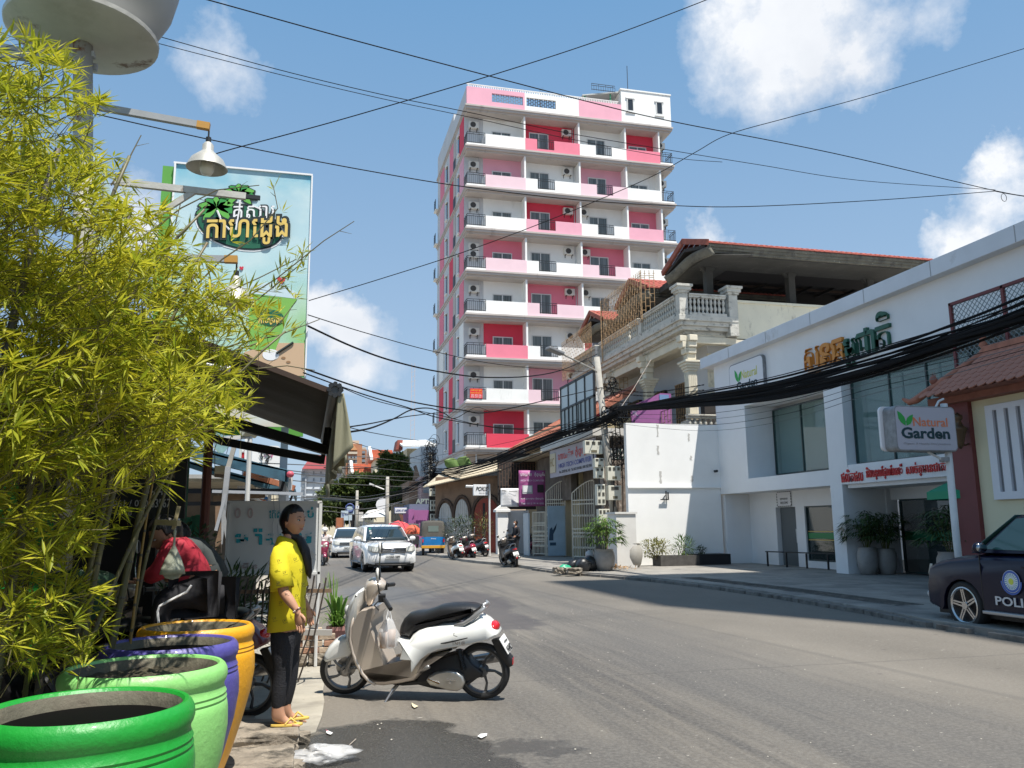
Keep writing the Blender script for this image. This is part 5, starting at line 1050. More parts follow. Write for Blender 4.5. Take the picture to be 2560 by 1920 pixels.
# ---------------------------------------------------------------- the far end of the street
def crown(mb,blobs,n,ls,seed):
    random.seed(seed); vol=[b[3]*b[4]*b[5] for b in blobs]; tot=sum(vol)
    for b,v in zip(blobs,vol):
        for i in range(int(n*v/tot)):
            d=Vector((random.gauss(0,1),random.gauss(0,1),random.gauss(0,1))).normalized(); k=random.random()**.33
            k*=1+.16*math.sin(5*d.x+b[0])*math.sin(4*d.z+b[1]*2)+.12*math.sin(11*d.x+7*d.z)
            p=Vector((b[0]+d.x*k*b[3],b[1]+d.y*k*b[4],b[2]+d.z*k*b[5]))
            mb.leaf(p,d+Vector((random.uniform(-1,1),random.uniform(-1,1),random.uniform(-.9,.9))),Vector((random.uniform(-1,1),random.uniform(-1,1),1)),ls*random.uniform(.6,1.3),ls*.55,.3)
def tree(blobs,n,ls,base,lab,m,seed,r=.25):
    t=T('tree',base,lab,'tree','trees at the end of the street'); q=MB(); b0=Vector(base)
    c=Vector(blobs[0][:3]); mid=Vector((b0.x,b0.y,b0.z+(c.z-b0.z)*.55)); q.tube([b0,mid],[r,r*.75],8)
    for b in blobs: q.tube([mid,mid.lerp(Vector(b[:3]),.5)+Vector((0,0,.2)),Vector(b[:3])],[r*.6,r*.4,r*.15],6)
    O('trunk',q,BARE,t); q=MB(); crown(q,blobs,n,ls,seed); O('crown',q,m,t,kind='stuff'); return t
TG1=leafmat('tree_leaf_dark',(.02,.045,.012),(.12,.15,.035),.25); TG2=leafmat('tree_leaf_mid',(.04,.075,.02),(.18,.22,.06),.25)
def cb(x,y,rx,rz,Y,ry=None): p=pY(*K('C',x,y),Y); s=Y/2050*.2532*1.0; return (p.x,p.y,p.z,rx*s,(ry or rx)*s*.8,rz*s)
b=[cb(440,760,150,110,88),cb(600,700,150,110,88),cb(760,690,150,110,86),cb(560,860,260,130,90),cb(330,820,110,100,92),cb(820,800,170,120,86),cb(700,640,90,60,87),cb(400,930,170,130,90)]
tree(b,15000,.55,(pY(*K('C',560,1000),88).x,88,0),'broad dark tree crown filling the end of the street, lowest and widest',TG1,1)
b=[cb(960,540,120,110,80),cb(890,470,70,90,80),cb(1010,450,90,70,80),cb(1050,600,110,90,80),cb(900,620,110,80,81),cb(880,380,40,30,80)]
tree(b,7000,.42,(pY(*K('C',960,1000),80).x,80,0),'taller feathery tree rising above the street between the tiled houses',TG2,2,.2)
b=[cb(1030,790,110,70,74),cb(990,850,90,60,74),cb(1100,740,60,50,74)]
tree(b,2600,.36,(pY(*K('C',1020,1000),74).x,74,0),'small yellow green tree under the cables in front of the corrugated fence',TG2,3,.15)
b=[cb(290,950,90,80,70),cb(250,880,50,50,70)]
tree(b,2200,.34,(pY(*K('C',285,1150),70).x,70,0),'small dark tree behind the white board at the left kerb',TG1,4,.12)
HZ=lambda c,k:tuple(a*(1-k)+b*k for a,b in zip(c,(.42,.47,.52)))  # blends blue-grey distance haze into a colour
def fbox(nm,k0,k1,Y,D,m,par,zb=None):
    a=pY(*k0,Y); b=pY(*k1,Y); return bxp(nm,min(a.x,b.x),Y,b.z if zb is None else zb,max(a.x,b.x),Y+D,a.z,m,par)
# pale hotel with a red roof
ht=T('hotel',(pY(*K('C',200,700),210).x,210,0),'long pale blue-white hotel with a red roof far down the street','building')
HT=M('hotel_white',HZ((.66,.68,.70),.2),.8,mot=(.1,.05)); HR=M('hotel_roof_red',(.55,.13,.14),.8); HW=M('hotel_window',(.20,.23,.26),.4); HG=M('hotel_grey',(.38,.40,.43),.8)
fbox('wall',K('C',52,525),K('C',490,900),210,20,HT,ht,0); a=pY(*K('C',60,525),210);b=pY(*K('C',490,525),210); q=MB(); q.prism([(0,0),(b.x-a.x,0),(b.x-a.x-1,3.4),(2.2,3.4)],(a.x,208.5,a.z),XP,ZP,(0,22,0)); O('roof',q,HR,ht)
for j in range(5):
    y=560+j*66
    for x in (168,210 if j>9 else 300,345,390,435,240): fbox('window',K('C',x,y-12),K('C',x+13,y+16),209.7,.3,HW,ht)
    fbox('window',K('C',58,y-14),K('C',88,y+18),209.7,.3,HW,ht); fbox('floor_band',K('C',52,y+26),K('C',490,y+32),209.6,.4,HG,ht)
fbox('duct',K('C',92,550),K('C',98,820),209.4,.4,HG,ht)
# orange brown hotel tower
ot=T('far_tower',(pY(*K('C',560,600),190).x,190,0),'orange brick hotel tower with balconies and a crest, far behind the trees','building')
OB=M('orange_brick',(.38,.17,.09),.8,mot=(.3,.1)); OT=M('tan_far',(.52,.44,.34),.8)
fbox('wall',K('C',480,240),K('C',608,900),190,14,OT,ot,0); fbox('wall',K('C',500,275),K('C',640,900),188,14,OB,ot,0); fbox('wing',K('C',605,330),K('C',688,900),191,12,OB,ot,0); fbox('roof_rail',K('C',640,310),K('C',690,333),191,12,OT,ot)
a=pY(*K('C',505,335),187.6); b=pY(*K('C',605,335),187.6); q=MB(); q.prism([(0,0),(b.x-a.x,0),((b.x-a.x)/2,1.5)],(a.x,187.4,a.z),XP,ZP,(0,.6,0)); O('pediment',q,M('gable_orange',(.55,.28,.13),.8),ot)
fbox('name_panel',K('C',515,352),K('C',606,375),187.4,.5,OT,ot)
for j in range(8):
    y=392+j*42
    for x in (518,552,582): fbox('window',K('C',x,y),K('C',x+20,y+26),187.6,.4,HW,ot)
    fbox('window',K('C',636,y-48),K('C',684,y-22),190.6,.4,HW,ot); fbox('balcony_band',K('C',515,y+30),K('C',606,y+36),187.3,.7,OT,ot)
# tiled houses
TR=M('far_tiles',(.50,.14,.07),.8,mot=(1.2,.18),bump=(6,.8)); CR=M('far_cream',(.66,.58,.42),.85,mot=(.3,.08)); WT=M('far_white',(.72,.71,.68),.8)
def thouse(x0,x1,yr,ye,yb,Y,lab):
    t=T('tiled_house',(pY(*K('C',x0,ye),Y).x,Y,0),lab,'house'); a=pY(*K('C',x0,ye),Y); b=pY(*K('C',x1,ye),Y); r=pY(*K('C',x0,yr),Y+4)
    q=MB(); q.prism([(0,a.z),(4.2,r.z),(8.4,a.z),(8.4,a.z-.2),(0,a.z-.2)],(a.x,Y,0),YP,ZP,(b.x-a.x,0,0)); O('roof',q,TR,t)
    for k in range(1,11): bxp('tile_course',a.x,Y+k*.38-.03,a.z+(r.z-a.z)*k*.38/4.2,b.x,Y+k*.38+.05,a.z+(r.z-a.z)*k*.38/4.2+.09,TR,t)
    bxp('wall',a.x+.4,Y+.5,0,b.x-.3,Y+8,a.z-.2,CR,t); q=MB(); q.prism([(-.4,a.z-.3),(4.2,r.z+.15),(8.8,a.z-.3),(8.8,a.z),(4.2,r.z+.5),(-.4,a.z)],(a.x-.35,Y,0),YP,ZP,(.4,0,0)); O('barge_board',q,WT,t)
    for k in range(3): bxp('window',a.x+.8+k*(b.x-a.x)/3.2,Y+.42,a.z-2.2,a.x+1.7+k*(b.x-a.x)/3.2,Y+.5,a.z-.8,HW,t)
thouse(565,780,470,550,900,125,'cream house with an orange tiled roof, lower of the two behind the trees')
thouse(755,975,332,415,900,118,'cream house with an orange tiled roof, higher of the two behind the feathery tree')
ch=T('corrugated_house',(pY(*K('C',1150,500),92).x,92,0),'cream corrugated house with a white roof and louvred windows left of the tower','house'); 
fbox('wall',K('C',1095,320),K('C',1240,900),92,9,CR,ch,0); a=pY(*K('C',1055,300),90.5); b=pY(*K('C',1400,290),90.5)
q=MB(); q.add([(a.x,90.5,a.z),(b.x,90.5,b.z),(b.x,100,b.z+1.5),(a.x+.3,100,a.z+1.5)],[(0,1,2,3)]); O('roof',q,WT,ch,solid=.2)
for k in range(16): fbox('corrugation',K('C',1096+k*9,330),K('C',1099+k*9,620),91.9,.1,M('corr_shade',(.5,.44,.3),.8),ch)
fbox('window',K('C',1188,395),K('C',1230,465),91.8,.2,HW,ch); 
for k in range(4): fbox('window_bar',K('C',1188+k*13,395),K('C',1190+k*13,465),91.7,.1,WT,ch)
a=pY(*K('C',985,330),95); q=MB(); q.prism([(0,0),(.8,0),(.8,1.1),(.2,1.1)],(a.x,95,a.z),XP,ZP,(0,3,0)); O('roof_turret',q,M('maroon_tiles',(.3,.08,.06),.8),ch)
gh=T('grey_annex',(pY(*K('C',1310,400),82).x,82,0),'plain grey annex wall between the corrugated house and the tower','building'); fbox('wall',K('C',1232,300),K('C',1420,900),82,9,GREYW,gh,0); fbox('shade_band',K('C',1370,320),K('C',1388,540),81.9,.1,HG,gh)
# corrugated fence and the purple shop
fn=T('corrugated_fence',(pY(*K('C',1020,1000),71).x,71,0),'tall beige corrugated sheet fence behind the far pole','fence')
for k in range(14): fbox('sheet',K('C',940+k*12.5,868),K('C',951+k*12.5,1080),71+.05*(k%2),.05,TAN,fn,0)
fbox('top_rail',K('C',940,864),K('C',1115,870),70.95,.2,HG,fn)
ps=T('purple_shop',(pY(*K('C',1210,1000),64).x,64,0),'purple painted shopfront with dark awnings beyond the parked tuk-tuk','shop'); PP_=M('shop_purple',(.33,.11,.28),.8,mot=(.6,.12))
fbox('wall',K('C',1115,930),K('C',1345,1100),64,4,PP_,ps,0); fbox('pilaster',K('C',1112,920),K('C',1165,1080),63.8,.2,PP_,ps,0); fbox('upper_wall',K('C',1120,870),K('C',1345,935),64.5,4,M('slate_blue',(.14,.17,.24),.8),ps); fbox('upper_wall',K('C',1235,600),K('C',1345,870),66,4,M('rose_grey_wall',(.35,.25,.25),.8,mot=(1,.2)),ps)
a=pY(*K('C',1115,920),63); b=pY(*K('C',1345,960),63); q=MB(); q.add([(a.x+3,62,a.z-.3),(b.x,62,b.z+.2),(b.x,64,b.z+1.1),(a.x+3,64,a.z+.5)],[(0,1,2,3)]); O('awning',q,VDK,ps,solid=.05)
q=MB(); a=pY(*K('C',1185,485),60.0); b=pY(*K('C',1150,640),60.); c_=pY(*K('C',1222,600),60.); q.add([a,b,c_,(c_.x,61.5,c_.z),(a.x,61.5,a.z)],[(0,1,2),(0,2,3,4)]); O('gable_awning',q,VDK,ps,solid=.05)
fbox('window',K('C',1262,620),K('C',1320,760),65.8,.2,HW,ps); TXT('APTS',tuple(pY(*K('C',1182,868),63.4)),XP,ZP,1.2,.4,M('letter_pale',(.25,.30,.28),.6),ps,.05,.03)
# boards and signs
def sign(k0,k1,Y,lab,m,txt=(),post=True,parent_cat='sign',grp=None):
    a=pY(*k0,Y); b=pY(*k1,Y); t=T('street_sign',(a.x,Y,0),lab,parent_cat,grp); q=MB(); q.box(a.x,Y,b.z,b.x,Y+.14,a.z); o=O('board',q,m,t)
    W_,H_=b.x-a.x,a.z-b.z
    for s,u0,u1,v0,v1,mm in txt: TXT(s,(a.x+W_*u0,Y-.012,b.z+H_*v0),XP,ZP,W_*(u1-u0),H_*(v1-v0),mm,o,.008,.02)
    if post: q=MB(); q.tube([((a.x+b.x)/2,Y+.2,.1),((a.x+b.x)/2,Y+.2,a.z)],.05,6); O('post',q,HG,t)
    return t,o,a,b
BLU=M('print_blue',(.05,.08,.25),.6); TEA=M('sign_pale_blue',(.48,.58,.64),.6)
sign(K('C',972,900),K('C',1105,965),66,'white sign in a blue frame reading look at me above the corrugated fence',BLU,(),False)
sign(K('C',978,906),K('C',1100,959),65.8,'white face of the look at me sign, above the corrugated fence',PWH,(('LOOK AT ME',.06,.94,.3,.7,BLU),),False)
t,o,a,b=sign(K('C',490,888),K('C',574,970),72,'pale blue shop sign with a ring emblem on a post at the tree',TEA,(('Candol',.12,.88,.12,.34,BLU),('Restaurant',.1,.9,.42,.54,BLU)))
q=MB(); c=Vector((a.x+(b.x-a.x)*.5,71.98,b.z+(a.z-b.z)*.78)); q.tube([c+Vector((.33*math.cos(R(i*30)),0,.33*math.sin(R(i*30)))) for i in range(13)],.06,5,False); O('ring_emblem',q,BLU,o)
sign(K('C',446,935),K('C',515,1030),70,'pale shop sign with a dark leaf picture, lower left of the ring sign',TEA,(('W',.05,.45,.3,.85,BLU),('Shop',.5,.95,.5,.7,BLU)))
sign(K('C',520,975),K('C',552,1030),70.5,'small pale board to the right of the leaf sign',TEA,(),False)
sign(K('C',590,885),K('C',622,915),73,'little white square sign by the tree trunk',PWH,(('7',.3,.7,.15,.85,BLU),),False)
sign(K('C',620,948),K('C',662,1040),71,'upright cream sign panel left of the white canopy',DUS,())
t,o,a,b=sign(K('C',818,845),K('C',892,955),68,'dark arched cafe sign with a white cup emblem beside the far pole',M('sign_charcoal',(.04,.05,.07),.6),(('COFFEE',.1,.9,.32,.45,PWH),('Amazon',.1,.9,.06,.2,PWH)),False)
q=MB(); c=Vector((a.x+(b.x-a.x)*.5,67.97,b.z+(a.z-b.z)*.72)); q.prism([(.55*math.cos(R(i*30)),.55*math.sin(R(i*30))) for i in range(12)],c,XP,ZP,(0,.02,0)); O('emblem_print',q,PWH,o)
cn=T('canopy_stall',(pY(*K('C',700,1050),64).x,64,0),'white canvas street stall canopy in front of the far trees','stall'); a=pY(*K('C',650,985),64); b=pY(*K('C',880,985),64)
q=MB(); q.add([(a.x-.2,62,a.z-.2),(b.x,62,b.z-.1),(b.x,66,b.z+.5),(a.x+.6,66,a.z+.4),((a.x+b.x)/2,64,a.z+.45)],[(0,1,4),(1,2,4),(2,3,4),(3,0,4)]); O('canvas',q,DUS,cn,solid=.04); q=MB(); q.box(a.x,63,.1,a.x+3.2,63.1,a.z-.5); O('side_sheet',q,DUS,cn)
for x in (a.x,b.x-.2): bxp('post',x,62.2,0,x+.08,62.3,a.z,HG,cn)
q=MB(); q.add([pY(*K('C',1015,965),60.),pY(*K('C',1058,980),60.),pY(*K('C',1062,1095),60.)],[(0,1,2)]); o=O('flag',q,M('flag_rust',(.16,.07,.05),.8),solid=.02); tag(o,'dark rust coloured pennant hanging under the look at me sign','flag')
t=T('timber_stack',(pY(*K('C',430,1050),66).x,66,0),'orange brown sheet metal stand beside the far tree trunk','stall'); fbox('sheet',K('C',400,1005),K('C',470,1095),66,1.5,M('rust_orange',(.36,.13,.06),.8,mot=(2,.2)),t,0)
t=T('market_umbrella',(pY(*K('C',1150,1110),55).x,55,0),'orange red market umbrella sheltering a stall beside the blue tuk-tuk','umbrella'); a=pY(*K('C',1062,1105),55); b=pY(*K('C',1240,1105),55); c=(a+b)/2; r=(b.x-a.x)/2
q=MB(); q.lathe([(r,0),(r*1.0,.12),(r*.8,.35),(r*.4,.55),(.01,.62)],(c.x,55,c.z-.4),10); O('canopy',q,M('umbrella_orange',(.62,.11,.05),.7),t,auto=30); bxp('pole',c.x-.03,55,0,c.x+.03,55.06,c.z,HG,t)
a=pY(*K('C',1010,1075),57); q=MB(); q.lathe([(1.2,0),(1.15,.15),(.6,.6),(.01,.8)],(a.x,57,a.z-.5),10); o=tag(O('market_umbrella',q,M('umbrella_red',(.55,.06,.07),.7),auto=30),'red umbrella half hidden behind the front white car','umbrella')
# far poles and the mast
for x,y0,y1,Y,lab in ((905,600,1065,62,'grey concrete pole with a lamp arm in the middle of the far street'),(605,735,1100,76,'thin far pole under the dark tree')):
    a=pY(*K('C',x,y0),Y); kpole(Vector((a.x,Y,0)),a,.17,.12,lab)
a=pY(*K('C',725,668),62); b=pY(*K('C',870,725),62); t=T('street_lamp',tuple(b),'slim street lamp arm on the far grey pole','street lamp'); q=MB(); q.tube([a,b],.05,5); q.beam(a,a.lerp(b,.3),.3,.12); O('arm',q,FRM,t)
a=pY(*K('C',1150,240),300); c=pY(*K('C',1150,-520),300); t=T('radio_mast',(a.x,300,0),'thin lattice radio mast far beyond the houses','mast'); q=MB(); MS=M('mast_grey',(.5,.45,.45),.7)
for dx in (-.9,.9): q.beam((a.x+dx,300,0),(a.x+dx*.6,300,c.z),.16,.16)
for k in range(34): z=a.z*0+k*c.z/34; q.beam((a.x-.85,300,z),(a.x+.85,300,z+c.z/68),.1,.1)
O('lattice',q,MS,t,kind='stuff')
# low street fronts that close the far end
for i,(x0,x1,Y,h,m,lab) in enumerate([(8.2,12,68,5.4,BRW,'brown low house behind the meter column'),(-14,-3.2,95,6.0,CR,'cream low shop row at the far left of the street'),(-40,-14,120,9,WT,'white block far off to the left behind the signs'),(2.0,30,150,7,CR,'cream row closing the far end of the street'),(30,60,80,12,GREYW,'grey block to the right behind the tower')]):
    t=T('low_building',((x0+x1)/2,Y,0),lab,'building'); bxp('wall',x0,Y,0,x1,Y+8,h,m,t)
    for k in range(int((x1-x0)/2.4)): bxp('window',x0+.7+k*2.4,Y-.05,h-2.2,x0+1.9+k*2.4,Y,h-.8,HW,t)
# ---------------------------------------------------------------- left side: the coffee billboard
bb=T('billboard',(-2.3,14,0),'tall pale blue coffee billboard with a green palm logo and Khmer lettering','billboard')
def skyprint():
    m=bpy.data.materials.new('billboard_print'); m.use_nodes=True; n=m.node_tree.nodes; l=m.node_tree.links; b=n['Principled BSDF']; b.inputs['Roughness'].default_value=.45
    t=n.new('ShaderNodeTexCoord'); s=n.new('ShaderNodeSeparateXYZ'); l.new(t.outputs['Generated'],s.inputs[0])
    r=n.new('ShaderNodeValToRGB'); l.new(s.outputs['Z'],r.inputs[0]); e=r.color_ramp.elements
    e[0].position=0; e[0].color=(.55,.36,.20,1); e[1].position=1; e[1].color=(.12,.42,.56,1)
    for p,c in ((.10,(.62,.50,.36)),(.13,(.42,.60,.60)),(.4,(.40,.62,.45)),(.52,(.40,.62,.62)),(.7,(.48,.66,.70)),(.88,(.42,.60,.66))): q=e.new(p); q.color=(*c,1)
    k=n.new('ShaderNodeTexNoise'); k.inputs['Scale'].default_value=2.2; k.inputs['Detail'].default_value=4; mp=n.new('ShaderNodeMapping'); mp.inputs['Scale'].default_value=(1,1,2.6); l.new(t.outputs['Generated'],mp.inputs[0]); l.new(mp.outputs[0],k.inputs['Vector'])
    x=n.new('ShaderNodeMix'); x.data_type='RGBA'; mr=n.new('ShaderNodeMapRange'); l.new(k.outputs['Fac'],mr.inputs[0]); mr.inputs[1].default_value=.45; mr.inputs[2].default_value=.7; mr.inputs[4].default_value=.7; l.new(mr.outputs[0],x.inputs[0]); l.new(r.outputs[0],x.inputs[6]); x.inputs[7].default_value=(.66,.76,.74,1)
    # a green field up each side of the lower half
    d=n.new('ShaderNodeMath'); d.operation='SUBTRACT'; l.new(s.outputs['X'],d.inputs[0]); d.inputs[1].default_value=.5; ab=n.new('ShaderNodeMath'); ab.operation='ABSOLUTE'; l.new(d.outputs[0],ab.inputs[0])
    g=n.new('ShaderNodeMapRange'); l.new(ab.outputs[0],g.inputs[0]); g.inputs[1].default_value=.28; g.inputs[2].default_value=.46; h=n.new('ShaderNodeMapRange'); l.new(s.outputs['Z'],h.inputs[0]); h.inputs[1].default_value=.6; h.inputs[2].default_value=.35
    mm=n.new('ShaderNodeMath'); mm.operation='MULTIPLY'; l.new(g.outputs[0],mm.inputs[0]); l.new(h.outputs[0],mm.inputs[1]); m2=n.new('ShaderNodeMath'); m2.operation='MULTIPLY'; l.new(mm.outputs[0],m2.inputs[0]); m2.inputs[1].default_value=.8
    y=n.new('ShaderNodeMix'); y.data_type='RGBA'; l.new(m2.outputs[0],y.inputs[0]); l.new(x.outputs[2],y.inputs[6]); y.inputs[7].default_value=(.22,.50,.12,1); l.new(y.outputs[2],b.inputs['Base Color']); return m
YB_=14.
tl=pY(*K('B',175,85),YB_); tr=pY(*K('B',1140,190),YB_); br=pY(*K('B',1090,1590),YB_)
bz0=3.3; bxp('panel',tl.x,YB_,bz0,tr.x,YB_+.06,tl.z,skyprint(),bb); pan=[o for o in COL.objects if o.parent is bb][0]
bxp('frame_top',tl.x-.04,YB_-.03,tl.z,tr.x+.02,YB_+.1,tl.z+.03,PWH,bb); bxp('frame_side',tl.x-.03,YB_-.03,bz0,tl.x,YB_+.1,tl.z,PWH,bb); bxp('frame_side',tr.x,YB_-.03,bz0,tr.x+.025,YB_+.1,tl.z,PWH,bb)
GSD=M('billboard_green',(.10,.33,.05),.6,mot=(1,.08)); bxp('side_panel',tl.x-.22,YB_+.05,bz0,tl.x-.03,YB_+1.4,tl.z-.03,GSD,bb); bxp('back_panel',tl.x-.05,YB_+1.4,bz0,tr.x,YB_+1.5,tl.z-.1,GSD,bb)
sc_=(tr.x-tl.x)/965.   # metres per crop pixel
def bp2(x,y): p=pY(*K('B',x,y),YB_-.012); return p.x,p.z
def bpoly(nm,pts,m,dy=0,par=None):
    q=MB(); P_=[bp2(*p) for p in pts]; q.prism(P_,(0,YB_-.004-dy,0),XP,ZP,(0,.004,0)); return O(nm,q,m,par or pan)
DG=M('logo_dark_green',(.005,.11,.055),.5); OUT=M('logo_outline',(.01,.02,.02),.5); LG=M('logo_leaf',(.03,.28,.05),.5); LG2=M('logo_leaf_light',(.12,.42,.06),.5); GOLD=M('logo_gold',(.74,.52,.13),.5)
def ellp(cx,cy,rx,ry,n=28,rot=0): return [(cx+rx*math.cos(2*PI*i/n)*math.cos(rot)-ry*math.sin(2*PI*i/n)*math.sin(rot),cy+rx*math.cos(2*PI*i/n)*math.sin(rot)+ry*math.sin(2*PI*i/n)*math.cos(rot)) for i in range(n)]
bpoly('logo_print',ellp(625,530,325,172,rot=.22),PWH,.002); bpoly('logo_print',ellp(625,530,314,162,rot=.22),OUT,.006); bpoly('logo_print',ellp(625,530,302,150,rot=.22),DG,.010)
def palm_print(cx,cy,r):
    for k in range(9):
        a=R(-212+30.5*k); L_=r*(1 if 0<k<8 else .8); d=(math.cos(a),math.sin(a)*.8); nn=(-d[1],d[0]); w=r*.30
        f=lambda u,v:(cx+d[0]*L_*u+nn[0]*w*v,cy+d[1]*L_*u+nn[1]*w*v+.25*r*u*u)
        bpoly('leaf_print',[f(0,-.1),f(.3,-.8),f(.7,-.9),f(1.08,-.2),f(1.0,.35),f(.6,.9),f(.2,.6)],OUT,.014); bpoly('leaf_print',[f(0,-.05),f(.3,-.6),f(.7,-.65),f(.98,-.1),f(.9,.2),f(.55,.6),f(.2,.4)],LG if k%2 else LG2,.018)
palm_print(622,300,130); palm_print(462,400,148)
for pts in ([(632,330),(625,420),(600,560)],[(466,420),(500,500),(555,560)]):
    q=MB(); q.tube([(bp2(*p)[0],YB_-.03,bp2(*p)[1]) for p in pts],.018,5); O('stem_print',q,PWH,pan)
def btx(s,x0,y0,x1,y1,m,off,bold,sh=0):
    a=bp2(x0,y1); b=bp2(x1,y0); TXT(s,(a[0],YB_-off,a[1]),(1,0,.10),ZP,b[0]-a[0],b[1]-a[1],m,pan,.003,bold,shear=sh)
btx('គួសារ',570,405,885,525,OUT,.030,.06); btx('គួសារ',578,414,878,518,PWH,.035,.0)
btx('កាហេដូង',365,500,995,690,OUT,.038,.085); btx('កាហេដូង',385,514,975,674,GOLD,.045,.012)
# cup, hearts, small logo and beans printed lower down
bpoly('cup_print',[(705,1000),(1040,1050),(990,1120),(880,1425),(700,1410),(690,1200)],M('cup_green',(.20,.45,.08),.5),.004); bpoly('cup_print',[(620,950),(900,930),(1045,1010),(1040,1050),(700,1010),(600,1010)],M('cup_glass',(.55,.68,.72),.4),.006)
bpoly('logo_print',ellp(850,1185,95,58,rot=.1),DG,.012); btx('កាហេ្វដូង',760,1195,945,1240,GOLD,.016,.03)
for cx,cy,s in ((290,882,26),(925,915,30),(640,830,16)): bpoly('heart_print',[(cx,cy+s),(cx-s,cy-.1*s),(cx-s*.8,cy-.7*s),(cx-.3*s,cy-.7*s),(cx,cy-.3*s),(cx+.4*s,cy-.8*s),(cx+s,cy-.5*s),(cx+.8*s,cy+.2*s)],M('heart_red',(.6,.02,.05),.5),.012)
bpoly('table_print',[(880,1365),(1090,1365),(1090,1600),(600,1600),(660,1430)],M('table_tan',(.58,.40,.25),.5),.003); bpoly('saucer_print',ellp(850,1450,60,40),PWH,.008)
q=MB(); q.tube([(bp2(890,1440)[0],YB_-.02,bp2(890,1440)[1]),(bp2(1010,1362)[0],YB_-.02,bp2(1010,1362)[1])],.02,5); O('straw_print',q,OUT,pan)
for cx,cy in ((940,1472),(975,1502)): bpoly('bean_print',ellp(cx,cy,16,9,10),M('bean_brown',(.3,.17,.08),.5),.008)
for x in (tl.x+.3,tr.x-.3): bxp('support',x-.06,YB_+.5,0,x+.06,YB_+.62,bz0+.3,HG,bb)
# ---------------------------------------------------------------- cup-and-saucer sculpture on its post
OWH=M('old_white_paint',(.50,.49,.45),.7,mot=(1.3,.15),bump=(9,.3),dirt=[((.16,.10,.07),2.6,.60,.68),((.32,.30,.26),1.1,.5,.7)])
cs_=T('cup_sculpture',(-1.95,7,0),'giant old white cup and saucer sculpture with peeling rim on a rusty post, top left','sculpture')
dc=pY(*K('F',179,92),7.); q=MB(); q.lathe([(.001,-.02),(.30,-.02),(.56,.03),(.585,.05),(.59,.085),(.56,.10),(.3,.06),(.001,.05)],dc,40); O('saucer',q,OWH,cs_,auto=40)
q=MB(); q.lathe([(.30,.05),(.36,.12),(.48,.24),(.57,.42),(.62,.65),(.64,.95),(.62,.95),(.5,.6),(.001,.4)],(dc.x+.10,dc.y+.05,dc.z),36); O('cup',q,M('cup_grey_white',(.42,.42,.41),.6,mot=(1,.1)),cs_,auto=50)
q=MB(); pb=pY(*K('F',180,640),7.); q.tube([(pb.x,7,0),(pb.x,7,pb.z),(dc.x,7,dc.z)],.075,12); O('post',q,M('rusty_white_post',(.42,.40,.36),.8,mot=(2,.2),dirt=((.22,.08,.03),3.2,.57,.64)),cs_,smooth=True)
q=MB(); q.beam((dc.x-1.4,7.0,dc.z-.32),(dc.x+.1,7,dc.z-.10),.05,.05); q.beam((dc.x-1.4,7.1,dc.z-.10),(dc.x+.1,7.1,dc.z-.16),.04,.06); q.beam((dc.x-1.4,7.05,dc.z+.0),(dc.x-.2,7.05,dc.z-.14),.035,.04); O('brace',q,HG,cs_)
GALV=M('galvanised_bar',(.34,.35,.36),.55,mot=(3,.15)); AMB=M('amber_tape',(.50,.26,.05),.5); ALU=M('lamp_aluminium',(.46,.45,.41),.45,metal=.25,mot=(3,.2)); BULB=M('milky_bulb',(.72,.69,.62),.3)
def belllamp(top,s,par):
    q=MB(); q.lathe([(.001,.02),(.030,.0),(.045,-.02),(.045,-.07),(.075,-.10),(.13,-.15),(.155,-.20),(.165,-.225),(.160,-.225),(.12,-.165),(.06,-.12),(.03,-.1)],top,28); 
    q.v=[(top[0]+(p[0]-top[0])*s,top[1]+(p[1]-top[1])*s,top[2]+(p[2]-top[2])*s) for p in q.v]; o=O('lamp_shade',q,ALU,par,auto=60)
    q=MB(); q.lathe([(.001,-.285),(.04,-.275),(.058,-.24),(.058,-.19),(.03,-.15),(.001,-.14)],top,16); q.v=[(top[0]+(p[0]-top[0])*s,top[1]+(p[1]-top[1])*s,top[2]+(p[2]-top[2])*s) for p in q.v]; O('bulb',q,BULB,o,smooth=True)
    q=MB(); q.cyl((top[0],top[1],top[2]),(top[0],top[1],top[2]+.05*s),.022*s,n=8); q.tube([(top[0],top[1],top[2]+.05*s),(top[0],top[1],top[2]+.11)],.008,5); O('cap',q,BLK,o)
for k0,k1,Y,lab in (((175,224),(452,274),7.,'upper bell lamp hanging from a long grey bar in front of the sky'),((240,553),(512,561),7.,'lower bell lamp half hidden by bamboo in front of the billboard')):
    a=pY(*K('F',*k0),Y); b=pY(*K('F',*k1),Y); t=T('bell_lamp',tuple(b),lab,'lamp','bell lamps on long bars'); q=MB(); q.beam(a,b,.045,.055); O('bar',q,GALV,t); d=(b-a).normalized(); q=MB(); q.beam(b-d*.10,b+d*.005,.052,.06); O('end_wrap',q,AMB,t); belllamp(b+Vector((0,0,-.15)),1.03,t)
a=pY(*K('F',245,392),7.); b=pY(*K('F',562,428),7.); t=T('steel_bar',tuple(a),'peeling white steel bar with a bare black end crossing the billboard palm logo','bar'); q=MB(); q.beam(a,b-(b-a)*.1,.04,.055); q.beam(pY(*K('F',330,470),7.),a.lerp(b,.55),.035,.045); O('bar',q,OWH,t); q=MB(); q.beam(b-(b-a)*.1,b,.03,.035); O('bar_end',q,BLK,t)
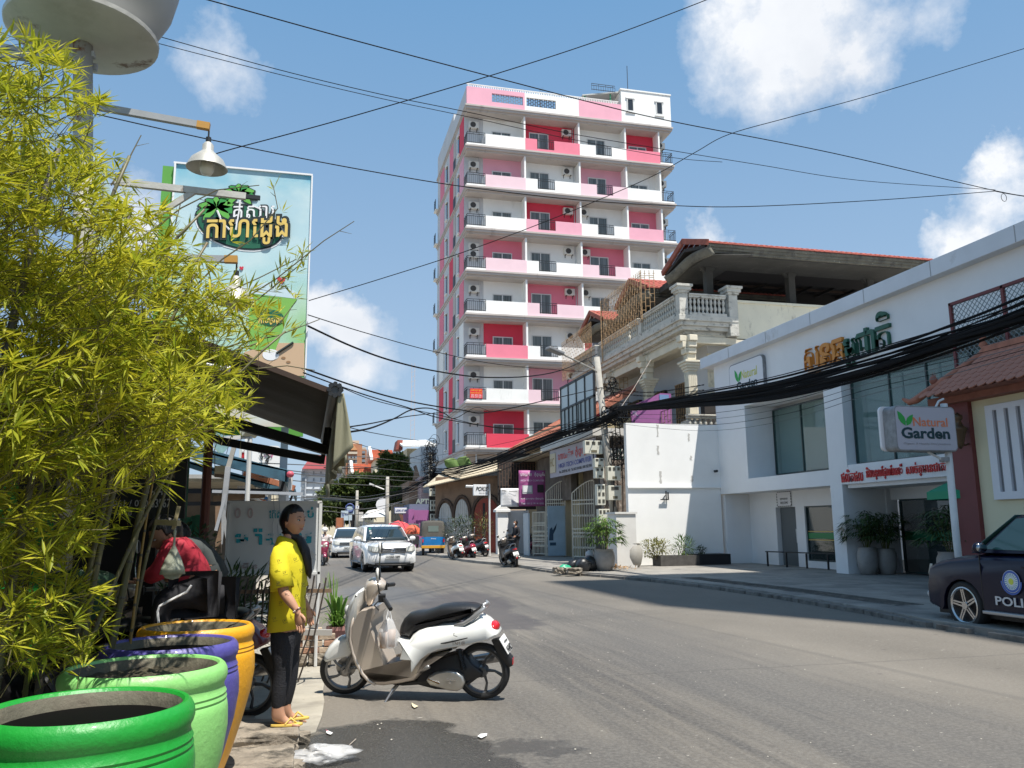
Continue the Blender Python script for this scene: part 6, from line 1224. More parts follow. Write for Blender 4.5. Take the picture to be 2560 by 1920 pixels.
a=pY(*K('F',190,330),9.); b=pY(*K('F',268,650),9.); t=T('side_sign',(a.x,9,b.z),'narrow faded blue and red sign panel seen behind the bamboo','sign'); q=MB(); q.prism([(a.x,a.z),(a.x+.12,a.z),(b.x,b.z+.5),(b.x,b.z),(a.x,b.z)],(0,9,0),XP,ZP,(0,.08,0)); o=O('panel',q,M('faded_blue_panel',(.42,.55,.60),.6,mot=(1.5,.2)),t); bxp('red_patch',b.x-.16,8.99,b.z+.1,b.x-.01,8.998,b.z+.35,M('faded_red_patch',(.45,.12,.08),.6),o)
# ---------------------------------------------------------------- corner shop under the awnings
DKG=M('dark_shop_board',(.016,.018,.017),.6); DKT=M('dark_green_paint',(.02,.09,.05),.6,mot=(2,.2)); BGR=M('bright_green_sheet',(.02,.38,.05),.5)
cps=T('corner_shop',(-2.4,9,0),'dark coffee stall front with a black price board and green sheet panels behind the bamboo','shop')
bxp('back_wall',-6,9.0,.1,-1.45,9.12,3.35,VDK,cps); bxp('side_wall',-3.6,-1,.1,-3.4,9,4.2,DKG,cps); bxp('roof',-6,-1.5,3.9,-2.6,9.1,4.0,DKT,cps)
bxp('floor',-3.4,-1,.085,-1.5,9,.1,M('dirty_floor',(.07,.06,.05),.9),cps)
a=pY(*K('G',0,180),8.6); b=pY(*K('G',520,800),8.6); bxp('price_board',-3.4,8.6,b.z,b.x,8.66,a.z,DKG,cps); pbd=[o for o in COL.objects if o.parent is cps and o.name.startswith('price_board')][0]
PGY=M('print_pale_grey',(.50,.50,.48),.6)
for s,x0,y0,x1,y1 in (('63567',250,640,412,712),('061 / 070',-60,650,230,705),('កាហេ្វ ដូង',140,330,440,385),('តែ បៃតង',200,440,400,490),('ទឹកកក',180,560,410,610),('លក់ដុំ',-20,740,95,780),('ម៉ូយ',340,230,470,270)):
    p=pY(*K('G',x0,y1),8.59); r_=pY(*K('G',x1,y0),8.59); TXT(s,(p.x,8.59,p.z),XP,ZP,r_.x-p.x,r_.z-p.z,PGY,pbd,.003,.01)
for i in range(4):
    a=pY(*K('G',540+38*i,790-10*i),8.9); b=pY(*K('G',572+38*i,1010),8.9); bxp('green_sheet',a.x,8.88+.02*(i%2),b.z-1.2,b.x,8.9+.02*(i%2),a.z,M('green_sheet',(.03,.20,.11),.5,mot=(2,.15)),cps)
a=pY(*K('G',715,300),8.7); q=MB(); q.tube([(a.x,8.7,.1),(a.x,8.7,a.z+.6)],.045,8); O('red_post',q,M('rusty_red_post',(.11,.035,.025),.7,mot=(3,.3)),cps); a=pY(*K('G',545,300),8.7); q=MB(); q.tube([(a.x,8.7,.1),(a.x,8.7,3.3)],.03,8); O('green_post',q,DKT,cps)
for i,(x0,x1,y0,y1) in enumerate(((0,60,1440,1640),(100,128,1150,1420),(330,352,1150,1200))):
    pass
for (x,z0,z1,w_) in ((-2.05,.1,1.9,.22),(-2.6,.3,2.2,.4)): bxp('green_panel',x,7.2,z0,x+w_,7.24,z1,BGR,cps)
# awning: near one, the shade underneath put into the canvas colour
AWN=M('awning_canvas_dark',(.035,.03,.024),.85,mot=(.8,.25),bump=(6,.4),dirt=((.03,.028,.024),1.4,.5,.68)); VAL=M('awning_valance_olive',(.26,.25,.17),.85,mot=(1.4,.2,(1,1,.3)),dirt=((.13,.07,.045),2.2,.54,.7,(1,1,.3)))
aw=T('awning',(-1,7.8,2.6),'near brown retractable awning with an olive valance, dark underneath, above the woman in yellow','awning')
fx=.19; za=2.70
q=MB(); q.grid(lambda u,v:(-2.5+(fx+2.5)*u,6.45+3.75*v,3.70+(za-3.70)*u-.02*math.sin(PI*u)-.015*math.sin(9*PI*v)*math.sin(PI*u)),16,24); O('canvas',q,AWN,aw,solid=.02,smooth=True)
q=MB(); q.beam((-2.5,6.43,3.66),(fx,6.43,za-.02),.03,.04); O('edge_trim',q,M('trim_brown',(.05,.03,.022),.8),aw)
q=MB(); q.cyl((fx,6.4,za),(fx,10.25,za),.045,n=12); O('front_bar',q,M('bar_dark_grey',(.10,.10,.10),.5),aw); q=MB()
for k in range(8): a_=PI*k/4; q.cyl((fx+.045*math.cos(a_),6.38,za+.045*math.sin(a_)),(fx+.045*math.cos(a_),6.42,za+.045*math.sin(a_)),.02,n=6)
O('end_cap',q,BLK,aw)
def val(u,v):
    y=6.45+3.75*u; k=math.sin(17*y)*.5+math.sin(31*y+1)*.3; ln=.50 if u<.97 else .5; drop=v*(ln+.05*math.sin(7*y)+(.12*max(0,(u-.85)/.15)))
    return (fx+.03+.05*k*v+.06*v*(1-.6*u),y+.03*math.sin(11*y)*v,za-.03-drop)
q=MB(); q.grid(val,90,10); O('valance',q,VAL,aw,solid=.008,smooth=True)
# the near end of the valance hangs twisted
q=MB(); q.grid(lambda u,v:(fx+.02+.15*u*(.3+.7*v)-.02*v,6.42-.02*math.sin(6*u+3*v),za-.02-(.42+.16*(1-u))*v),6,10); O('valance',q,VAL,aw,solid=.008,smooth=True)
for ya in (6.9,9.4):
    a=Vector((-2.2,ya,2.9)); m_=pY(*K('F',560,903),ya) if ya<7 else Vector((-.7,ya-.2,2.75)); e=pY(*K('F',690,962),ya+1.6) if ya<7 else Vector((.12,ya,2.62)); q=MB()
    q.beam((-2.2,ya,3.1),(-.95,ya+.3,2.62),.06,.08); q.beam((-.95,ya+.3,2.62),(fx-.03,ya+1.3 if ya<7 else ya+.1,2.40),.05,.09); o=O('folding_arm',q,BLK,aw); q=MB(); q.beam((fx-.03,ya+1.3 if ya<7 else ya+.1,2.36),(fx,ya+1.35 if ya<7 else ya+.1,2.62),.05,.05); O('arm_joint',q,BLK,o)
a=pY(*K('F',425,787),6.3); b=pY(*K('F',497,797),6.3); q=MB(); q.cyl(a,b,.022,n=8); t=tag(O('strip_light',q,PWH),'short white strip light under the near awning beside the bamboo','light')
# white camera on a post
wp=T('security_camera',(-.45,11.,3),'round cream security camera on a white post between the awnings','camera'); a=pY(*K('G',1060,95),11.); q=MB(); q.cyl(a+Vector((-.09,-.05,.01)),a+Vector((.06,.05,-.01)),.07,n=14); O('body',q,M('camera_cream',(.62,.58,.42),.4),wp); q=MB(); q.tube([(a.x,11,a.z-.04),(a.x,11,1.5)],.03,8); q.beam((a.x-.5,11,a.z-.12),(a.x,11,a.z-.06),.05,.05); O('post',q,FRM,wp)
# blue awnings
BLA=M('awning_blue',(.045,.12,.17),.7,mot=(.8,.2),dirt=((.02,.035,.045),1,.5,.7)); 
def bawn(k0,k1,th,Y,D,lab,mm=BLA):
    a=pY(*k0,Y); b=pY(*k1,Y); t=T('awning',tuple(a),lab,'awning'); sl=(b.z-a.z)/(b.x-a.x); x0=a.x-1.2
    q=MB(); q.grid(lambda u,v:(x0+(b.x-x0)*u,Y+D*v,a.z+(x0+(b.x-x0)*u-a.x)*sl-.05*math.sin(PI*u)),8,8); O('canvas',q,mm,t,solid=.03,smooth=True)
    q=MB(); q.box(b.x-.02,Y,b.z-th,b.x+.02,Y+D,b.z); O('valance',q,mm,t); q=MB(); q.prism([(x0,a.z+(x0-a.x)*sl),(b.x,b.z),(b.x,b.z-th),(x0,a.z+(x0-a.x)*sl-th)],(0,Y,0),XP,ZP,(0,.02,0)); O('side_flap',q,mm,t); q=MB(); q.beam((x0,Y+.4,a.z-.55),(b.x-.08,Y+.3,b.z-th-.12),.05,.07); q.beam((b.x-.08,Y+.3,b.z-th-.12),(b.x-.02,Y+.3,b.z-.05),.04,.04); O('folding_arm',q,BLK,t); return t,b
t,b=bawn(K('L',0,310),K('L',1130,610),.17,12.5,2.6,'upper faded blue awning with a pink knob at its front end'); q=MB(); q.ell((b.x+.05,12.5,b.z-.06),.055,.055,.05,12,8); O('end_knob',q,M('knob_pink',(.55,.09,.13),.5),t,smooth=True); q=MB(); q.cyl((b.x+.06,12.6,b.z-.1),(b.x+.05,12.6,b.z-.28),.03,n=8); O('bar_end',q,FRM,t)
bawn(K('L',250,640),K('L',1250,905),.12,15.5,3.0,'lower long blue awning with a frayed orange edge behind the first'); 
a=pY(*K('L',440,650),15.4); b=pY(*K('L',1260,900),15.4); q=MB(); q.beam(a,b,.03,.10); tag(O('awning_fringe',q,M('fringe_orange',(.40,.15,.08),.8,mot=(8,.4))),'frayed orange edging strip along the lower blue awning','edging')
a=pY(*K('L',1145,640),14.9); q=MB(); q.tube([(a.x,14.9,.1),(a.x,14.9,a.z)],[.07,.03],10); tag(O('post',q,PWH),'white tapered post standing behind the white board','post')
q=MB(); a=pY(*K('L',1110,988),14.); b=pY(*K('L',1385,988),14.); q.beam(a,b,.04,.05); q.beam(pY(*K('L',0,950),14.),pY(*K('L',1110,990),14.),.04,.05); tag(O('conduit_rail',q,HG),'grey horizontal conduit rail crossing behind the white board','rail')
# clutter of the stall fronts behind
cl=T('stall_fronts',(-2,18,0),'jumble of low stall fronts with wooden posts and eaves behind the blue awnings','stall'); random.seed(12)
WOD=M('old_wood',(.20,.13,.08),.85,mot=(4,.3)); bxp('back_wall',-5,19,0,-1.0,19.2,2.6,DRK,cl); bxp('roof',-5,16,2.5,-1.05,19.5,2.56,TAN,cl); bxp('rear_block',-6,22,0,-1.3,30,3.0,M('stall_grey',(.36,.35,.33),.8,mot=(1,.2)),cl)
for (x0,y0,x1,y1,Y,w_,m) in ((880,380,810,1010,12,.07,GALV),(940,180,870,420,12,.06,PCC),(985,200,975,330,18,.05,FRM),(1045,120,1040,330,19,.14,PWH),(1065,120,1060,330,19,.05,HG),(750,580,1480,600,12.2,.04,HG),(770,450,870,460,13,.05,WOD),(760,640,1180,610,13,.08,WOD),(800,700,800,1080,11.6,.07,WOD),(830,720,880,980,11.8,.05,GALV),(860,600,780,900,11.5,.04,HG),(1220,560,1215,720,13,.05,FRM),(1010,560,1180,690,13.2,.04,PWH),(770,400,860,400,13.4,.10,M('cream_slat',(.5,.44,.3),.8)),(770,430,860,445,13.4,.06,TAN)):
    a=pY(*K('G',x0,y0),Y); b=pY(*K('G',x1,y1),Y); q=MB(); q.beam(a,b,w_,w_); O('post',q,m,cl)
a=pY(*K('G',780,100),13.5); b=pY(*K('G',930,290),13.5); q=MB(); q.prism([(a.x,a.z),(b.x,a.z-.1),(b.x-.2,b.z),(a.x,b.z+.1)],(0,13.5,0),XP,ZP,(0,.03,0)); O('parasol_flap',q,M('teal_print',(.22,.34,.32),.7,mot=(3,.5)),cl)
a=pY(*K('G',1125,635),14.2); b=pY(*K('G',1205,665),14.2); q=MB(); q.prism([(a.x,a.z),(b.x,a.z-.05),(b.x,b.z),(a.x+.1,b.z)],(0,14.2,0),XP,ZP,(0,.4,0)); O('tiled_eave',q,TR,cl)
a=pY(*K('L',500,905),17.); b=pY(*K('L',830,1040),17.); t=T('poster_panel',tuple(b),'blue poster showing a white car under the lower blue awning','poster'); q=MB(); q.prism([(a.x,a.z),(b.x,a.z-.25),(b.x,b.z),(a.x+.1,b.z+.12)],(0,17,0),XP,ZP,(0,.03,0)); o=O('sheet',q,M('poster_strong_blue',(.03,.18,.50),.5),t); q=MB(); q.prism([(0,0),(.3,-.02),(.32,.06),(.24,.08),(.18,.13),(.08,.12),(.02,.06)],(a.x+.02,16.99,a.z-.2),XP,ZP,(0,.008,0)); O('car_print',q,PWH,o)
a=pY(*K('L',340,845),17.5); b=pY(*K('L',500,975),17.5); bxp('shutter',a.x,17.5,b.z,b.x,17.55,a.z,M('shutter_grey',(.42,.42,.43),.6,mot=(20,.3,(1,1,.05))),cl)
# beer sign and salon sign
t,o,a,b=sign(K('L',385,205),K('L',518,412),20.5,'red beer advert sign, mostly hidden behind the salon sign','x' and M('beer_red',(.45,.02,.03),.5),(('Angk',.08,.98,.36,.56,PWH),),True); q=MB(); q.prism([(.1,.5),(.2,.72),(.45,.85),(.75,.86),(.98,.8),(.98,.7),(.6,.66),(.4,.5)],(a.x,20.48,b.z),( (b.x-a.x),0,0),(0,0,(a.z-b.z)),(0,.01,0)); O('swoosh_print',q,PWH,o)
a=pY(*K('L',580,215),20.); b=pY(*K('L',1000,900),20.); t=T('salon_sign',(a.x,20,b.z),'white rounded salon sign showing a woman with long black and pink hair','sign'); q=MB(); q.prism(rrect(b.x-a.x,a.z-b.z,.08),(a.x,20,b.z),XP,ZP,(0,.16,0)); o=O('board',q,PWH,t); q=MB(); q.tube([(b.x+.03,20.05,.1),(b.x+.03,20.05,a.z-.1)],.03,6); O('post',q,GALV,t)
def LP_(x,y): p=pY(*K('L',x,y),19.98); return Vector((p.x,19.98,p.z))
PKP=M('print_pink',(.62,.08,.30),.5)
for pts,r,m in (([(735,295),(720,340),(725,380),(745,400),(735,430)],.018,BKP),([(780,300),(800,350),(835,370),(850,405),(815,430),(790,455),(830,460),(820,500)],.020,BKP),([(730,295),(775,295),(800,330),(830,350),(860,360),(885,350),(900,375),(880,405)],.011,PKP),([(685,295),(740,285),(760,300)],.006,BKP),([(770,262),(820,265),(850,290),(858,315)],.007,M('print_red_dark',(.3,.02,.05),.5)),([(690,370),(700,400),(725,430),(738,445)],.005,BKP),([(770,385),(785,388)],.006,PKP),([(755,350),(775,355)],.004,BKP),([(785,492),(810,498),(822,508)],.006,BKP),([(740,320),(730,370),(745,395)],.010,BKP),([(800,320),(815,365),(838,385)],.010,BKP)):
    q=MB(); q.tube([LP_(*p) for p in pts],r,4); O('hair_print',q,m,o)
TXT('salon ... 010 777',tuple(LP_(590,770)),(1,0,-.12),ZP,.42,.05,PRD,o,.004)
# ---------------------------------------------------------------- the white board behind the woman
YK=10.4; a=pY(*K('G',890,672),YK); b=pY(*K('G',1612,1240),YK); wb=T('sign_board',(a.x,YK,b.z),'weathered white board with teal Khmer lettering standing behind the woman in yellow','sign')
BDM=M('board_dirty_white',(.66,.67,.66),.5,mot=(1.5,.05),dirt=[((.45,.45,.44),1.4,.58,.8),((.34,.33,.31),9,.70,.76)]); bxp('panel',a.x,YK,b.z,b.x,YK+.05,a.z,BDM,wb); wpn=[o for o in COL.objects if o.parent is wb][0]
for x0,z0,x1,z1 in ((a.x-.02,b.z-.02,b.x+.02,b.z+.01),(a.x-.02,a.z-.01,b.x+.02,a.z+.02),(a.x-.02,b.z,a.x+.01,a.z),(b.x-.01,b.z-.6,b.x+.025,a.z)): bxp('frame',x0,YK-.02,z0,x1,YK+.07,z1,FRM,wb)
q=MB(); q.tube([(b.x,YK+.03,.03),(b.x,YK+.03,b.z)],.02,6); q.tube([(a.x+.05,YK+.03,.03),(a.x+.05,YK+.03,b.z)],.02,6); O('leg',q,FRM,wb)
TEL=M('print_teal',(.01,.33,.40),.5,mot=(6,.15)); FRD=M('print_ghost_red',(.50,.40,.40),.6); FBL=M('print_ghost_grey',(.52,.53,.53),.6)
def wt(s,x0,y0,x1,y1,m,bold=.012): p=pY(*K('G',x0,y1),YK-.012); r_=pY(*K('G',x1,y0),YK-.012); TXT(s,(p.x,YK-.012,p.z),XP,ZP,r_.x-p.x,r_.z-p.z,m,wpn,.004,bold)
wt('0',930,715,985,800,FRD); wt('0',1035,715,1085,800,FRD,.01); wt('េកស',1212,735,1330,800,TEL); wt('ប',1518,735,1578,795,TEL,.02); q=MB(); q.ell((pY(*K('G',1562,718),YK).x,YK-.01,pY(*K('G',1562,718),YK).z),.012,.004,.02,8,6); O('accent_print',q,TEL,wpn)
wt('ម',930,925,1045,1015,TEL,.045); wt('៉',1085,882,1160,912,TEL,.02); wt('ា',1095,925,1160,1015,TEL,.045); wt('ស',1185,925,1330,1015,TEL,.045); wt('ា',1400,915,1480,1000,TEL,.045); wt('វ',1485,915,1560,1005,TEL,.03); wt('តម៉ឺន',925,1160,1120,1212,FRD,.01)
q=MB(); pr_=[pY(*K('G',1558,1060),YK-.02),pY(*K('G',1575,1100),YK-.02),pY(*K('G',1600,1100),YK-.02),pY(*K('G',1580,1075),YK-.02)]; q.add(pr_,[(0,1,2,3)]); O('torn_flap',q,FRM,wpn,solid=.004)
q=MB(); 
for x in (1245,1290): q.tube([pY(*K('G',x,600),YK-.05),pY(*K('G',x+12,760),YK-.05),pY(*K('G',x-8,860),YK-.05),pY(*K('G',x-2,960),YK-.03)],.005,4)
O('loose_wire',q,HG,wb)
# bamboo slat fence, bricks
FNC=M('dark_bamboo_slat',(.06,.045,.035),.8,mot=(5,.4)); fe2=T('slat_fence',(-.4,9.6,0),'low fence of leaning dark bamboo slats behind the woman','fence'); yf=9.35
zr_=pY(780,1478,yf).z
q=MB(); q.beam((-1.6,yf,zr_+.03),(.30,yf,zr_),.03,.04); O('rail',q,WOD,fe2); q=MB(); q.beam((-.3,yf+.1,zr_-.42),(.32,yf+.1,zr_-.45),.05,.06); O('rail',q,M('pale_rail',(.4,.38,.35),.7),fe2)
for i in range(30):
    x=-1.58+i*.062; l=.06+.12*math.sin(i*1.7)**2; dxx=-.24 if i>20 else -.05
    q=MB(); q.tube([(x+dxx*1.0,yf-.04,.06 if i>22 else .5),(x+dxx*.35,yf-.06,zr_*.55),(x,yf-.04,zr_),(x+.02,yf-.03,zr_+l)],.0095,5); O('slat',q,FNC,fe2)
BRK=M('brick',(.36,.20,.13),.85,mot=(5,.3),bump=(25,.6)); BRK2=M('brick_pale',(.42,.33,.24),.85,mot=(5,.3),bump=(25,.6))
bp0=pZ(770,1662,.04); br_=T('brick_pile',(bp0.x,bp0.y,.04),'small pile of bricks and stone blocks at the foot of the slat fence','bricks')
tag(br_); k=0
for row,(z,n) in enumerate(((.04,2),(.17,3),(.245,3),(.32,3),(.395,2))):
    for i in range(n):
        if row==0: o=O('stone',blk(bp0.x-.28+.28*i,bp0.y-.05,.04,bp0.x-.02+.28*i,bp0.y+.25,.165,3,.012,i+40),STONE,br_)
        else:
            q=MB(); x=bp0.x-.25+.2*i+.03*math.sin(row*3+i); y=bp0.y+.02*math.sin(i*5+row); q.box(x,y,z,x+.19,y+.1,z+.062); O('brick',q,(BRK,BRK2)[(i+row)%2],br_,bev=.006)
# flower pot with strap leaves
fpz=pZ(838,1625,.02); fp_=(fpz.x+.03,fpz.y+.12,.03); t=T('potted_plant',fp_,'strap-leaved plant in a dusky pink pot at the road edge by the slat fence','potted plant'); q=MB(); q.lathe([(.10,0),(.14,.24),(.155,.24),(.155,.29),(.13,.29),(.12,.24),(.001,.22)],fp_,20); O('pot',q,M('pink_clay_pot',(.36,.18,.16),.8,mot=(4,.2)),t,auto=40)
STR=leafmat('strap_leaf',(.06,.16,.02),(.22,.34,.06),.35); random.seed(21); q=MB()
def strap(mb,p,a,l,w,rise,n=6,droop=1.0):
    pts=[];d=Vector((math.cos(a),math.sin(a),0)); sd=Vector((-d.y,d.x,0)); v=[]
    for i in range(n+1):
        u=i/n; c=Vector(p)+d*(l*u*math.cos(rise)+.0)+Vector((0,0,l*(u*math.sin(rise)-droop*.45*u*u*u))); ww=w*math.sin(PI*min(1,.12+u*.88))**.7*(1 if u<1 else .05); v+= [c-sd*ww/2,c+sd*ww/2]
    mb.add(v,[(2*i,2*i+1,2*i+3,2*i+2) for i in range(n)])
for i in range(150): strap(q,(fp_[0]+random.uniform(-.06,.06),fp_[1]+random.uniform(-.06,.06),fp_[2]+.26),random.uniform(0,2*PI),random.uniform(.25,.5),.018,R(random.uniform(35,80)))
for i in range(16): strap(q,(fp_[0],fp_[1],fp_[2]+.28),random.uniform(0,2*PI),random.uniform(.5,.75),.055,R(random.uniform(55,82)),8,.7)
for i in range(14): strap(q,(fp_[0]-.05,fp_[1]+.1,fp_[2]+.28),random.uniform(PI*.4,PI*1.3),random.uniform(.75,1.0),.016,R(random.uniform(70,85)),8,.4)
O('leaves',q,STR,t,kind='stuff')
# dark shrubs behind the fence
random.seed(5); bush((-.9,9.9,.3),.8,.35,.45,900,'dark leafy shrub filling the gap behind the slat fence','6',LF2,ll=.2,lw=.03); bush((-1.0,8.2,.9),.25,.25,.4,420,'pale bushy creeper beside the parked scooter','7',leafmat('pale_creeper',(.05,.08,.04),(.16,.2,.10),.2),ll=.07,lw=.05)
q=MB(); q.grid(lambda u,v:(-1.28+.2*(u-.5)*math.sin(PI*(.1+.85*v))*2,5.4+.12*abs(u-.5),1.42-.38*v+.1*math.sin(3*v)),8,10); t=T('big_leaf_plant',(-1.35,5,.1),'plant with one large dark arrow-shaped leaf between the bamboo and the jars','plant'); O('leaf',q,M('big_leaf',(.025,.07,.035),.45,mot=(4,.3)),t,smooth=True); q=MB(); q.tube([(-1.5,5.3,.1),(-1.42,5.1,.9),(-1.3,5.42,1.42)],.015,5); O('stem',q,M('stem_green',(.12,.14,.04)),t)
# ---------------------------------------------------------------- the four big painted jars
def paint(nm,c): return M(nm,c,.42,mot=(1.1,.08),bump=(34,.22),dirt=[((c[0]*.35+.02,c[1]*.4+.02,c[2]*.35+.02),5,.68,.74),((min(1,c[0]*1.3+.05),min(1,c[1]*1.15+.05),min(1,c[2]*1.3+.05)),2.2,.60,.85,(1,1,.25))],coat=.08)
INN=M('jar_inner',(.13,.12,.085),.8,mot=(5,.3),bump=(18,.5),dirt=((.13,.11,.08),4,.5,.66)); WAT=M('jar_water',(.003,.003,.003),.7,spec=.05); SLU=M('jar_sludge',(.06,.05,.03),.7,bump=(9,.8),dirt=((.03,.025,.018),2.5,.48,.56))  # water matte and near-black: its dark reflection is put into the colour
jars=[((-.675,3.08),(.012,.27,.03),'bright green painted jar, nearest the camera','g',.0),((-.70,4.28),(.25,.58,.17),'pale green painted jar, second from the camera, full of murky sludge','s',-.13),((-.71,5.10),(.085,.075,.30),'purple painted jar, third from the camera','w',-.1),((-.67,5.92),(.76,.36,.015),'orange yellow painted jar, farthest of the four from the camera','o',-.05)]
jars[0]=((-.74,3.40),)+jars[0][1:]
def jar(loc,c,lab,kind,lv):
    t=T('painted_jar',(loc[0],loc[1],.08),lab,'jar','big painted water jars'); R_=.365; H_=.95
    pr=[(.20,0),(.215,.01),(.27,.15),(.335,.35),(.385,.53),(.405,.66),(.402,.74),(.396,.775),(.390,.782),(.395,.792),(.388,.806),(.392,.816),(.384,.830),(.379,.846),(.381,.858),(.389,.872),(.394,.892),(.391,.918),(.380,.937),(.366,.948),(.352,.946),(.343,.935)]
    pr=[(a*.926,b) for a,b in pr]; q=MB(); q.lathe(pr,(loc[0],loc[1],.08),72,caps=False); O('body',q,paint('jar_paint_'+kind,c),t,auto=38)
    q=MB(); q.lathe([(.318,.935),(.305,.91),(.296,.85),(.295,.76),(.30,.68),(.29,.4),(.2,.05),(.001,.03)],(loc[0],loc[1],.08),60,caps=False); O('inside',q,INN,t,smooth=True)
    
    lz={'g':.885,'s':.89,'w':.89,'o':.905}[kind]; rr=.304
    if kind=='o': lz=.86
    q=MB(); 
    q.grid(lambda u,v:(loc[0]+rr*v*math.cos(2*PI*u),loc[1]+rr*v*math.sin(2*PI*u),.08+lz+(.012*math.sin(23*v*math.cos(6.28*u)+4)*math.sin(17*v*math.sin(6.28*u)) if kind in 'so' else 0)),48,10); O('contents',q,{'g':WAT,'s':SLU,'w':WAT,'o':SOIL}[kind],t,smooth=True)
    return t
for j in jars: jar(*j)
ls=MB(); ls.leaf((-.50,6.05,.985),(.6,-.2,.5),ZP,.10,.06); tag(O('fallen_leaf',ls,M('dry_leaf_dark',(.05,.035,.02),.8),solid=.002),'dark curled leaf on the rim of the orange yellow jar','leaf')
# ---------------------------------------------------------------- bamboo
CANE=M('bamboo_cane',(.13,.12,.055),.5,mot=(2.5,.3),dirt=[((.12,.08,.04),2.5,.56,.68),((.30,.30,.20),6,.62,.7)]); CAN2=M('bamboo_cane_grey',(.11,.10,.075),.6,mot=(3,.3),dirt=((.08,.06,.04),3,.55,.68)); TWG=M('bamboo_twig',(.09,.075,.03),.7)
BL1=leafmat('bamboo_leaf',(.19,.26,.015),(.66,.60,.05),.45,.5)
bt_=T('bamboo_clump',(-1.6,5,0),'tall clump of yellow green bamboo filling the left edge','bamboo'); random.seed(11)
canes=[]
def cane(x,y,lean,ly,h,r,m,cv=.5):
    pts=[];n=16
    for i in range(n+1): u=i/n; pts.append(Vector((x+lean*u+cv*u*u*u,y+ly*u,.08+h*u-(.25*u**4)*h*abs(lean+cv)*.3)))
    q=MB(); q.tube(pts,[r*(1-.6*i/n) for i in range(n+1)],9); O('cane',q,m,bt_,smooth=True)
    q=MB()
    for i in range(1,n): d=(pts[i+1]-pts[i]).normalized() if i<n else d; rr=r*(1-.6*i/n); q.tube([pts[i]-d*.008,pts[i],pts[i]+d*.008],[rr*1.02,rr*1.14,rr*1.02],9)
    O('cane_nodes',q,CAN2,bt_,kind='stuff'); canes.append(pts)
for a in [(-1.42,4.1,-.05,.2,3.50,0.0357,CAN2,.2),(-1.36,4.3,.08,.2,3.65,0.0221,CANE,.3),(-1.62,4.0,-.15,.1,3.42,0.0204,CANE,.0),(-1.75,4.3,-.1,.2,3.65,0.0255,CAN2,.1),(-1.18,4.9,.15,.1,3.19,0.0221,CANE,.35),(-1.12,5.1,.32,.1,3.19,0.0255,CANE,.2),(-1.3,5.2,.25,.0,3.50,0.0204,CANE,.4),(-1.05,5.5,.1,.1,2.89,0.0153,CANE,.5),(-.98,5.3,.04,.0,2.28,0.0110,M('thin_cane_ochre',(.36,.22,.06),.5),.1),(-1.5,5.6,.0,.1,3.80,0.0255,CAN2,.3),(-1.9,5.2,-.1,.1,3.95,0.0255,CANE,.3),(-1.55,4.6,.35,.0,3.57,0.0170,CANE,.6),(-1.25,4.5,.6,.4,2.96,0.0145,CANE,.5),(-2.0,4.6,.0,.0,3.72,0.0238,CANE,.1)]: cane(*a)
# outline of the foliage as height -> how far it reaches towards the street, at y=5.2
env=[(60,70),(100,150),(200,240),(280,225),(330,250),(400,310),(500,380),(560,450),(620,540),(680,600),(740,560),(800,540),(860,560),(920,520),(960,430),(1000,400),(1060,330),(1120,250),(1200,210),(1300,250),(1400,260),(1460,130)]
def reach(yF):
    for (y0,x0),(y1,x1) in zip(env[:-1],env[1:]):
        if y0<=yF<=y1: return x0+(x1-x0)*(yF-y0)/(y1-y0)
    return 0
lv_=MB(); tw_=MB()
def whorl(p,d,n,l):
    for k in range(n):
        a=random.uniform(-1.3,1.3); b=random.uniform(-.9,.9); s=d.orthogonal().normalized(); t_=d.cross(s)
        dd=(d+s*math.sin(a)*1.0+t_*math.sin(b)*1.0+Vector((0,0,-.12))).normalized(); lv_.leaf(p+dd*.006,dd,(random.uniform(-.5,.5),random.uniform(-.5,.5),1),l*random.uniform(.65,1.15),l*.115,random.uniform(.02,.22))
cnt=0; tries=0
while cnt<3300 and tries<60000:
    tries+=1; yF=random.uniform(70,1440) if random.random()<.4 else random.uniform(70,1010); Y=random.uniform(3.6,6.3); xm=reach(yF); 
    dens=.85 if yF<1000 else .55
    if yF<560: dens=.42 if yF>330 else (.22 if yF>170 else .09)
    if random.random()>dens: continue
    xF=random.uniform(-60,xm)
    edge=(xm-xF)/90.
    if edge<1.4 and random.random()>.12+.63*edge: continue
    p=pY(*K('F',xF,yF),Y)
    if p.z<.9 : continue
    if math.sin(p.x*5.3+1)*math.sin(p.z*4.1)*math.sin(Y*3+p.x*2)<-.13 and yF<960: continue
    d=Vector((.55+random.uniform(-.8,.8),random.uniform(-.7,.7),random.uniform(-.25,.75))).normalized()
    tw_.tube([p-d*.16-Vector((.03,0,.05)),p],[.0022,.0012],3,False); whorl(p,d,random.randint(6,11),random.uniform(.075,.135)); 
    if random.random()<.5: whorl(p-d*.07,d,3,.12)
    cnt+=1
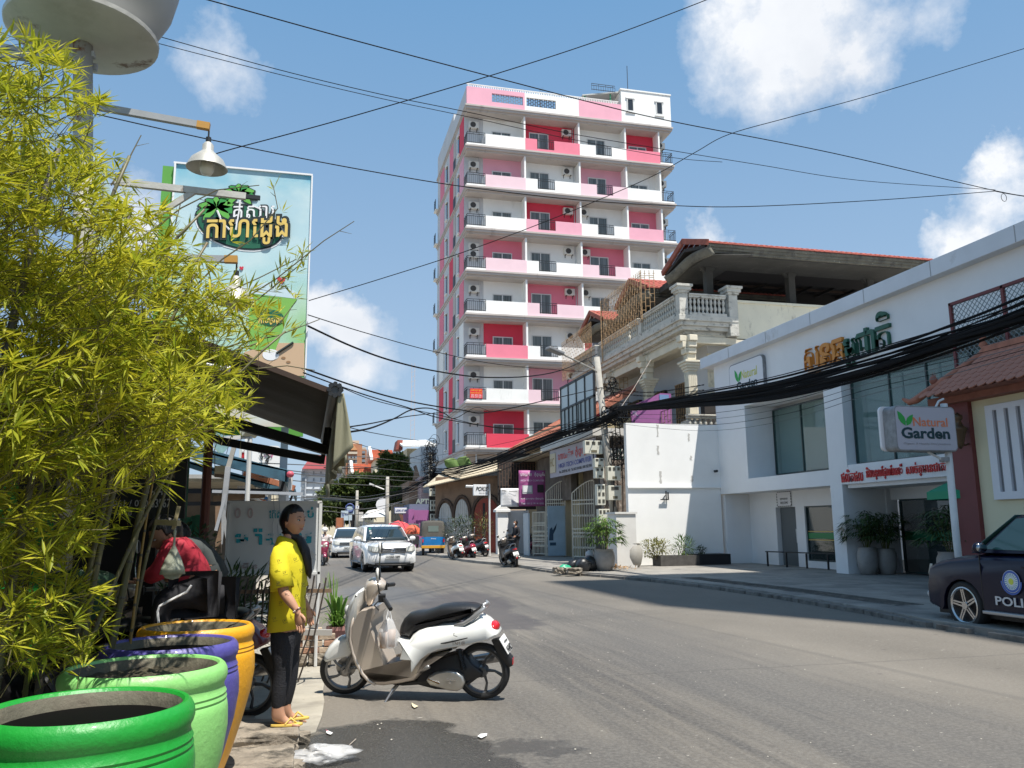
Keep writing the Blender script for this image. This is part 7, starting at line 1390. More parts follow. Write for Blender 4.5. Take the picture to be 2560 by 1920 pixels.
# twigs that reach out to the right, with their last leaves
for pts,ends in (([(430,720),(520,650),(600,600),(700,520),(765,478)],0),([(400,780),(520,740),(600,725),(690,690)],2),([(360,700),(470,640),(560,600),(640,560)],3),([(330,560),(400,500),(450,440)],1),([(240,400),(280,340),(305,292)],0),([(420,620),(480,560),(540,520),(600,450),(590,400)],1),([(380,830),(520,800),(620,790),(680,800)],0),([(450,700),(540,660),(590,620),(650,570),(655,540)],4),([(300,520),(390,450),(470,410),(560,400)],0),([(350,620),(370,520),(390,440)],0),([(500,760),(560,740),(610,690),(640,650)],3)):
    P_=[pY(*K('F',*p),5.4+.05*i) for i,p in enumerate(pts)]; tw_.tube(P_,[.006-.004*i/len(P_) for i in range(len(P_))],5)
    for i in range(1,len(P_)):
        q0=P_[i-1].lerp(P_[i],.5); d=(P_[i]-P_[i-1]).normalized(); u=Vector((random.uniform(-.3,.3),0,random.choice((-1,1))))
        tw_.tube([q0,q0+(d+u*.7).normalized()*random.uniform(.05,.14)],[.0025,.001],4)
        if ends: 
            for _ in range(ends): p=P_[i-1].lerp(P_[i],random.random())+Vector((random.uniform(-.04,.04),random.uniform(-.05,.05),random.uniform(-.06,.08))); whorl(p,(d+Vector((0,0,.4))).normalized(),random.randint(4,6),.11)
O('leaves',lv_,BL1,bt_,kind='stuff'); O('twigs',tw_,TWG,bt_,kind='stuff')
# bag of liquid hanging from a hook
bg_=T('hanging_bag',(-.76,5.0,1.3),'clear plastic bag of pale liquid hanging from a stick by the bamboo','bag'); c=pY(*K('G',430,1190),5.0); sc2=.0046/1.5
PLB=M('cloudy_plastic',(.40,.42,.33),.25,alpha=.82,mot=(7,.3,(1,1,.2))); q=MB(); hh=pY(*K('G',450,880),5.0).z; zb_=pY(*K('G',430,1300),5.0).z; zt_=pY(*K('G',450,1020),5.0).z; rw=(pY(*K('G',537,1250),5).x-pY(*K('G',325,1250),5).x)/2
H2=zt_-zb_; q.lathe([(.001,0),(rw*.55,.01),(rw*.9,.05*H2/.22),(rw,.16*H2),(rw*.9,.35*H2),(rw*.62,.62*H2),(rw*.28,.88*H2),(rw*.10,H2),(rw*.09,H2+(hh-zt_)*.5),(rw*.13,H2+(hh-zt_)*.8),(.001,hh-zb_)],(c.x,5.0,zb_),22,sy=.6); O('bag',q,PLB,bg_,smooth=True)
q=MB(); q.beam(pY(*K('G',480,700),5.05),pY(*K('G',435,890),5.05),.02,.02); q.beam(pY(*K('G',300,830),5.1),pY(*K('G',480,840),5.0),.03,.03); O('stick',q,M('pale_stick',(.34,.28,.16),.8,mot=(8,.3)),bg_)
# ---------------------------------------------------------------- vehicles
def pillow(poly,hw,inset=.03,side='y',sl=(-1,-.93,-.78,-.45,0,.45,.78,.93,1),x0=0,fix=None):
    """side outline swept across the width, drawn in towards both flanks so that its edges are rounded"""
    n=len(poly); area=sum(poly[i][0]*poly[(i+1)%n][1]-poly[(i+1)%n][0]*poly[i][1] for i in range(n)); sg=1 if area>0 else -1
    nr=[]
    for i in range(n):
        a,b,c=poly[i-1],poly[i],poly[(i+1)%n]; e1=Vector((b[0]-a[0],b[1]-a[1])); e2=Vector((c[0]-b[0],c[1]-b[1]))
        e1=e1.normalized() if e1.length else e2; e2=e2.normalized() if e2.length else e1; m=(Vector((-e1.y,e1.x))+Vector((-e2.y,e2.x)))*sg; nr.append(m.normalized() if m.length>1e-3 and not (fix and fix(b)) else Vector((0,0)))
    mb=MB(); rings=[]
    for t in sl:
        d=inset*(1-math.sqrt(max(0,1-abs(t)**3.2))); h=hw if not callable(hw) else None; r=[]
        for p,q in zip(poly,nr):
            u,z=p[0]+q.x*d,p[1]+q.y*d; w_=(hw(u,z) if callable(hw) else hw)*t
            r.append((u,w_+x0,z) if side=='y' else (w_+x0,u,z))
        rings.append(r)
    return mb.loft(rings)
TYR=M('tyre_rubber',(.018,.018,.018),.75,bump=(30,.3)); CHR=M('chrome',(.65,.65,.66),.12,metal=1); ALY=M('alloy_grey',(.32,.31,.30),.35,metal=.8); BPL=M('black_plastic',(.018,.018,.019),.45); SEA=M('seat_vinyl',(.014,.014,.015),.42,bump=(60,.15)); MIR=M('mirror_glass',(.30,.33,.36),.05,metal=1)
WP=M('scooter_white',(.80,.80,.76),.16,coat=.8); CHP=M('champagne_plastic',(.60,.52,.44),.28,metal=.35,coat=.4); CHD=M('brown_plastic',(.17,.125,.095),.4); SLV=M('engine_silver',(.50,.49,.46),.33,metal=.8,mot=(4,.15)); LRD_=M('lamp_red',(.50,.012,.015),.12,coat=.6); LCL=M('lamp_clear',(.55,.56,.55),.12); PLT=M('plate_white',(.78,.78,.76),.5)
def hc(x,y): return ((1780-x)/980.,(1425+(x-400)*30/1380-y)/980.)
def HCs(pts): return [hc(*p) for p in pts]
def wheel(par,u,r,w,rim,lean=0,nm='wheel',sp=5,tm=None):
    z=r; t=MB(); pr=[(r-.052,-w*.42),(r-.03,-w*.5),(r-.008,-w*.34),(r,-w*.12),(r,w*.12),(r-.008,w*.34),(r-.03,w*.5),(r-.052,w*.42)]
    t.lathe(pr,(u,0,z),36,axis='y',caps=False); tm=lean or (lambda mb:mb); o=O(nm,tm(t),TYR,par,auto=60)
    m=MB(); rr=r-.05; m.lathe([(rr+.002,-w*.40),(rr-.018,-w*.38),(rr-.024,-w*.1),(rr-.024,w*.1),(rr-.018,w*.38),(rr+.002,w*.40)],(u,0,z),36,axis='y',caps=False); m.lathe([(.001,-w*.6),(.05,-w*.55),(.055,0),(.05,w*.55),(.001,w*.6)],(u,0,z),16,axis='y',caps=False)
    for k in range(sp):
        a=2*PI*k/sp+.5; b=a+.35; m.tube([(u+.045*math.cos(a),0,z+.045*math.sin(a)),(u+rr*.55*math.cos(a+.12),0,z+rr*.55*math.sin(a+.12)),(u+rr*.97*math.cos(b),0,z+rr*.97*math.sin(b))],[.017,.012,.018],6)
    O('rim',tm(m),rim,o,auto=50); return o
def scooter(lab,cat,body,inner,skirt,plate='1N-8482',fine=True,nm='scooter'):
    t=T(nm,(0,0,0),lab,cat); 
    # the front end turns about the steering head
    ax=Vector((*hc(650,500)[:1],0,hc(650,500)[1])); st=Matrix.Translation(ax)@Matrix.Rotation(R(18),4,Vector((-.35,0,1)).normalized())@Matrix.Translation(-ax)
    turn=lambda mb:mb.xf(st)
    wheel(t,0,.268,.105,M('rim_dark',(.10,.10,.10),.4,metal=.5)); wheel(t,1.408,.255,.09,M('rim_grey',(.20,.20,.20),.4,metal=.5),turn)
    O('front_fender',turn(pillow(HCs([(192,1050),(205,1000),(250,935),(310,880),(372,848),(430,838),(475,880),(500,960),(500,1030),(430,1045),(350,1058),(270,1072),(215,1078)]),.075,.045)),body,t,auto=60)
    q=MB()
    for s in (-.075,.075): q.tube([(1.408,s,.25),(1.30,s,.48),(hc(545,800)[0],s*.8,hc(545,800)[1])],[.02,.024,.02],8)
    q.cyl((1.408,-.09,.255),(1.408,.09,.255),.03,n=10); O('front_fork',turn(q),ALY,t)
    q=MB(); q.lathe([(.04,-.052),(.1,-.052),(.1,-.046),(.04,-.046)],(1.408,0,.255),24,axis='y'); O('brake_disc',turn(q),ALY,t)
    hw=lambda u,z:.06+.15*min(1,max(0,(z-.30)/.35))*(1-.55*max(0,(u-1.27)/.12))
    O('front_shield',pillow(HCs([(437,880),(432,760),(440,660),(465,570),(505,490),(560,420),(615,385),(640,400),(625,500),(590,600),(545,700),(530,800),(540,920),(575,1050),(560,1080),(500,1040),(455,960)]),hw,.05),body,t,auto=60)
    O('front_grille',pillow(HCs([(437,700),(448,600),(470,540),(520,470),(560,430),(520,560),(500,640),(470,690)]),lambda u,z:.07+.05*max(0,.75-z),.02),CHD,t,auto=50)
    q=MB(); p=hc(497,592); q.ell((p[0]+.02,.10,p[1]),.035,.045,.055,12,8); O('indicator',q,LCL,t,smooth=True); q=MB(); q.ell((p[0]+.02,-.10,p[1]),.035,.045,.055,12,8); O('indicator',q,LCL,t,smooth=True)
    O('inner_shield',pillow(HCs([(545,700),(600,600),(640,570),(700,560),(790,545),(785,620),(745,680),(745,760),(790,880),(835,1010),(870,1100),(850,1170),(700,1200),(620,1160),(575,1060),(540,920),(530,800)]),lambda u,z:.185,.012),inner,t,auto=25)
    q=MB(); e=HCs([(560,640),(530,740),(522,860),(548,980),(590,1080),(640,1170),(700,1235),(770,1275)]); 
    for s in (-.185,.185): q.tube([(u,s*(.9+.12*min(1,(1-z))),z) for u,z in e],[.010,.015,.018,.018,.018,.018,.016,.01],8)
    O('shield_edge',q,CHP,t,smooth=True)
    O('floor_skirt',pillow(HCs([(590,1120),(640,1180),(700,1212),(860,1212),(1050,1182),(1110,1172),(1150,1110),(1200,1035),(1260,980),(1330,945),(1560,925),(1560,955),(1350,1005),(1290,1060),(1240,1130),(1200,1200),(1150,1250),(1000,1280),(830,1300),(740,1290),(670,1240),(610,1180)]),lambda u,z:.185,.035),skirt,t,auto=60)
    O('floorboard',pillow(HCs([(640,1165),(850,1150),(1060,1140),(1060,1165),(860,1195),(680,1200)]),.16,.01),CHD,t,auto=40)
    q=MB()
    for i in range(6): u0,z0=hc(720+45*i,1168-4*i); q.box(u0,-.15,z0,u0+.02,.165,z0+.008)
    O('foot_ribs',q,CHP,t)
    O('centre_tunnel',pillow(HCs([(820,1100),(860,1090),(990,1090),(1010,1060),(1100,1060),(1115,1130),(1090,1175),(860,1190),(800,1180)]),.17,.03),BPL,t,auto=50)
    hb=lambda u,z:(.075+.12*min(1,max(0,(u+.36)/.30)))*(1-.25*max(0,(z-.62)/.1))
    O('rear_body',pillow(HCs([(985,848),(1100,868),(1140,810),(1200,772),(1280,745),(1420,728),(1560,722),(1650,740),(1730,700),(1790,655),(1860,700),(1930,770),(1965,815),(1960,842),(1870,880),(1700,915),(1560,940),(1400,965),(1310,1000),(1240,1050),(1190,1110),(1150,1165),(1112,1172),(1112,1060),(1005,1050),(1025,950),(1000,880)]),hb,.03),body,t,auto=60)
    hs=lambda u,z:.135-.03*max(0,(.05-u))/.2 if u<.55 else .135-.3*max(0,u-.72)
    O('seat',pillow(HCs([(972,815),(990,750),(1030,680),(1080,638),(1150,622),(1230,618),(1310,598),(1400,566),(1500,553),(1620,550),(1720,556),(1780,580),(1770,620),(1690,668),(1600,708),(1480,722),(1300,742),(1190,785),(1140,830),(1108,862),(980,846)]),hs,.07),SEA,t,auto=70)
    q=MB(); e=HCs([(1550,735),(1640,722),(1720,670),(1800,615),(1838,580),(1820,560)])
    for s in (-1,1): q.tube([(u,s*(.13-.045*i/5),z) for i,(u,z) in enumerate(e)],[.012,.02,.024,.022,.018,.012],8)
    u,z=e[-1]; q.tube([(u,-.085,z),(u-.03,0,z+.005),(u,.085,z)],.016,8); O('grab_rail',q,M('rail_silver',(.48,.48,.48),.35,metal=.6),t,smooth=True)
    q=MB(); u,z=hc(1905,778); q.ell((u,0,z),.055,.115,.055,20,10); O('tail_lamp',q,LRD_,t,smooth=True)
    for s in (-1,1): q=MB(); u,z=hc(1838,812); q.ell((u,s*.098,z),.065,.03,.035,16,8); O('rear_indicator',q,LCL,t,smooth=True)
    # number plate and tail guard
    a=hc(1915,870); b=hc(1995,1010); q=MB(); P0=Vector((a[0]-.06,-.11,a[1])); dn=Vector((b[0]-a[0],0,b[1]-a[1])); q.add([P0,P0+Vector((0,.22,0)),P0+Vector((0,.22,0))+dn,P0+dn],[(0,1,2,3)]); pl=O('number_plate',q,PLT,t,solid=.006)
    up=-dn.normalized(); nn=Vector((0,-1,0)).cross(up); TXT(plate,P0+dn*.92+Vector((0,.20,0))+Vector((-.012,0,-.004)),YN,up,.18,.065,BKP,pl,.002,.02); TXT('ភ្នំពេញ',P0+dn*.38+Vector((0,.16,0))+Vector((-.012,0,-.004)),YN,up,.12,.035,BKP,pl,.002)
    O('tail_guard',pillow(HCs([(1880,900),(1960,880),(2010,990),(2082,1075),(2075,1140),(2045,1152),(1985,1100),(1930,1010)]),.05,.01,x0=0),BPL,t,auto=40); q=MB(); u,z=hc(2062,1100); q.box(u-.02,-.035,z-.03,u+.008,.035,z+.03); O('reflector',q,LRD_,t,bev=.004)
    # handlebar group
    O('handlebar_cover',turn(pillow(HCs([(615,380),(640,325),(700,305),(790,320),(828,360),(815,405),(770,430),(735,470),(700,540),(650,560),(618,500)]),lambda u,z:.10+.10*max(0,z-.95),.035)),CHP,t,auto=60)
    q=MB(); u,z=hc(720,345); q.ell((u,0,z+.02),.065,.075,.03,16,8); O('speedometer',turn(q),M('dial_glass',(.05,.06,.07),.08,coat=.8),t,smooth=True)
    q=MB(); u,z=hc(770,430)
    for s in (-1,1): q.tube([(u,s*.12,z),(u-.05,s*.24,z-.02),(u-.10,s*.38,z-.06)],[.016,.017,.016],8)
    O('handlebar',turn(q),BPL,t); 
    for s in (-1,1):
        q=MB(); q.tube([(u-.055,s*.25,z-.022),(u-.115,s*.41,z-.065)],[.021,.021],10); q.box(u-.06,s*.2-.03,z-.05,u+.01,s*.2+.03,z+.02); q.tube([(u-.0,s*.22,z-.03),(u+.045,s*.30,z-.05),(u+.0,s*.38,z-.075)],.007,5); O('grip',turn(q),BPL,t)
        q=MB(); k_=.12 if s<0 else 0; q.tube([(u,s*.17,z+.02),(u+.01,s*.2,z+.13+k_*.6),(u+.0,s*.26,z+.20+k_)],.007,6); O('mirror_stem',turn(q),CHR if s<0 else BPL,t)
        q=MB(); q.ell((u,s*.28,z+.245+k_),.022,.055,.062,16,10); o=O('mirror',turn(q),M('mirror_shell',(.74,.73,.68),.25),t,smooth=True); q=MB(); q.ell((u-.014,s*.28,z+.245+k_),.012,.050,.056,16,8); O('mirror_face',turn(q),BPL,o,smooth=True)
    # engine, stand, shock
    O('engine_case',pillow(HCs([(1262,1240),(1290,1195),(1360,1165),(1480,1150),(1570,1160),(1625,1200),(1640,1260),(1615,1315),(1560,1342),(1480,1335),(1390,1310),(1300,1290)]),.035,.028,x0=.13),SLV,t,auto=60)
    O('engine_block',pillow(HCs([(1150,1190),(1250,1110),(1330,1060),(1450,1030),(1560,1000),(1640,1020),(1700,1100),(1800,1180),(1790,1230),(1640,1280),(1560,1360),(1330,1350),(1160,1310),(1000,1320),(900,1300),(1000,1275),(1150,1255)]),.095,.02),BPL,t,auto=40)
    q=MB(); q.cyl((hc(1500,1255)[0],.155,hc(1500,1255)[1]),(hc(1500,1255)[0],.175,hc(1500,1255)[1]),.012,n=8); q.box(hc(1560,1235)[0],.165,hc(1560,1235)[1],hc(1460,1235)[0],.175,hc(1460,1235)[1]+.012); q.tube([(hc(1290,1225)[0],.165,hc(1290,1225)[1]),(hc(1400,1262)[0],.175,hc(1400,1262)[1])],.008,6); O('case_bolts',q,CHR,t)
    q=MB(); a=hc(1580,955); b=hc(1628,1150); n=90; A=Vector((a[0],.12,a[1]));B=Vector((b[0],.13,b[1])); d=(B-A).normalized(); s1=Vector((0,1,0)); s2=d.cross(s1); q.tube([A.lerp(B,i/n)+(s1*math.cos(i*.75)+s2*math.sin(i*.75))*.026 for i in range(n+1)],.006,4); q.tube([A,B],.014,8); O('shock_spring',q,BPL,t)
    q=MB(); a=hc(950,1300); q.tube([(a[0],.08,a[1]),(hc(935,1360)[0],.16,.12),(hc(875,1470)[0],.27,.0)],.011,6); q.tube([(hc(975,1310)[0],.09,a[1]),(hc(905,1440)[0],.22,.05)],.007,5); q.box(hc(885,1470)[0]-.03,.25,-.002,hc(885,1470)[0]+.02,.30,.01); O('side_stand',q,ALY,t)
    q=MB(); q.tube([(hc(1170,1170)[0],.12,hc(1170,1170)[1]),(hc(1310,1100)[0],.19,hc(1310,1100)[1])],[.028,.02],8); O('foot_peg',q,ALY,t,smooth=True)
    q=MB(); q.tube([(.45,-.16,.30),(.2,-.17,.30),(-.12,-.17,.36)],[.02,.05,.055],10); O('exhaust',q,ALY,t,smooth=True)
    q=MB(); q.tube([(hc(1640,1290)[0],.08,hc(1640,1290)[1]),(0,.07,.27)],.02,8); O('swing_arm',q,BPL,t)
    if fine:
        O('side_emblem',pillow(HCs([(1430,882),(1500,870),(1690,832),(1690,840),(1600,862),(1480,888),(1432,890)]),.004,.0,x0=.197),BPL,t)
        a=hc(1700,912); TXT('i AM @',(a[0]+.155,.199,a[1]+.0),(-1,0,.12),ZP,.12,.035,M('print_taupe',(.2,.16,.13),.5),t,.002,0,name='lettering'); 
        q=MB(); q.tube([(hc(1560,790)[0],.19,hc(1560,790)[1]),(hc(1556,815)[0],.192,hc(1556,815)[1]),(hc(1590,824)[0],.19,hc(1590,824)[1])],.004,4); O('decal',q,BKP,t)
    return t
sA=scooter('white and beige scooter with a black seat on its side stand at the road edge','scooter',WP,CHP,CHP)
fr=pZ(861,1737); rr_=pZ(1209,1748); rz=math.atan2(fr.y-rr_.y,fr.x-rr_.x)
sA.location=(rr_.x,rr_.y,.004); sA.rotation_euler=(R(-7),0,rz)
# the bag on its hook
CLB=bpy.data.materials.new('clear_plastic_bag'); CLB.use_nodes=True; _b=CLB.node_tree.nodes['Principled BSDF']; _b.inputs['Base Color'].default_value=(.8,.8,.8,1); _b.inputs['Roughness'].default_value=.12; _b.inputs['Alpha'].default_value=.42; _b.inputs['Specular IOR Level'].default_value=.9
bgs=T('carrier_bag',(0,0,0),'clear plastic carrier bag of drinks hanging from the white scooter hook','bag'); q=blob((0,0,0),.105,.09,.13,31,.10,20,14); q.v=[(x*(1-.55*max(0,z/.13)),y*(1-.5*max(0,z/.13)),z*1.25) for x,y,z in q.v]; O('bag',q,CLB,bgs,smooth=True)
q=MB(); q.tube([(-.03,0,.14),(0,0,.26),(.03,0,.14)],.006,5); q.tube([(.02,.02,.25),(-.02,.05,-.1)],.004,4); O('handles',q,PWH,bgs)
q=MB(); q.lathe([(.03,-.1),(.04,.06),(.001,.06)],(.035,0,-.02),12); q.lathe([(.03,-.1),(.04,.05),(.001,.05)],(-.045,.02,-.03),12); O('cup',q,M('milk_tea',(.50,.34,.24),.5),bgs,smooth=True); 
pb_=pY(*K('H',835,810),8.28); bgs.location=pb_; bgs.rotation_euler.z=.4
# other parked scooters
DKS=M('scooter_charcoal',(.035,.035,.04),.3,coat=.5); MRS=M('scooter_maroon',(.20,.02,.05),.25,coat=.6); BRS=M('scooter_brown',(.13,.07,.05),.3,coat=.4)
sB=scooter('dark red scooter with a black seat parked right behind the woman in yellow','scooter',M('scooter_dark_red',(.13,.02,.03),.3,coat=.5),CHD,BPL,'2F-5127',True); q=MB(); q.prism([(0,0),(.36,.0),(.36,.15),(0,.18)],(.12,.208,.60),XP,ZP,(0,.004,0)); st_=O('body_sticker',q,PLT,sB); 
TXT('OOPY',(.46,.214,.63),XN,ZP,.30,.10,M('print_red',(.5,.03,.03),.5),st_,.003,.05)
wr=pZ(*K('P',1655,955),.05); sB.location=(-.42,7.75,.06); sB.rotation_euler=(R(-6),0,R(165))
g_='scooters parked along the far side of the street'
sM=scooter('maroon scooter seen from behind, beside the white one by the dark shrub','scooter',MRS,BPL,MRS,'1T-2290',False); sM['group']=g_
sW=scooter('white scooter with brown trim seen from behind, leftmost of the parked row','scooter',WP,CHD,BRS,'1K-7731',False); sW['group']=g_
sK=scooter('charcoal scooter parked in front of the red arched door','scooter',DKS,BPL,DKS,'1M-4410',False); sK['group']=g_
def atp(o,k,z,rz,ln=-7): p=pZ(*k,z); o.location=p; o.rotation_euler=(R(ln),0,rz)
atp(sW,K('S',425,1432),.02,R(100)); atp(sM,K('S',545,1432),.02,R(98)); atp(sK,K('S',655,1402),.12,R(112))
s4=dupt(sK,pZ(*K('S',790,1352),.12),R(100),'charcoal scooter by the small white pillar, left of the person in black'); s4.location=(10.6,44,.12); s4.rotation_euler=(R(-6),0,R(62))
p=pZ(*K('S',940,1496),.03); s5=dupt(sK,p,R(120),'dark motor scooter standing at the kerb in front of the person in black'); s5.rotation_euler=(R(-8),0,R(96))
p=pZ(*K('S',1040,1380),.12); s6=dupt(sM,(12.0,42.7,.12),R(70),'maroon scooter half hidden behind the person in black'); s6.rotation_euler=(R(-6),0,R(95))
s7=dupt(sK,(15.6,17.2,.12),R(30),'dark scooter half hidden behind the cone potted palm at the shop entrance')
# ---------------------------------------------------------------- cars
CWH=M('car_white',(.78,.78,.77),.14,coat=.9); CNV=M('car_dark_navy',(.005,.006,.022),.3,coat=.15,spec=.3,mot=(1,.1)); CGL=M('car_glass',(.02,.03,.032),.04,spec=.9,coat=.5); CGG=M('car_glass_green',(.035,.10,.09),.05,spec=.9); GRP=M('grey_plastic',(.17,.17,.17),.5)
def car(nm,lab,paint_,hl=4.7,W=1.83,H=1.73,glass_=CGL,trim=None,det=1,mat_rim=None,wr=.36):
    t=T(nm,(0,0,0),lab,'car'); k=H/1.73
    def arch_(y0,r,n=9): return [(y0-r*math.cos(PI*i/n),.30+r*math.sin(PI*i/n)*1.02+.03) for i in range(n+1)]
    fa,ra=.98,hl-1.02; r=wr+.05
    lo=[(.06,.26)]+[p for p in [(fa-r-.05,.27)]]+arch_(fa,r)+[(fa+r+.06,.27),(ra-r-.06,.27)]+arch_(ra,r)+[(ra+r+.05,.28),(hl-.05,.34),(hl,.55),(hl-.02,.80),(hl-.06,1.08),(hl-.15,1.14),(3.2,1.15*k),(1.35,1.12*k),(1.10,1.09*k),(.75,1.06*k),(.40,1.0*k),(.17,.93*k),(.09,.86),(.05,.74),(.0,.66),(-.02,.50),(.01,.34)]
    body=pillow(lo,W/2,.13,'x',sl=(-1,-.985,-.94,-.86,-.6,-.3,0,.3,.6,.86,.94,.985,1),fix=lambda p:p[1]<.80 and .3<p[0]<hl-.3); body.v=[(x*(1-.10*max(0,(.55-y)/.55)**2-.05*max(0,(y-hl+.5)/.5)**2),y+.10*(abs(x)/(W/2))**3*(1 if y<.6 else 0)*max(0,1-y/.6),z) for x,y,z in body.v]
    O('body',body,paint_,t,auto=38)
    bz,tz=1.10*k,1.70*k
    gh=[(1.08,bz-.02),(1.35,bz+.16),(1.88,tz-.06),(2.15,tz),(3.0,tz+.02),(3.9,tz-.02),(4.12,tz-.09),(4.42,bz+.08),(4.48,bz-.02)]
    th=lambda x,z:x*(1-.20*max(0,(z-bz)/(tz-bz)))
    cab=pillow(gh,W/2-.07,.09,'x'); cab.v=[(th(x,z),y,z) for x,y,z in cab.v]; O('cabin',cab,paint_,t,auto=38)
    hw_=W/2-.065
    def sidewin(ps,m,nm='side_window'):
        for s in (-1,1):
            q=MB(); v=[(s*(th(hw_,z)+.006-.012*0),y,z) for y,z in ps]; n=len(v); q.add(v+[(x-s*.02,y,z) for x,y,z in v],[tuple(range(n)) if s>0 else tuple(range(n-1,-1,-1))]+[(i,(i+1)%n,n+(i+1)%n,n+i) for i in range(n)]); O(nm,q,m,t)
    sidewin([(1.42,bz+.06),(1.95,tz-.13),(2.42,tz-.09),(2.46,bz+.05)],glass_); sidewin([(2.54,bz+.05),(2.5,tz-.09),(3.25,tz-.09),(3.38,bz+.06)],glass_); sidewin([(3.46,bz+.07),(3.34,tz-.09),(3.85,tz-.12),(4.15,bz+.14)],glass_)
    def wsq(y0,z0,y1,z1,nm,m,f0=.93,f1=.90,o=-.035):
        q=MB(); n=8
        def fn(u,v): z=z0+(z1-z0)*v; x=(2*u-1)*(th(W/2-.07,z))*(f0+(f1-f0)*v); return (x,y0+(y1-y0)*v+o+ (.02*(2*u-1)**2)*(1 if o<0 else -1),z)
        q.grid(fn,n,4); O(nm,q,m,t,smooth=True,solid=.008)
    wsq(1.12,bz+.03,1.86,tz-.075,'windscreen',glass_); wsq(4.47,bz+.05,4.17,tz-.11,'rear_window',glass_,o=.035)
    for y,nmw in ((fa,'front'),(ra,'rear')):
        for s in (-1,1):
            x=s*(W/2-.12); q=MB(); q.lathe([(wr-.10,-.11),(wr-.03,-.115),(wr,-.08),(wr,.08),(wr-.03,.115),(wr-.10,.11)],(x,y,wr),40,axis='x',caps=False); o=O('wheel',q,TYR,t,auto=50)
            q=MB(); xo=s*.10; rm=wr-.09
            q.lathe([(rm+.005,s*.112),(rm-.012,s*.118),(rm-.03,s*.10),(rm-.035,-s*.05)],(x,y,wr),40,axis='x',caps=False); q.cyl((x+s*.04,y,wr),(x+s*.10,y,wr),.055,n=14)
            for j in range(5):
                a=2*PI*j/5+PI/2+.15; ca,sa=math.cos(a),math.sin(a); pa,pb=-sa,ca
                b0=Vector((x+s*.085,y+ca*.04,wr+sa*.04)); b1=Vector((x+s*.095,y+ca*rm*.97,wr+sa*rm*.97))
                for g in (-1,1): q.add([b0+Vector((0,pa,pb))*.035*g,b0+Vector((.0,pa,pb))*.012*g,b1+Vector((0,pa,pb))*.004*g,b1+Vector((0,pa,pb))*.030*g,b0+Vector((-s*.03,pa*.035*g,pb*.035*g)),b1+Vector((-s*.03,pa*.03*g,pb*.03*g))],[(0,1,2,3),(0,3,5,4)])
            O('rim',q,mat_rim or ALY,o,auto=30); q=MB(); q.cyl((x-s*.02,y,wr),(x+s*.0,y,wr),rm-.03,n=28); O('brake_disc',q,M('brake_dark',(.06,.05,.045),.6,metal=.4),o)
            q=MB(); q.cyl((x-s*.25,y,wr+.06),(x-s*.13,y,wr+.06),wr+.03,n=20); O('arch_liner',q,BPL,t)
    q=MB(); q.box(-W/2+.15,.3,.2,W/2-.15,hl-.3,.34); O('underbody',q,BPL,t)
    # face
    for s in (-1,1):
        q=MB(); q.loft([[(s*.46,.055,.72),(s*.50,.10,.90),(s*.50,.105,.90),(s*.46,.07,.72)],[(s*.66,.065,.70),(s*.72,.15,.92),(s*.72,.16,.92),(s*.66,.08,.70)],[(s*(W/2-.10),.17,.76),(s*(W/2-.085),.30,.955),(s*(W/2-.085),.32,.955),(s*(W/2-.10),.2,.76)]]) if 0 else None
        v=[(s*.48,.01,.735),(s*.50,.085,.90),(s*.74,.12,.935),(s*(W/2-.09),.24,.95),(s*(W/2-.075),.20,.80),(s*.70,.045,.745)]; q.add(v+[(x,y+.06,z) for x,y,z in v],[tuple(range(6)),(0,1,7,6),(1,2,8,7),(2,3,9,8),(3,4,10,9),(4,5,11,10),(5,0,6,11)])
        O('headlight',q,M('headlight_glass',(.42,.42,.38),.08,coat=.8,mot=(9,.4)),t,bev=.008)
        q=MB(); q.cyl((s*.66,-.03,.46),(s*.66,.03,.46),.055,n=14); O('fog_lamp',q,LCL,t)
        q=MB(); q.ell((s*(W/2+.10),1.52,bz+.08),.12,.06,.085,14,10); o=O('door_mirror',q,paint_,t,smooth=True); q=MB(); q.ell((s*(W/2+.10),1.565,bz+.08),.10,.03,.07,12,8); O('mirror_face',q,MIR,o,smooth=True)
        for y in (2.0,3.0): q=MB(); q.box(s*(W/2-.005),y+.15,.92*k,s*(W/2+.02),y+.33,.95*k); O('door_handle',q,paint_,t,bev=.006)
        q=MB(); q.tube([(s*.60,2.0,tz+.02),(s*.62,2.15,tz+.07),(s*.62,3.7,tz+.07),(s*.60,3.85,tz+.02)],.018,6); O('roof_rail',q,M('rail_dark',(.06,.06,.06),.4),t)
        for y in (1.38,2.50,3.42): q=MB(); q.box(s*(W/2-.02),y,.36,s*(W/2+.0025),y+.012,1.08*k); O('door_gap',q,BPL,t)
        q=MB(); q.box(s*(W/2-.05),1.45,.29,s*(W/2+.10),ra-.5,.335); O('running_board',q,GRP if trim is None else trim,t,bev=.01)
    q=MB(); q.box(-.47,-.02,.70,.47,.10,.86); O('grille',q,M('grille_dark',(.03,.03,.03),.4),t)
    for z in (.725,.78,.835): q=MB(); q.box(-.46,-.035,z-.012,.46,.0,z+.014); O('grille_bar',q,(CHR if det else paint_),t)
    q=MB(); q.box(-.62,-.045,.285,.62,.02,.34); O('air_intake',q,BPL,t)
    q=MB(); q.box(-.26,-.075,.49,.26,-.05,.605); p=O('number_plate',q,M('plate_grey_white',(.62,.62,.60),.5),t)
    return t,p
c1,p=car('parked_car' if 0 else 'white_car','white sport utility car driving towards the camera, nearer of the two white cars',CWH); 
TXT('2AE-1689',(-.13,-.082,.515),XP,ZP,.37,.07,BKP,p,.003,.02); TXT('ភ្នំពេញ',(-.24,-.082,.52),XP,ZP,.10,.06,BKP,p,.003)
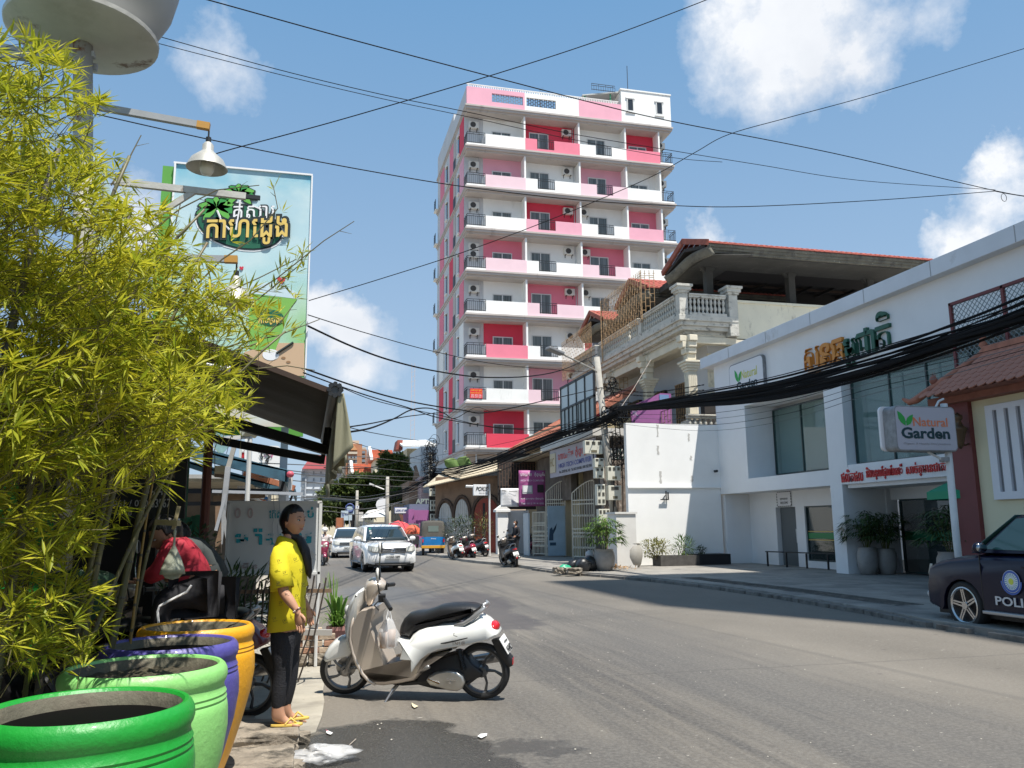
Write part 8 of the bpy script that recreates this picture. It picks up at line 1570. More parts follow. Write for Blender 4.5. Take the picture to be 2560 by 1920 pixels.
q=MB(); q.tube([(.075*math.cos(R(20*i)),-.05,.78+.05*math.sin(R(20*i))) for i in range(19)],.008,5,False); q.tube([(.03*math.cos(R(20*i)),-.05,.785+.045*math.sin(R(20*i))) for i in range(19)],.007,5,False); q.tube([(.06*math.cos(R(20*i)),-.05,.805+.018*math.sin(R(20*i))) for i in range(19)],.006,5,False); O('badge',q,CHR,c1)
for z in (1.36,1.44,1.52): q=MB(); q.box(-.62,1.28+(z-1.36)*1.35,z,-.54,1.30+(z-1.36)*1.35,z+.06); O('windscreen_sticker',q,M('sticker_green',(.05,.35,.25),.5) if z>1.5 else PLT,c1)
pl_=pZ(*K('C',958,1540)); c1.location=(pl_.x-.05,pl_.y-.3,0); c1.rotation_euler.z=R(5); c1.scale=(1.06,1.03,1.03)
c2,p=car('white_car','white crossover car farther back, partly hidden by the nearer white car',CWH,4.6,1.84,1.68); TXT('2AC-4432',(-.22,-.082,.515),XP,ZP,.44,.07,BKP,p,.003,.02)
pl_=pZ(*K('C',470,1405)); c2.location=(pl_.x+.25,pl_.y,0); c2.rotation_euler.z=R(-2)
c3,p=car('police_car','dark navy police sport utility car parked at the right kerb, cut by the frame edge',CNV,4.75,1.86,1.80,CGG,trim=M('step_silver',(.42,.42,.42),.4,metal=.6),det=0,mat_rim=M('bright_alloy',(.55,.55,.55),.25,metal=.9))
# it faces away up the street: turn it round
# door emblem and word on its left flank (the side towards the road)
sx_=.93+.02
EB=M('emblem_blue',(.05,.12,.42),.4); EW=M('emblem_white',(.72,.76,.80),.4); EY=M('emblem_yellow',(.55,.62,.08),.4)
def ring(c,r0,r1,m,off,n=28,nm='emblem_print'):
    q=MB(); v=[]
    for r in (r0,r1): v+=[(sx_+off,c[0]+r*math.cos(2*PI*i/n),c[1]+r*math.sin(2*PI*i/n)) for i in range(n)]
    q.add(v,[(i,(i+1)%n,n+(i+1)%n,n+i) for i in range(n)]); O(nm,q,m,c3)
ce=(1.96,.77); ring(ce,.001,.155,EW,.002); ring(ce,.118,.15,EB,.004)
for i in range(22):
    a=2*PI*i/22; q=MB(); q.add([(sx_+.006,ce[0]+.05*math.cos(a+.05),ce[1]+.05*math.sin(a+.05)),(sx_+.006,ce[0]+.112*math.cos(a-.02),ce[1]+.112*math.sin(a-.02)),(sx_+.006,ce[0]+.112*math.cos(a+.10),ce[1]+.112*math.sin(a+.10))],[(0,1,2)]); O('emblem_print',q,M('emblem_teal',(.10,.32,.42),.4),c3)
ring(ce,.001,.045,EY,.008,14)
q=MB(); n=16; v=[]
for i in range(n+1): a=PI+PI*i/n; v+=[(sx_+.005,ce[0]+.16*math.cos(a),ce[1]+.16*math.sin(a)),(sx_+.005,ce[0]+.185*math.cos(a),ce[1]+.185*math.sin(a))]
q.add(v,[(2*i,2*i+1,2*i+3,2*i+2) for i in range(n)]); O('emblem_print',q,EB,c3)
TXT('POLICE',(sx_+.003,1.64,.425),YP,ZP,.80,.125,M('print_silver',(.55,.56,.58),.4),c3,.003,.02)
c3.rotation_euler.z=PI; c3.scale=(1,1,1.03); c3.location=(9.95+.93,11.05+.98,0)
# ---------------------------------------------------------------- tuk-tuk
tk=T('tuk_tuk',(0,0,0),'blue and yellow three-wheeled tuk-tuk with a grey black hood seen from behind','tuk-tuk'); TB=M('tuktuk_blue',(.01,.16,.42),.3,coat=.4,mot=(2,.15)); TY_=M('tuktuk_yellow',(.62,.32,.03),.5); TGH=M('hood_canvas',(.075,.07,.06),.8,mot=(2,.2))
O('body',pillow([(0,.42),(-.02,.7),(.0,1.02),(.9,1.02),(1.6,.95),(2.2,.9),(2.55,.75),(2.6,.4),(2.0,.35),(.8,.35)],.62,.08,'x'),TB,tk,auto=40)
hd=pillow([(.02,1.0),(.06,1.45),(.16,1.82),(.4,1.92),(1.6,1.92),(1.9,1.85),(2.2,1.05),(2.15,1.0)],.64,.10,'x'); hd.v=[(x*(1-.10*max(0,z-1)),y,z) for x,y,z in hd.v]; O('hood',hd,TGH,tk,auto=40)
q=MB(); q.box(-.28,.035,1.30,.28,.075,1.62); O('rear_window',q,M('hood_window',(.16,.20,.18),.3),tk); q=MB(); q.box(-.64,-.06,.40,.64,.04,.55); O('bumper',q,TY_,tk,bev=.01); 
for s in (-1,1):
    q=MB(); q.lathe([(.14,-.06),(.235,-.065),(.25,0),(.235,.065),(.14,.06)],(s*.52,.35,.25),22,axis='x'); O('wheel',q,TYR,tk,auto=40); q=MB(); q.box(s*.56-.04,-.035,.72,s*.56+.04,.0,.90); O('tail_lamp',q,LRD_,tk,bev=.01)
q=MB(); q.lathe([(.14,-.05),(.23,-.05),(.24,0),(.23,.05),(.14,.05)],(0,2.35,.24),20,axis='x'); O('wheel',q,TYR,tk,auto=40); TXT('Bajaj',(-.12,-.026,.88),XP,ZP,.26,.07,PLT,tk,.003)
pl_=pZ(*K('C',1355,1378)); tk.location=(pl_.x,pl_.y,0); tk.rotation_euler.z=R(-4); tk.scale=(1.08,1.08,1.05)
t2=T('tuk_tuk',(0,0,0),'dark three-wheeled tuk-tuk parked left of the blue one, mostly in shade','tuk-tuk'); O('body',pillow([(0,.35),(.0,1.0),(2.4,.9),(2.5,.35)],.6,.08,'x'),M('tuktuk_black',(.03,.03,.035),.4),t2,auto=40); O('hood',pillow([(.02,1.0),(.1,1.8),(.4,1.9),(1.7,1.9),(2.1,1.0)],.62,.1,'x'),TGH,t2,auto=40); q=MB()
for s in (-1,1): q=MB(); q.lathe([(.1,-.06),(.25,-.06),(.25,.06),(.1,.06)],(s*.5,.3,.25),18,axis='x'); O('wheel',q,TYR,t2)
pl_=pZ(*K('C',1150,1335)); t2.location=(pl_.x+.4,pl_.y+4,0)
# ---------------------------------------------------------------- people
def skin(nodes,edges,root,sub=2):
    """one continuous surface grown round a skeleton; returned as a mesh builder"""
    names=list(nodes); me=bpy.data.meshes.new('s'); me.from_pydata([nodes[k][0] for k in names],[(names.index(a),names.index(b)) for a,b in edges],[]); o=bpy.data.objects.new('s',me); COL.objects.link(o)
    md=o.modifiers.new('k','SKIN'); md.use_smooth_shade=True; 
    if not me.skin_vertices: 
        bpy.context.view_layer.objects.active=o
    sv=me.skin_vertices[0].data
    for i,k in enumerate(names): r=nodes[k][1]; sv[i].radius=(r,r) if not isinstance(r,tuple) else r; sv[i].use_root=(k==root)
    m2=o.modifiers.new('u','SUBSURF'); m2.levels=sub; m2.render_levels=sub
    dg=bpy.context.evaluated_depsgraph_get(); dg.update(); e=bpy.data.meshes.new_from_object(o.evaluated_get(dg)); mb=MB(); mb.add([v.co.copy() for v in e.vertices],[tuple(p.vertices) for p in e.polygons]); bpy.data.objects.remove(o); return mb
SK=M('skin_warm',(.50,.27,.17),.5,mot=(6,.06),sss=.12); SKD=M('skin_shade',(.36,.19,.12),.55); HAI=M('black_hair',(.010,.008,.008),.38,bump=(60,.5,(1,1,.15))); LIP=M('lip',(.42,.13,.11),.45); EYW=M('eye_white',(.6,.58,.55),.3); EYB=M('eye_brown',(.015,.01,.008),.15); BRW_=M('brow',(.03,.02,.016),.7)
def head(c,yaw,par,sc_=1.,hair='long',body_mb=None,pitchd=0,skm=None):
    """returns head surface points added to body_mb; features and hair become parts"""
    Mx=Matrix.Translation(c)@Matrix.Rotation(yaw,4,'Z')@Matrix.Rotation(R(pitchd),4,'Y')@Matrix.Scale(sc_,4)
    g=lambda a,b,s:math.exp(-((a-b)/s)**2)
    def shape(th,ph,k=1.0,hairshell=False):
        # ph 0 top .. PI bottom ; th 0 front
        x=math.sin(ph)*math.cos(th); y=math.sin(ph)*math.sin(th); z=math.cos(ph)
        X=.098*x*k; Y=.076*y*k; Z=.118*z*k
        if z<0: Y*=1-.30*(-z)**1.4; X*=1-(.12 if x<0 else .02)*(-z)
        if x<-.1 and z>-.3: X*=1.06
        if not hairshell and x>0:
            f=max(0,x)
            X+=.020*g(y,0,.16)*g(z,-.16,.16)*f + .008*g(y,0,.22)*g(z,-.28,.10)*f       # nose
            X-=.007*(g(y,.40,.20)+g(y,-.40,.20))*g(z,.06,.14)*f                          # eye sockets
            X+=.004*g(z,.24,.10)*f                                                       # brow
            X+=.007*g(y,0,.30)*g(z,-.50,.09)*f+.007*g(y,0,.25)*g(z,-.85,.16)*f           # lips, chin
            Y+=.003*y*g(z,-.15,.25)
        return Vector((X,Y,Z))
    q=MB(); q.grid(lambda u,v:Mx@shape(2*PI*u,PI*max(.001,min(.999,v))),44,34)
    for s in (-1,1): e=MB(); e.ell((-.004,s*.076,-.005),.014,.006,.026,10,8); e.xf(Mx); q.add(e.v,e.f)
    body_mb.add(q.v,q.f)
    for s in (-1,1):
        e=MB(); e.ell((.0815,s*.031,.012),.010,.0145,.006,12,8); e.xf(Mx); o=O('eye',e,EYW,par,smooth=True); e=MB(); e.ell((.0895,s*.030,.012),.004,.0065,.006,10,8); e.xf(Mx); O('iris',e,EYB,o,smooth=True)
        e=MB(); e.tube([(.085,s*.016,.020),(.0885,s*.030,.0225),(.080,s*.047,.018)],[.001,.0018,.001],5); e.xf(Mx); O('eyelid',e,BRW_,par); e=MB(); e.tube([(.093,s*.014,.034),(.092,s*.030,.041),(.080,s*.050,.036)],[.0015,.0026,.001],5); e.xf(Mx); O('eyebrow',e,BRW_,par)
    e=MB(); e.ell((.0915,0,-.056),.007,.021,.0045,14,8); e.xf(Mx); O('lips',e,LIP,par,smooth=True)
    if hair:
        def hs(u,v):
            th=2*PI*u; ph=PI*v*.84; x=math.sin(ph)*math.cos(th); z=math.cos(ph)
            p=shape(th,ph,1.11,True); p.x-=.008*max(0,-math.cos(th)); p.z+=.006*max(0,math.cos(ph))
            ct=math.cos(th)
            if (ct>.28 and z<.62-.25*(1-ct)) or (ct>-.10 and z<-.02): p=shape(th,ph,.90,True)
            p.x-=.006; return Mx@p
        e=MB(); e.grid(hs,64,30); O('hair',e,HAI,par,smooth=True)
    return Mx
# --- the woman in yellow
GY=6.95
def J(x,y,dy=0.): return pY(*K('F',x,y),GY+dy)
gl=T('person',(J(605,1570).x,GY,.15),'woman in a yellow patterned T-shirt, black trousers and yellow flip-flops, standing on the kerb','person')
hd_c=J(634,1126)
nd={'pel':(J(616,1362),.125),'wst':(J(622,1290),.10),'chs':(J(620,1220),.11),'nk0':(J(620,1180),.062),'nk1':(J(623,1160),.048),'nk2':(J(628,1148),.046),
 'shR':(J(606,1200,-.115),.050),'elR':(J(611,1277,-.235),.044),'faR':(J(626,1297,-.26),.042),'wrR':(J(642,1320,-.28),.026),'plR':(J(646,1332,-.28),.027),
 'shL':(J(634,1200,.13),.055),'elL':(J(642,1275,.20),.042),'wrL':(J(664,1310,.18),.025),'plL':(J(667,1322,.18),.026),
 'hpR':(J(610,1385,-.075),.095),'knR':(J(611,1455,-.08),.062),'cfR':(J(605,1490,-.085),.062),'anR':(J(597,1546,-.09),.036),'heR':(J(592,1562,-.09),.034),'toR':(J(632,1566,-.10),.026),
 'hpL':(J(622,1385,.075),.095),'knL':(J(626,1455,.09),.062),'cfL':(J(620,1488,.095),.060),'anL':(J(612,1538,.10),.036),'heL':(J(608,1552,.10),.034),'toL':(J(646,1556,.11),.026)}
ed_=[('pel','wst'),('wst','chs'),('chs','nk0'),('nk0','nk1'),('nk1','nk2'),('chs','shR'),('shR','elR'),('elR','faR'),('faR','wrR'),('wrR','plR'),('chs','shL'),('shL','elL'),('elL','wrL'),('wrL','plL'),('pel','hpR'),('hpR','knR'),('knR','cfR'),('cfR','anR'),('anR','heR'),('anR','toR'),('pel','hpL'),('hpL','knL'),('knL','cfL'),('cfL','anL'),('anL','heL'),('anL','toL')]
bm_=skin(nd,ed_,'pel',2)
def hand(mb,w,d,side,sc_=1.,curl=.35,nrm=Vector((0,-1,0))):
    """palm and five bent fingers hanging along d, thumb on the 'side' direction"""
    d=d.normalized(); s=side.normalized(); n=d.cross(s).normalized()
    rings=[]
    for u,ww,tt in ((0,.022,.018),(.25,.030,.016),(.6,.037,.015),(.95,.036,.013),(1.05,.030,.010)):
        c=w+d*(.085*u*sc_); rings.append([c+s*(ww*math.cos(a)*sc_)+n*(tt*math.sin(a)*sc_) for a in [2*PI*i/12 for i in range(12)]])
    mb.loft(rings)
    for i,(o_,l) in enumerate(((.027,.066),(.010,.074),(-.008,.069),(-.025,.054))):
        p0=w+d*.078*sc_+s*o_*sc_; pts=[p0]; dd=d
        for j,f in enumerate((.45,.30,.25)):
            dd=(dd+n*curl*(.5+.4*j)*(1 if 1 else -1)).normalized(); pts.append(pts[-1]+dd*l*f*sc_)
        mb.tube(pts,[.0092*sc_,.0088*sc_,.0078*sc_,.0055*sc_],8)
    p0=w+d*.02*sc_+s*.022*sc_; mb.tube([p0,p0+(d*.6+s*.55+n*.15).normalized()*.035*sc_,p0+(d*.6+s*.55+n*.15).normalized()*.035*sc_+(d*.9+s*.15+n*.3).normalized()*.034*sc_],[.0125*sc_,.0105*sc_,.007*sc_],8)
hand(bm_,J(643,1323,-.28),J(651,1362,-.28)-J(643,1323,-.28),Vector((.9,-.4,.1)),1.05,.22); hand(bm_,J(665,1312,.18),J(669,1352,.18)-J(665,1312,.18),Vector((.9,.3,0)),1.0,.3)
for (k0,k1,dy) in ((( 632,1566),(650,1568),-.10),((646,1556),(664,1558),.11)):
    for j in range(5):
        a=J(k0[0]-1,k0[1]+1,dy+(-.026+.014*j)); b=J(k1[0]-2-1.6*j,k1[1]+1,dy+(-.03+.016*j)); bm_.tube([a,a.lerp(b,.6)+Vector((0,0,.003)),b],[.013-.0012*j,.011-.001*j,.007],8)
hy=R(-42)
head(hd_c,hy,gl,1.02,'long',bm_,4)
O('body',bm_,SK,gl,smooth=True)
# trousers
tr_={k:(v[0],(v[1]+.010 if not isinstance(v[1],tuple) else v[1])) for k,v in nd.items() if k in ('pel','hpR','knR','cfR','anR','hpL','knL','cfL','anL')}
tr_['anR']=(J(599,1538,-.088),.047); tr_['anL']=(J(614,1530,.10),.047); tr_['top']=(J(618,1340),.115)
O('trousers',skin(tr_,[('pel','top'),('pel','hpR'),('hpR','knR'),('knR','cfR'),('cfR','anR'),('pel','hpL'),('hpL','knL'),('knL','cfL'),('cfL','anL')],'pel',2),M('black_denim',(.014,.015,.02),.75,bump=(70,.4),mot=(3,.3)),gl,smooth=True)
# T-shirt: rings from neckline to hem, open at both ends
YLW=M('shirt_yellow',(.66,.56,.015),.8,bump=(7,.35),mot=(2,.06))
rg=[(1162,621,.055,.058,0),(1166,620,.075,.085,0),(1173,619,.085,.115,0),(1184,619,.102,.145,0),(1200,621,.118,.158,.02),(1225,623,.130,.155,.08),(1255,623,.132,.150,.15),(1290,621,.134,.150,.25),(1325,620,.142,.156,.4),(1358,619,.150,.162,.6)]
n=40; rings=[]
for (yF,xF,rx,ry,wv) in rg:
    c=J(xF,yF); rings.append([c+Vector((rx*math.cos(a)*(1+.05*wv*math.sin(5*a+yF*.02))+(.012 if math.cos(a)>0 and 1195<yF<1260 else 0)*math.cos(a),ry*math.sin(a)*(1+.05*wv*math.sin(7*a)),(.02*math.cos(a) if yF>1350 else 0)-(.018*math.cos(a) if yF<1170 else 0))) for a in [2*PI*i/n for i in range(n)]])
q=MB(); q.loft(rings,caps=False); 
for s,(k0,k1,k2,dy) in ((-1,((608,1188),(604,1232),(610,1272),-.125)),(1,((634,1188),(638,1235),(642,1266),.125))):
    pts=[J(*k0,dy*.8),J((k0[0]+k1[0])/2-2,(k0[1]+k1[1])/2-6,dy*1.1),J(*k1,dy*1.4),J(*k2,dy*1.65)]; q.tube(pts,[.062,.070,.076,.088],22,caps=False)
tee=O('t_shirt',q,YLW,gl,smooth=True,solid=.006)
MRK=M('print_dark_olive',(.05,.04,.02),.7); random.seed(3)
for (x,y,dy,a) in ((600,1215,-.28,.3),(612,1240,-.3,.2),(598,1262,-.29,0),(618,1275,-.295,.1),(603,1305,-.185,.1),(648,1235,-.165,.2),(652,1265,-.16,.1),(638,1290,-.17,.1),(630,1318,-.175,.2),(652,1320,-.155,0),(590,1340,-.165,.2),(612,1345,-.19,.4),(645,1345,-.165,0),(636,1212,-.19,.4),(658,1292,-.13,.1)):
    p=J(x,y,dy); u=Vector((math.cos(a),-.12,math.sin(a))); v=Vector((-math.sin(a),0,math.cos(a))); TXT('L',p,u,v,.010,.022,MRK,tee,.0015,.0,'shirt_print'); TXT('V',p+u*.007+v*.002,u,v,.018,.020,MRK,tee,.0015,.0,'shirt_print'); e=MB(); e.beam(p-v*.009-u*.004,p-v*.009+u*.032,.002,.002); O('shirt_print',e,MRK,tee)
# ponytail over the far shoulder, bracelet, flip-flops
q=MB(); q.tube([J(617,1142,.0),J(632,1158,.0),J(648,1168,-.03),J(657,1190,-.05),J(662,1212,-.05),J(667,1236,-.05),J(670,1250,-.05)],[.045,.042,.040,.046,.042,.028,.006],14); O('ponytail',q,HAI,gl,smooth=True)
q=MB(); c=J(641,1318,-.278); d=(J(642,1320,-.28)-J(626,1297,-.26)).normalized(); a1=d.orthogonal().normalized(); a2=d.cross(a1); br_=T('bracelet',tuple(c),'brown and cream bead bracelet on the wrist of the woman in yellow','bracelet')
for i in range(16): a=2*PI*i/16; q=MB(); q.ell(c+(a1*math.cos(a)+a2*math.sin(a))*.031,.0062,.0062,.0062,8,6); O('bead',q,M('bead_brown',(.16,.05,.04),.4) if i%3 else M('bead_cream',(.7,.6,.5),.4),br_,smooth=True)
FLP=M('flipflop_yellow',(.66,.46,.10),.6); fz_=None
for i,((kh,kt),dy,lab) in enumerate(((((584,1571),(654,1571)),-.095,'yellow flip-flop on the near foot of the woman in yellow'),(((604,1560),(668,1560)),.105,'yellow flip-flop on the far foot of the woman in yellow'))):
    a=J(*kh,dy); b=J(*kt,dy); a.z=b.z=.158; t=T('flip_flop',tuple(a),lab,'flip-flop','yellow flip-flops'); L_=(b-a).length; d=(b-a).normalized(); s=Vector((-d.y,d.x,0)); pts=[]
    for k in range(24): th=2*PI*k/24; pts.append((L_*(.5+.5*math.cos(th)),(.040+.008*math.cos(th))*math.sin(th)*(1 if 1 else 0)))
    q=MB(); q.prism(pts,a,d,s,Vector((0,0,.018))); O('sole',q,FLP,t,bev=.004)
    q=MB(); tp=a+d*L_*.80+Vector((0,0,.02)); q.tube([tp,tp-d*.045+Vector((0,0,.035))-s*.018,a+d*L_*.45-s*.038+Vector((0,0,.02))],.006,6); q.tube([tp,tp-d*.045+Vector((0,0,.035))+s*.018,a+d*L_*.45+s*.038+Vector((0,0,.02))],.006,6); O('strap',q,FLP,t)
# --- generic dressed figure
def figure(lab,nodes,edges,root,clothes,headc,yaw,sc_=1.,cat='person',hair='short',extra=None,pitchd=0,hands=()):
    t=T('person',tuple(nodes[root][0]),lab,cat); b=skin(nodes,edges,root,1)
    for h in hands: hand(b,*h)
    head(headc,yaw,t,sc_,hair,b,pitchd); O('body',b,SKD,t,smooth=True)
    for nm,ks,es,rt,m,gr in clothes: O(nm,skin({k:(nodes[k][0],(nodes[k][1][0]+gr,nodes[k][1][1]+gr) if isinstance(nodes[k][1],tuple) else nodes[k][1]+gr) for k in ks},es,rt,1),m,t,smooth=True)
    return t
V=Vector
RJK=M('jacket_red',(.38,.02,.04),.75,bump=(6,.4)); BTR=M('black_cloth',(.014,.014,.018),.8,bump=(8,.3)); GSH=M('shirt_charcoal',(.055,.065,.065),.85,bump=(5,.3))
def G_(x,y,Y): return pY(*K('G',x,y),Y)
Y0=6.5
nm_={'pel':(G_(610,1370,Y0),.15),'wst':(G_(560,1240,Y0),.145),'chs':(G_(480,1080,Y0),.15),'nk':(G_(430,990,Y0),.06),'nk2':(G_(400,960,Y0),.055),'sh':(G_(440,1040,Y0-.18),.075),'el':(G_(330,1230,Y0-.25),.055),'wr':(G_(215,1290,Y0-.15),.035),'sh2':(G_(500,1040,Y0+.18),.075),'el2':(G_(360,1200,Y0+.25),.05),'wr2':(G_(240,1260,Y0+.2),.035),
 'hp':(G_(600,1400,Y0-.1),.11),'kn':(G_(330,1470,Y0-.14),.075),'an':(G_(330,1800,Y0-.14),.045),'to':(G_(250,1840,Y0-.14),.035),'hp2':(G_(620,1400,Y0+.1),.11),'kn2':(G_(360,1480,Y0+.14),.075),'an2':(G_(360,1800,Y0+.14),.045)}
em=[('pel','wst'),('wst','chs'),('chs','nk'),('nk','nk2'),('chs','sh'),('sh','el'),('el','wr'),('chs','sh2'),('sh2','el2'),('el2','wr2'),('pel','hp'),('hp','kn'),('kn','an'),('an','to'),('pel','hp2'),('hp2','kn2'),('kn2','an2')]
m1=figure('man in red jacket and striped black trousers bent over in the shade behind the jars',nm_,em,'pel',[('jacket',['pel','wst','chs','nk','sh','el','wr','sh2','el2','wr2'],[('pel','wst'),('wst','chs'),('chs','nk'),('chs','sh'),('sh','el'),('el','wr'),('chs','sh2'),('sh2','el2'),('el2','wr2')],'pel',RJK,.02),('trousers',['pel','hp','kn','an','hp2','kn2','an2'],[('pel','hp'),('hp','kn'),('kn','an'),('pel','hp2'),('hp2','kn2'),('kn2','an2')],'pel',BTR,.016)],G_(365,930,Y0),R(205),1.05,pitchd=35,hands=((G_(215,1290,Y0-.15),V((-1,0,-.3)),V((0,-1,.2)),1.,.6),))
q=MB(); o_=Y0-.245; q.tube([G_(580,1345,o_),G_(540,1400,o_),G_(400,1470,o_-.0),G_(320,1515,o_),G_(305,1560,o_),G_(312,1650,o_)],.009,5); O('white_stripe',q,PWH,m1)
Y1=7.1
n2={k:(Vector(v[0]),v[1]) for k,v in nm_.items()}
for k,(x,y,dy) in {'pel':(740,1400,0),'wst':(680,1250,0),'chs':(590,1090,0),'nk':(520,1010,0),'nk2':(480,990,0),'sh':(560,1060,-.2),'el':(470,1230,-.25),'wr':(360,1300,-.2),'sh2':(600,1050,.2),'el2':(500,1220,.25),'wr2':(400,1290,.2),'hp':(730,1440,-.1),'kn':(560,1520,-.15),'an':(600,1850,-.15),'to':(540,1880,-.15),'hp2':(750,1440,.1),'kn2':(600,1520,.15),'an2':(640,1850,.15)}.items(): n2[k]=(G_(x,y,Y1+dy),nm_[k][1]*1.12)
n2['wst']=(n2['wst'][0],.18); n2['pel']=(n2['pel'][0],.18)
figure('large person in a charcoal shirt, back rounded, sitting just behind the man in red',n2,em,'pel',[('shirt',['pel','wst','chs','nk','sh','el','sh2','el2'],[('pel','wst'),('wst','chs'),('chs','nk'),('chs','sh'),('sh','el'),('chs','sh2'),('sh2','el2')],'pel',GSH,.025),('trousers',['pel','hp','kn','an','hp2','kn2','an2'],[('pel','hp'),('hp','kn'),('kn','an'),('pel','hp2'),('hp2','kn2'),('kn2','an2')],'pel',BTR,.016)],G_(440,960,Y1),R(195),1.05,pitchd=30)
sC=dupt(sK,(-.95,6.75,.1),R(172),'black scooter under the man in red, deep in the shade behind the jars'); sC['group']=''; del sC['group']; 
# --- standing figure builder (facing yaw), used for small people
def stand(loc,yaw,h,lab,top,bot,seat=False,helmet=None,hair='short',mask=False,arm=0):
    k=h/1.7; X=lambda f,s,z:Vector(loc)+Vector((math.cos(yaw)*f-math.sin(yaw)*s,math.sin(yaw)*f+math.cos(yaw)*s,z))*k
    if seat: n={'pel':(X(0,0,.80),.13),'wst':(X(.02,0,.98),.115),'chs':(X(.03,0,1.2),.13),'nk':(X(.04,0,1.36),.05),'nk2':(X(.05,0,1.41),.048),'sh':(X(.04,.18,1.28),.06),'el':(X(.15,.3,1.05),.045),'wr':(X(.40,.30,1.0),.032),'sh2':(X(.04,-.18,1.28),.06),'el2':(X(.15,-.3,1.05),.045),'wr2':(X(.40,-.30,1.0),.032),'hp':(X(.05,.1,.78),.09),'kn':(X(.42,.17,.70),.065),'an':(X(.35,.19,.30),.042),'to':(X(.5,.19,.24),.035),'hp2':(X(.05,-.1,.78),.09),'kn2':(X(.42,-.17,.70),.065),'an2':(X(.35,-.19,.30),.042)}; hc_=X(.07,0,1.53)
    else: n={'pel':(X(0,0,.93),.125),'wst':(X(0,0,1.08),.11),'chs':(X(0,0,1.30),.125),'nk':(X(.01,0,1.44),.05),'nk2':(X(.02,0,1.49),.048),'sh':(X(0,.18,1.37),.058),'el':(X(-.02,.23,1.10),.043),'wr':(X(.16,.20,.98),.032),'sh2':(X(0,-.18,1.37),.058),'el2':(X(-.02,-.23,1.10),.043),'wr2':(X(.16,-.2,.98),.032),'hp':(X(0,.09,.88),.09),'kn':(X(.02,.1,.48),.06),'an':(X(-.02,.1,.09),.042),'to':(X(.12,.11,.04),.035),'hp2':(X(0,-.09,.88),.09),'kn2':(X(.02,-.1,.48),.06),'an2':(X(-.02,-.1,.09),.042)}; hc_=X(.03,0,1.60)
    t=figure(lab,n,em,'pel',[('top',['pel','wst','chs','nk','sh','el','wr','sh2','el2','wr2'],[('pel','wst'),('wst','chs'),('chs','nk'),('chs','sh'),('sh','el'),('el','wr'),('chs','sh2'),('sh2','el2'),('el2','wr2')],'pel',top,.02),('trousers',['pel','hp','kn','an','hp2','kn2','an2'],[('pel','hp'),('hp','kn'),('kn','an'),('pel','hp2'),('hp2','kn2'),('kn2','an2')],'pel',bot,.015)],hc_,yaw,1.0*k,hair=hair,hands=[(n['wr'][0],V((math.cos(yaw),math.sin(yaw),-.3)),V((0,0,1)),k,.5)])
    if helmet: q=MB(); q.ell(hc_+V((0,0,.035)),.135,.13,.125,20,12); o=O('helmet',q,helmet,t,smooth=True); q=MB(); q.ell(hc_+V((math.cos(yaw)*.11,math.sin(yaw)*.11,.03)),.05,.07,.02,12,8); O('helmet_peak',q,helmet,o,smooth=True)
    if mask: q=MB(); q.ell(hc_+V((math.cos(yaw)*.07,math.sin(yaw)*.07,-.05)),.045,.055,.05,14,10); O('face_mask',q,PWH,t,smooth=True)
    return t
pp_=pY(*K('S',945,1400),40.); stand((pp_.x,40.,.12),R(200),1.78,'person dressed all in black with a white face mask standing beyond the kerb scooter',BTR,BTR,mask=True)
# rider
rp=pZ(*K('C',278,1478)); STP=M('striped_shirt',(.55,.48,.46),.8,mot=(14,.6,(6,6,.3)))
mc=scooter('dark red motorbike ridden towards the camera beside the white cars','motorbike',MRS,BPL,DKS,'1P-6650',False,'motorbike'); mc.location=(rp.x+.02,rp.y+1.3,0); mc.rotation_euler.z=R(-92); mc['group']=''; del mc['group']
stand((rp.x+.02,rp.y+1.15,.02),R(-92),1.68,'motorbike rider in a striped shirt and white helmet coming towards the camera',STP,BTR,True,helmet=M('helmet_white',(.75,.74,.72),.3))
q=MB(); q.ell((rp.x+.0,rp.y+.05,.93),.06,.04,.05,12,8); O('headlamp',q,LCL,None,smooth=True) if 0 else None
# ---------------------------------------------------------------- cables and litter
CAB=M('black_cable',(.006,.006,.007),.8,spec=.2); CAG=M('grey_cable',(.12,.12,.12),.6); CAW=M('pale_cable',(.42,.36,.30),.6)
def smooth_(P,n=6):
    out=[]; m=len(P)
    for i in range(m-1):
        a=P[max(i-1,0)];b=P[i];c=P[i+1];d=P[min(i+2,m-1)]
        for k in range(n):
            t=k/n; out.append((b*2+(c-a)*t+(a*2-b*5+c*4-d)*t*t+(b*3-a-c*3+d)*t*t*t)*.5)
    return out+[P[-1]]
def pV(x,y,A,B):
    """point on the upright plane through the plan points A and B"""
    d=_ray(x,y); n=Vector((B[1]-A[1],A[0]-B[0])); k=(A[0]*n.x+A[1]*n.y)/(d.x*n.x+d.y*n.y); return EYEP+d*k
SKYG='overhead wires crossing the sky'
def wire(pts,A,B,r,lab,m=CAB,frame='F',ext=0,group=SKYG):
    P=[pV(*K(frame,*p),A,B) for p in pts]
    if ext: P.append(P[-1]+(P[-1]-P[-2])*ext)
    q=MB(); q.tube(smooth_(P,7),r,5); return tag(O('overhead_wire',q,m),lab,'wire',group)
Aa,Bb=(-6,9),(20,15)
wire([(400,-12),(450,0),(750,83),(1060,165),(1280,222),(1450,262),(1800,331),(2150,412),(2230,425)],Aa,Bb,.0085,'thick wire from the top left falling past the tower roof to the right edge')
wire([(1560,-18),(1525,0),(1300,85),(1070,160),(800,240),(640,285),(490,325),(405,352)],(-3,14),(16,15),.010,'thick wire rising from the billboard top to the top edge')
wire([(300,68),(330,75),(600,150),(820,203),(1000,240),(1230,288),(1450,325),(1640,356),(1860,390),(2150,410)],Aa,Bb,.0055,'upper of two thin parallel wires behind the bell lamp')
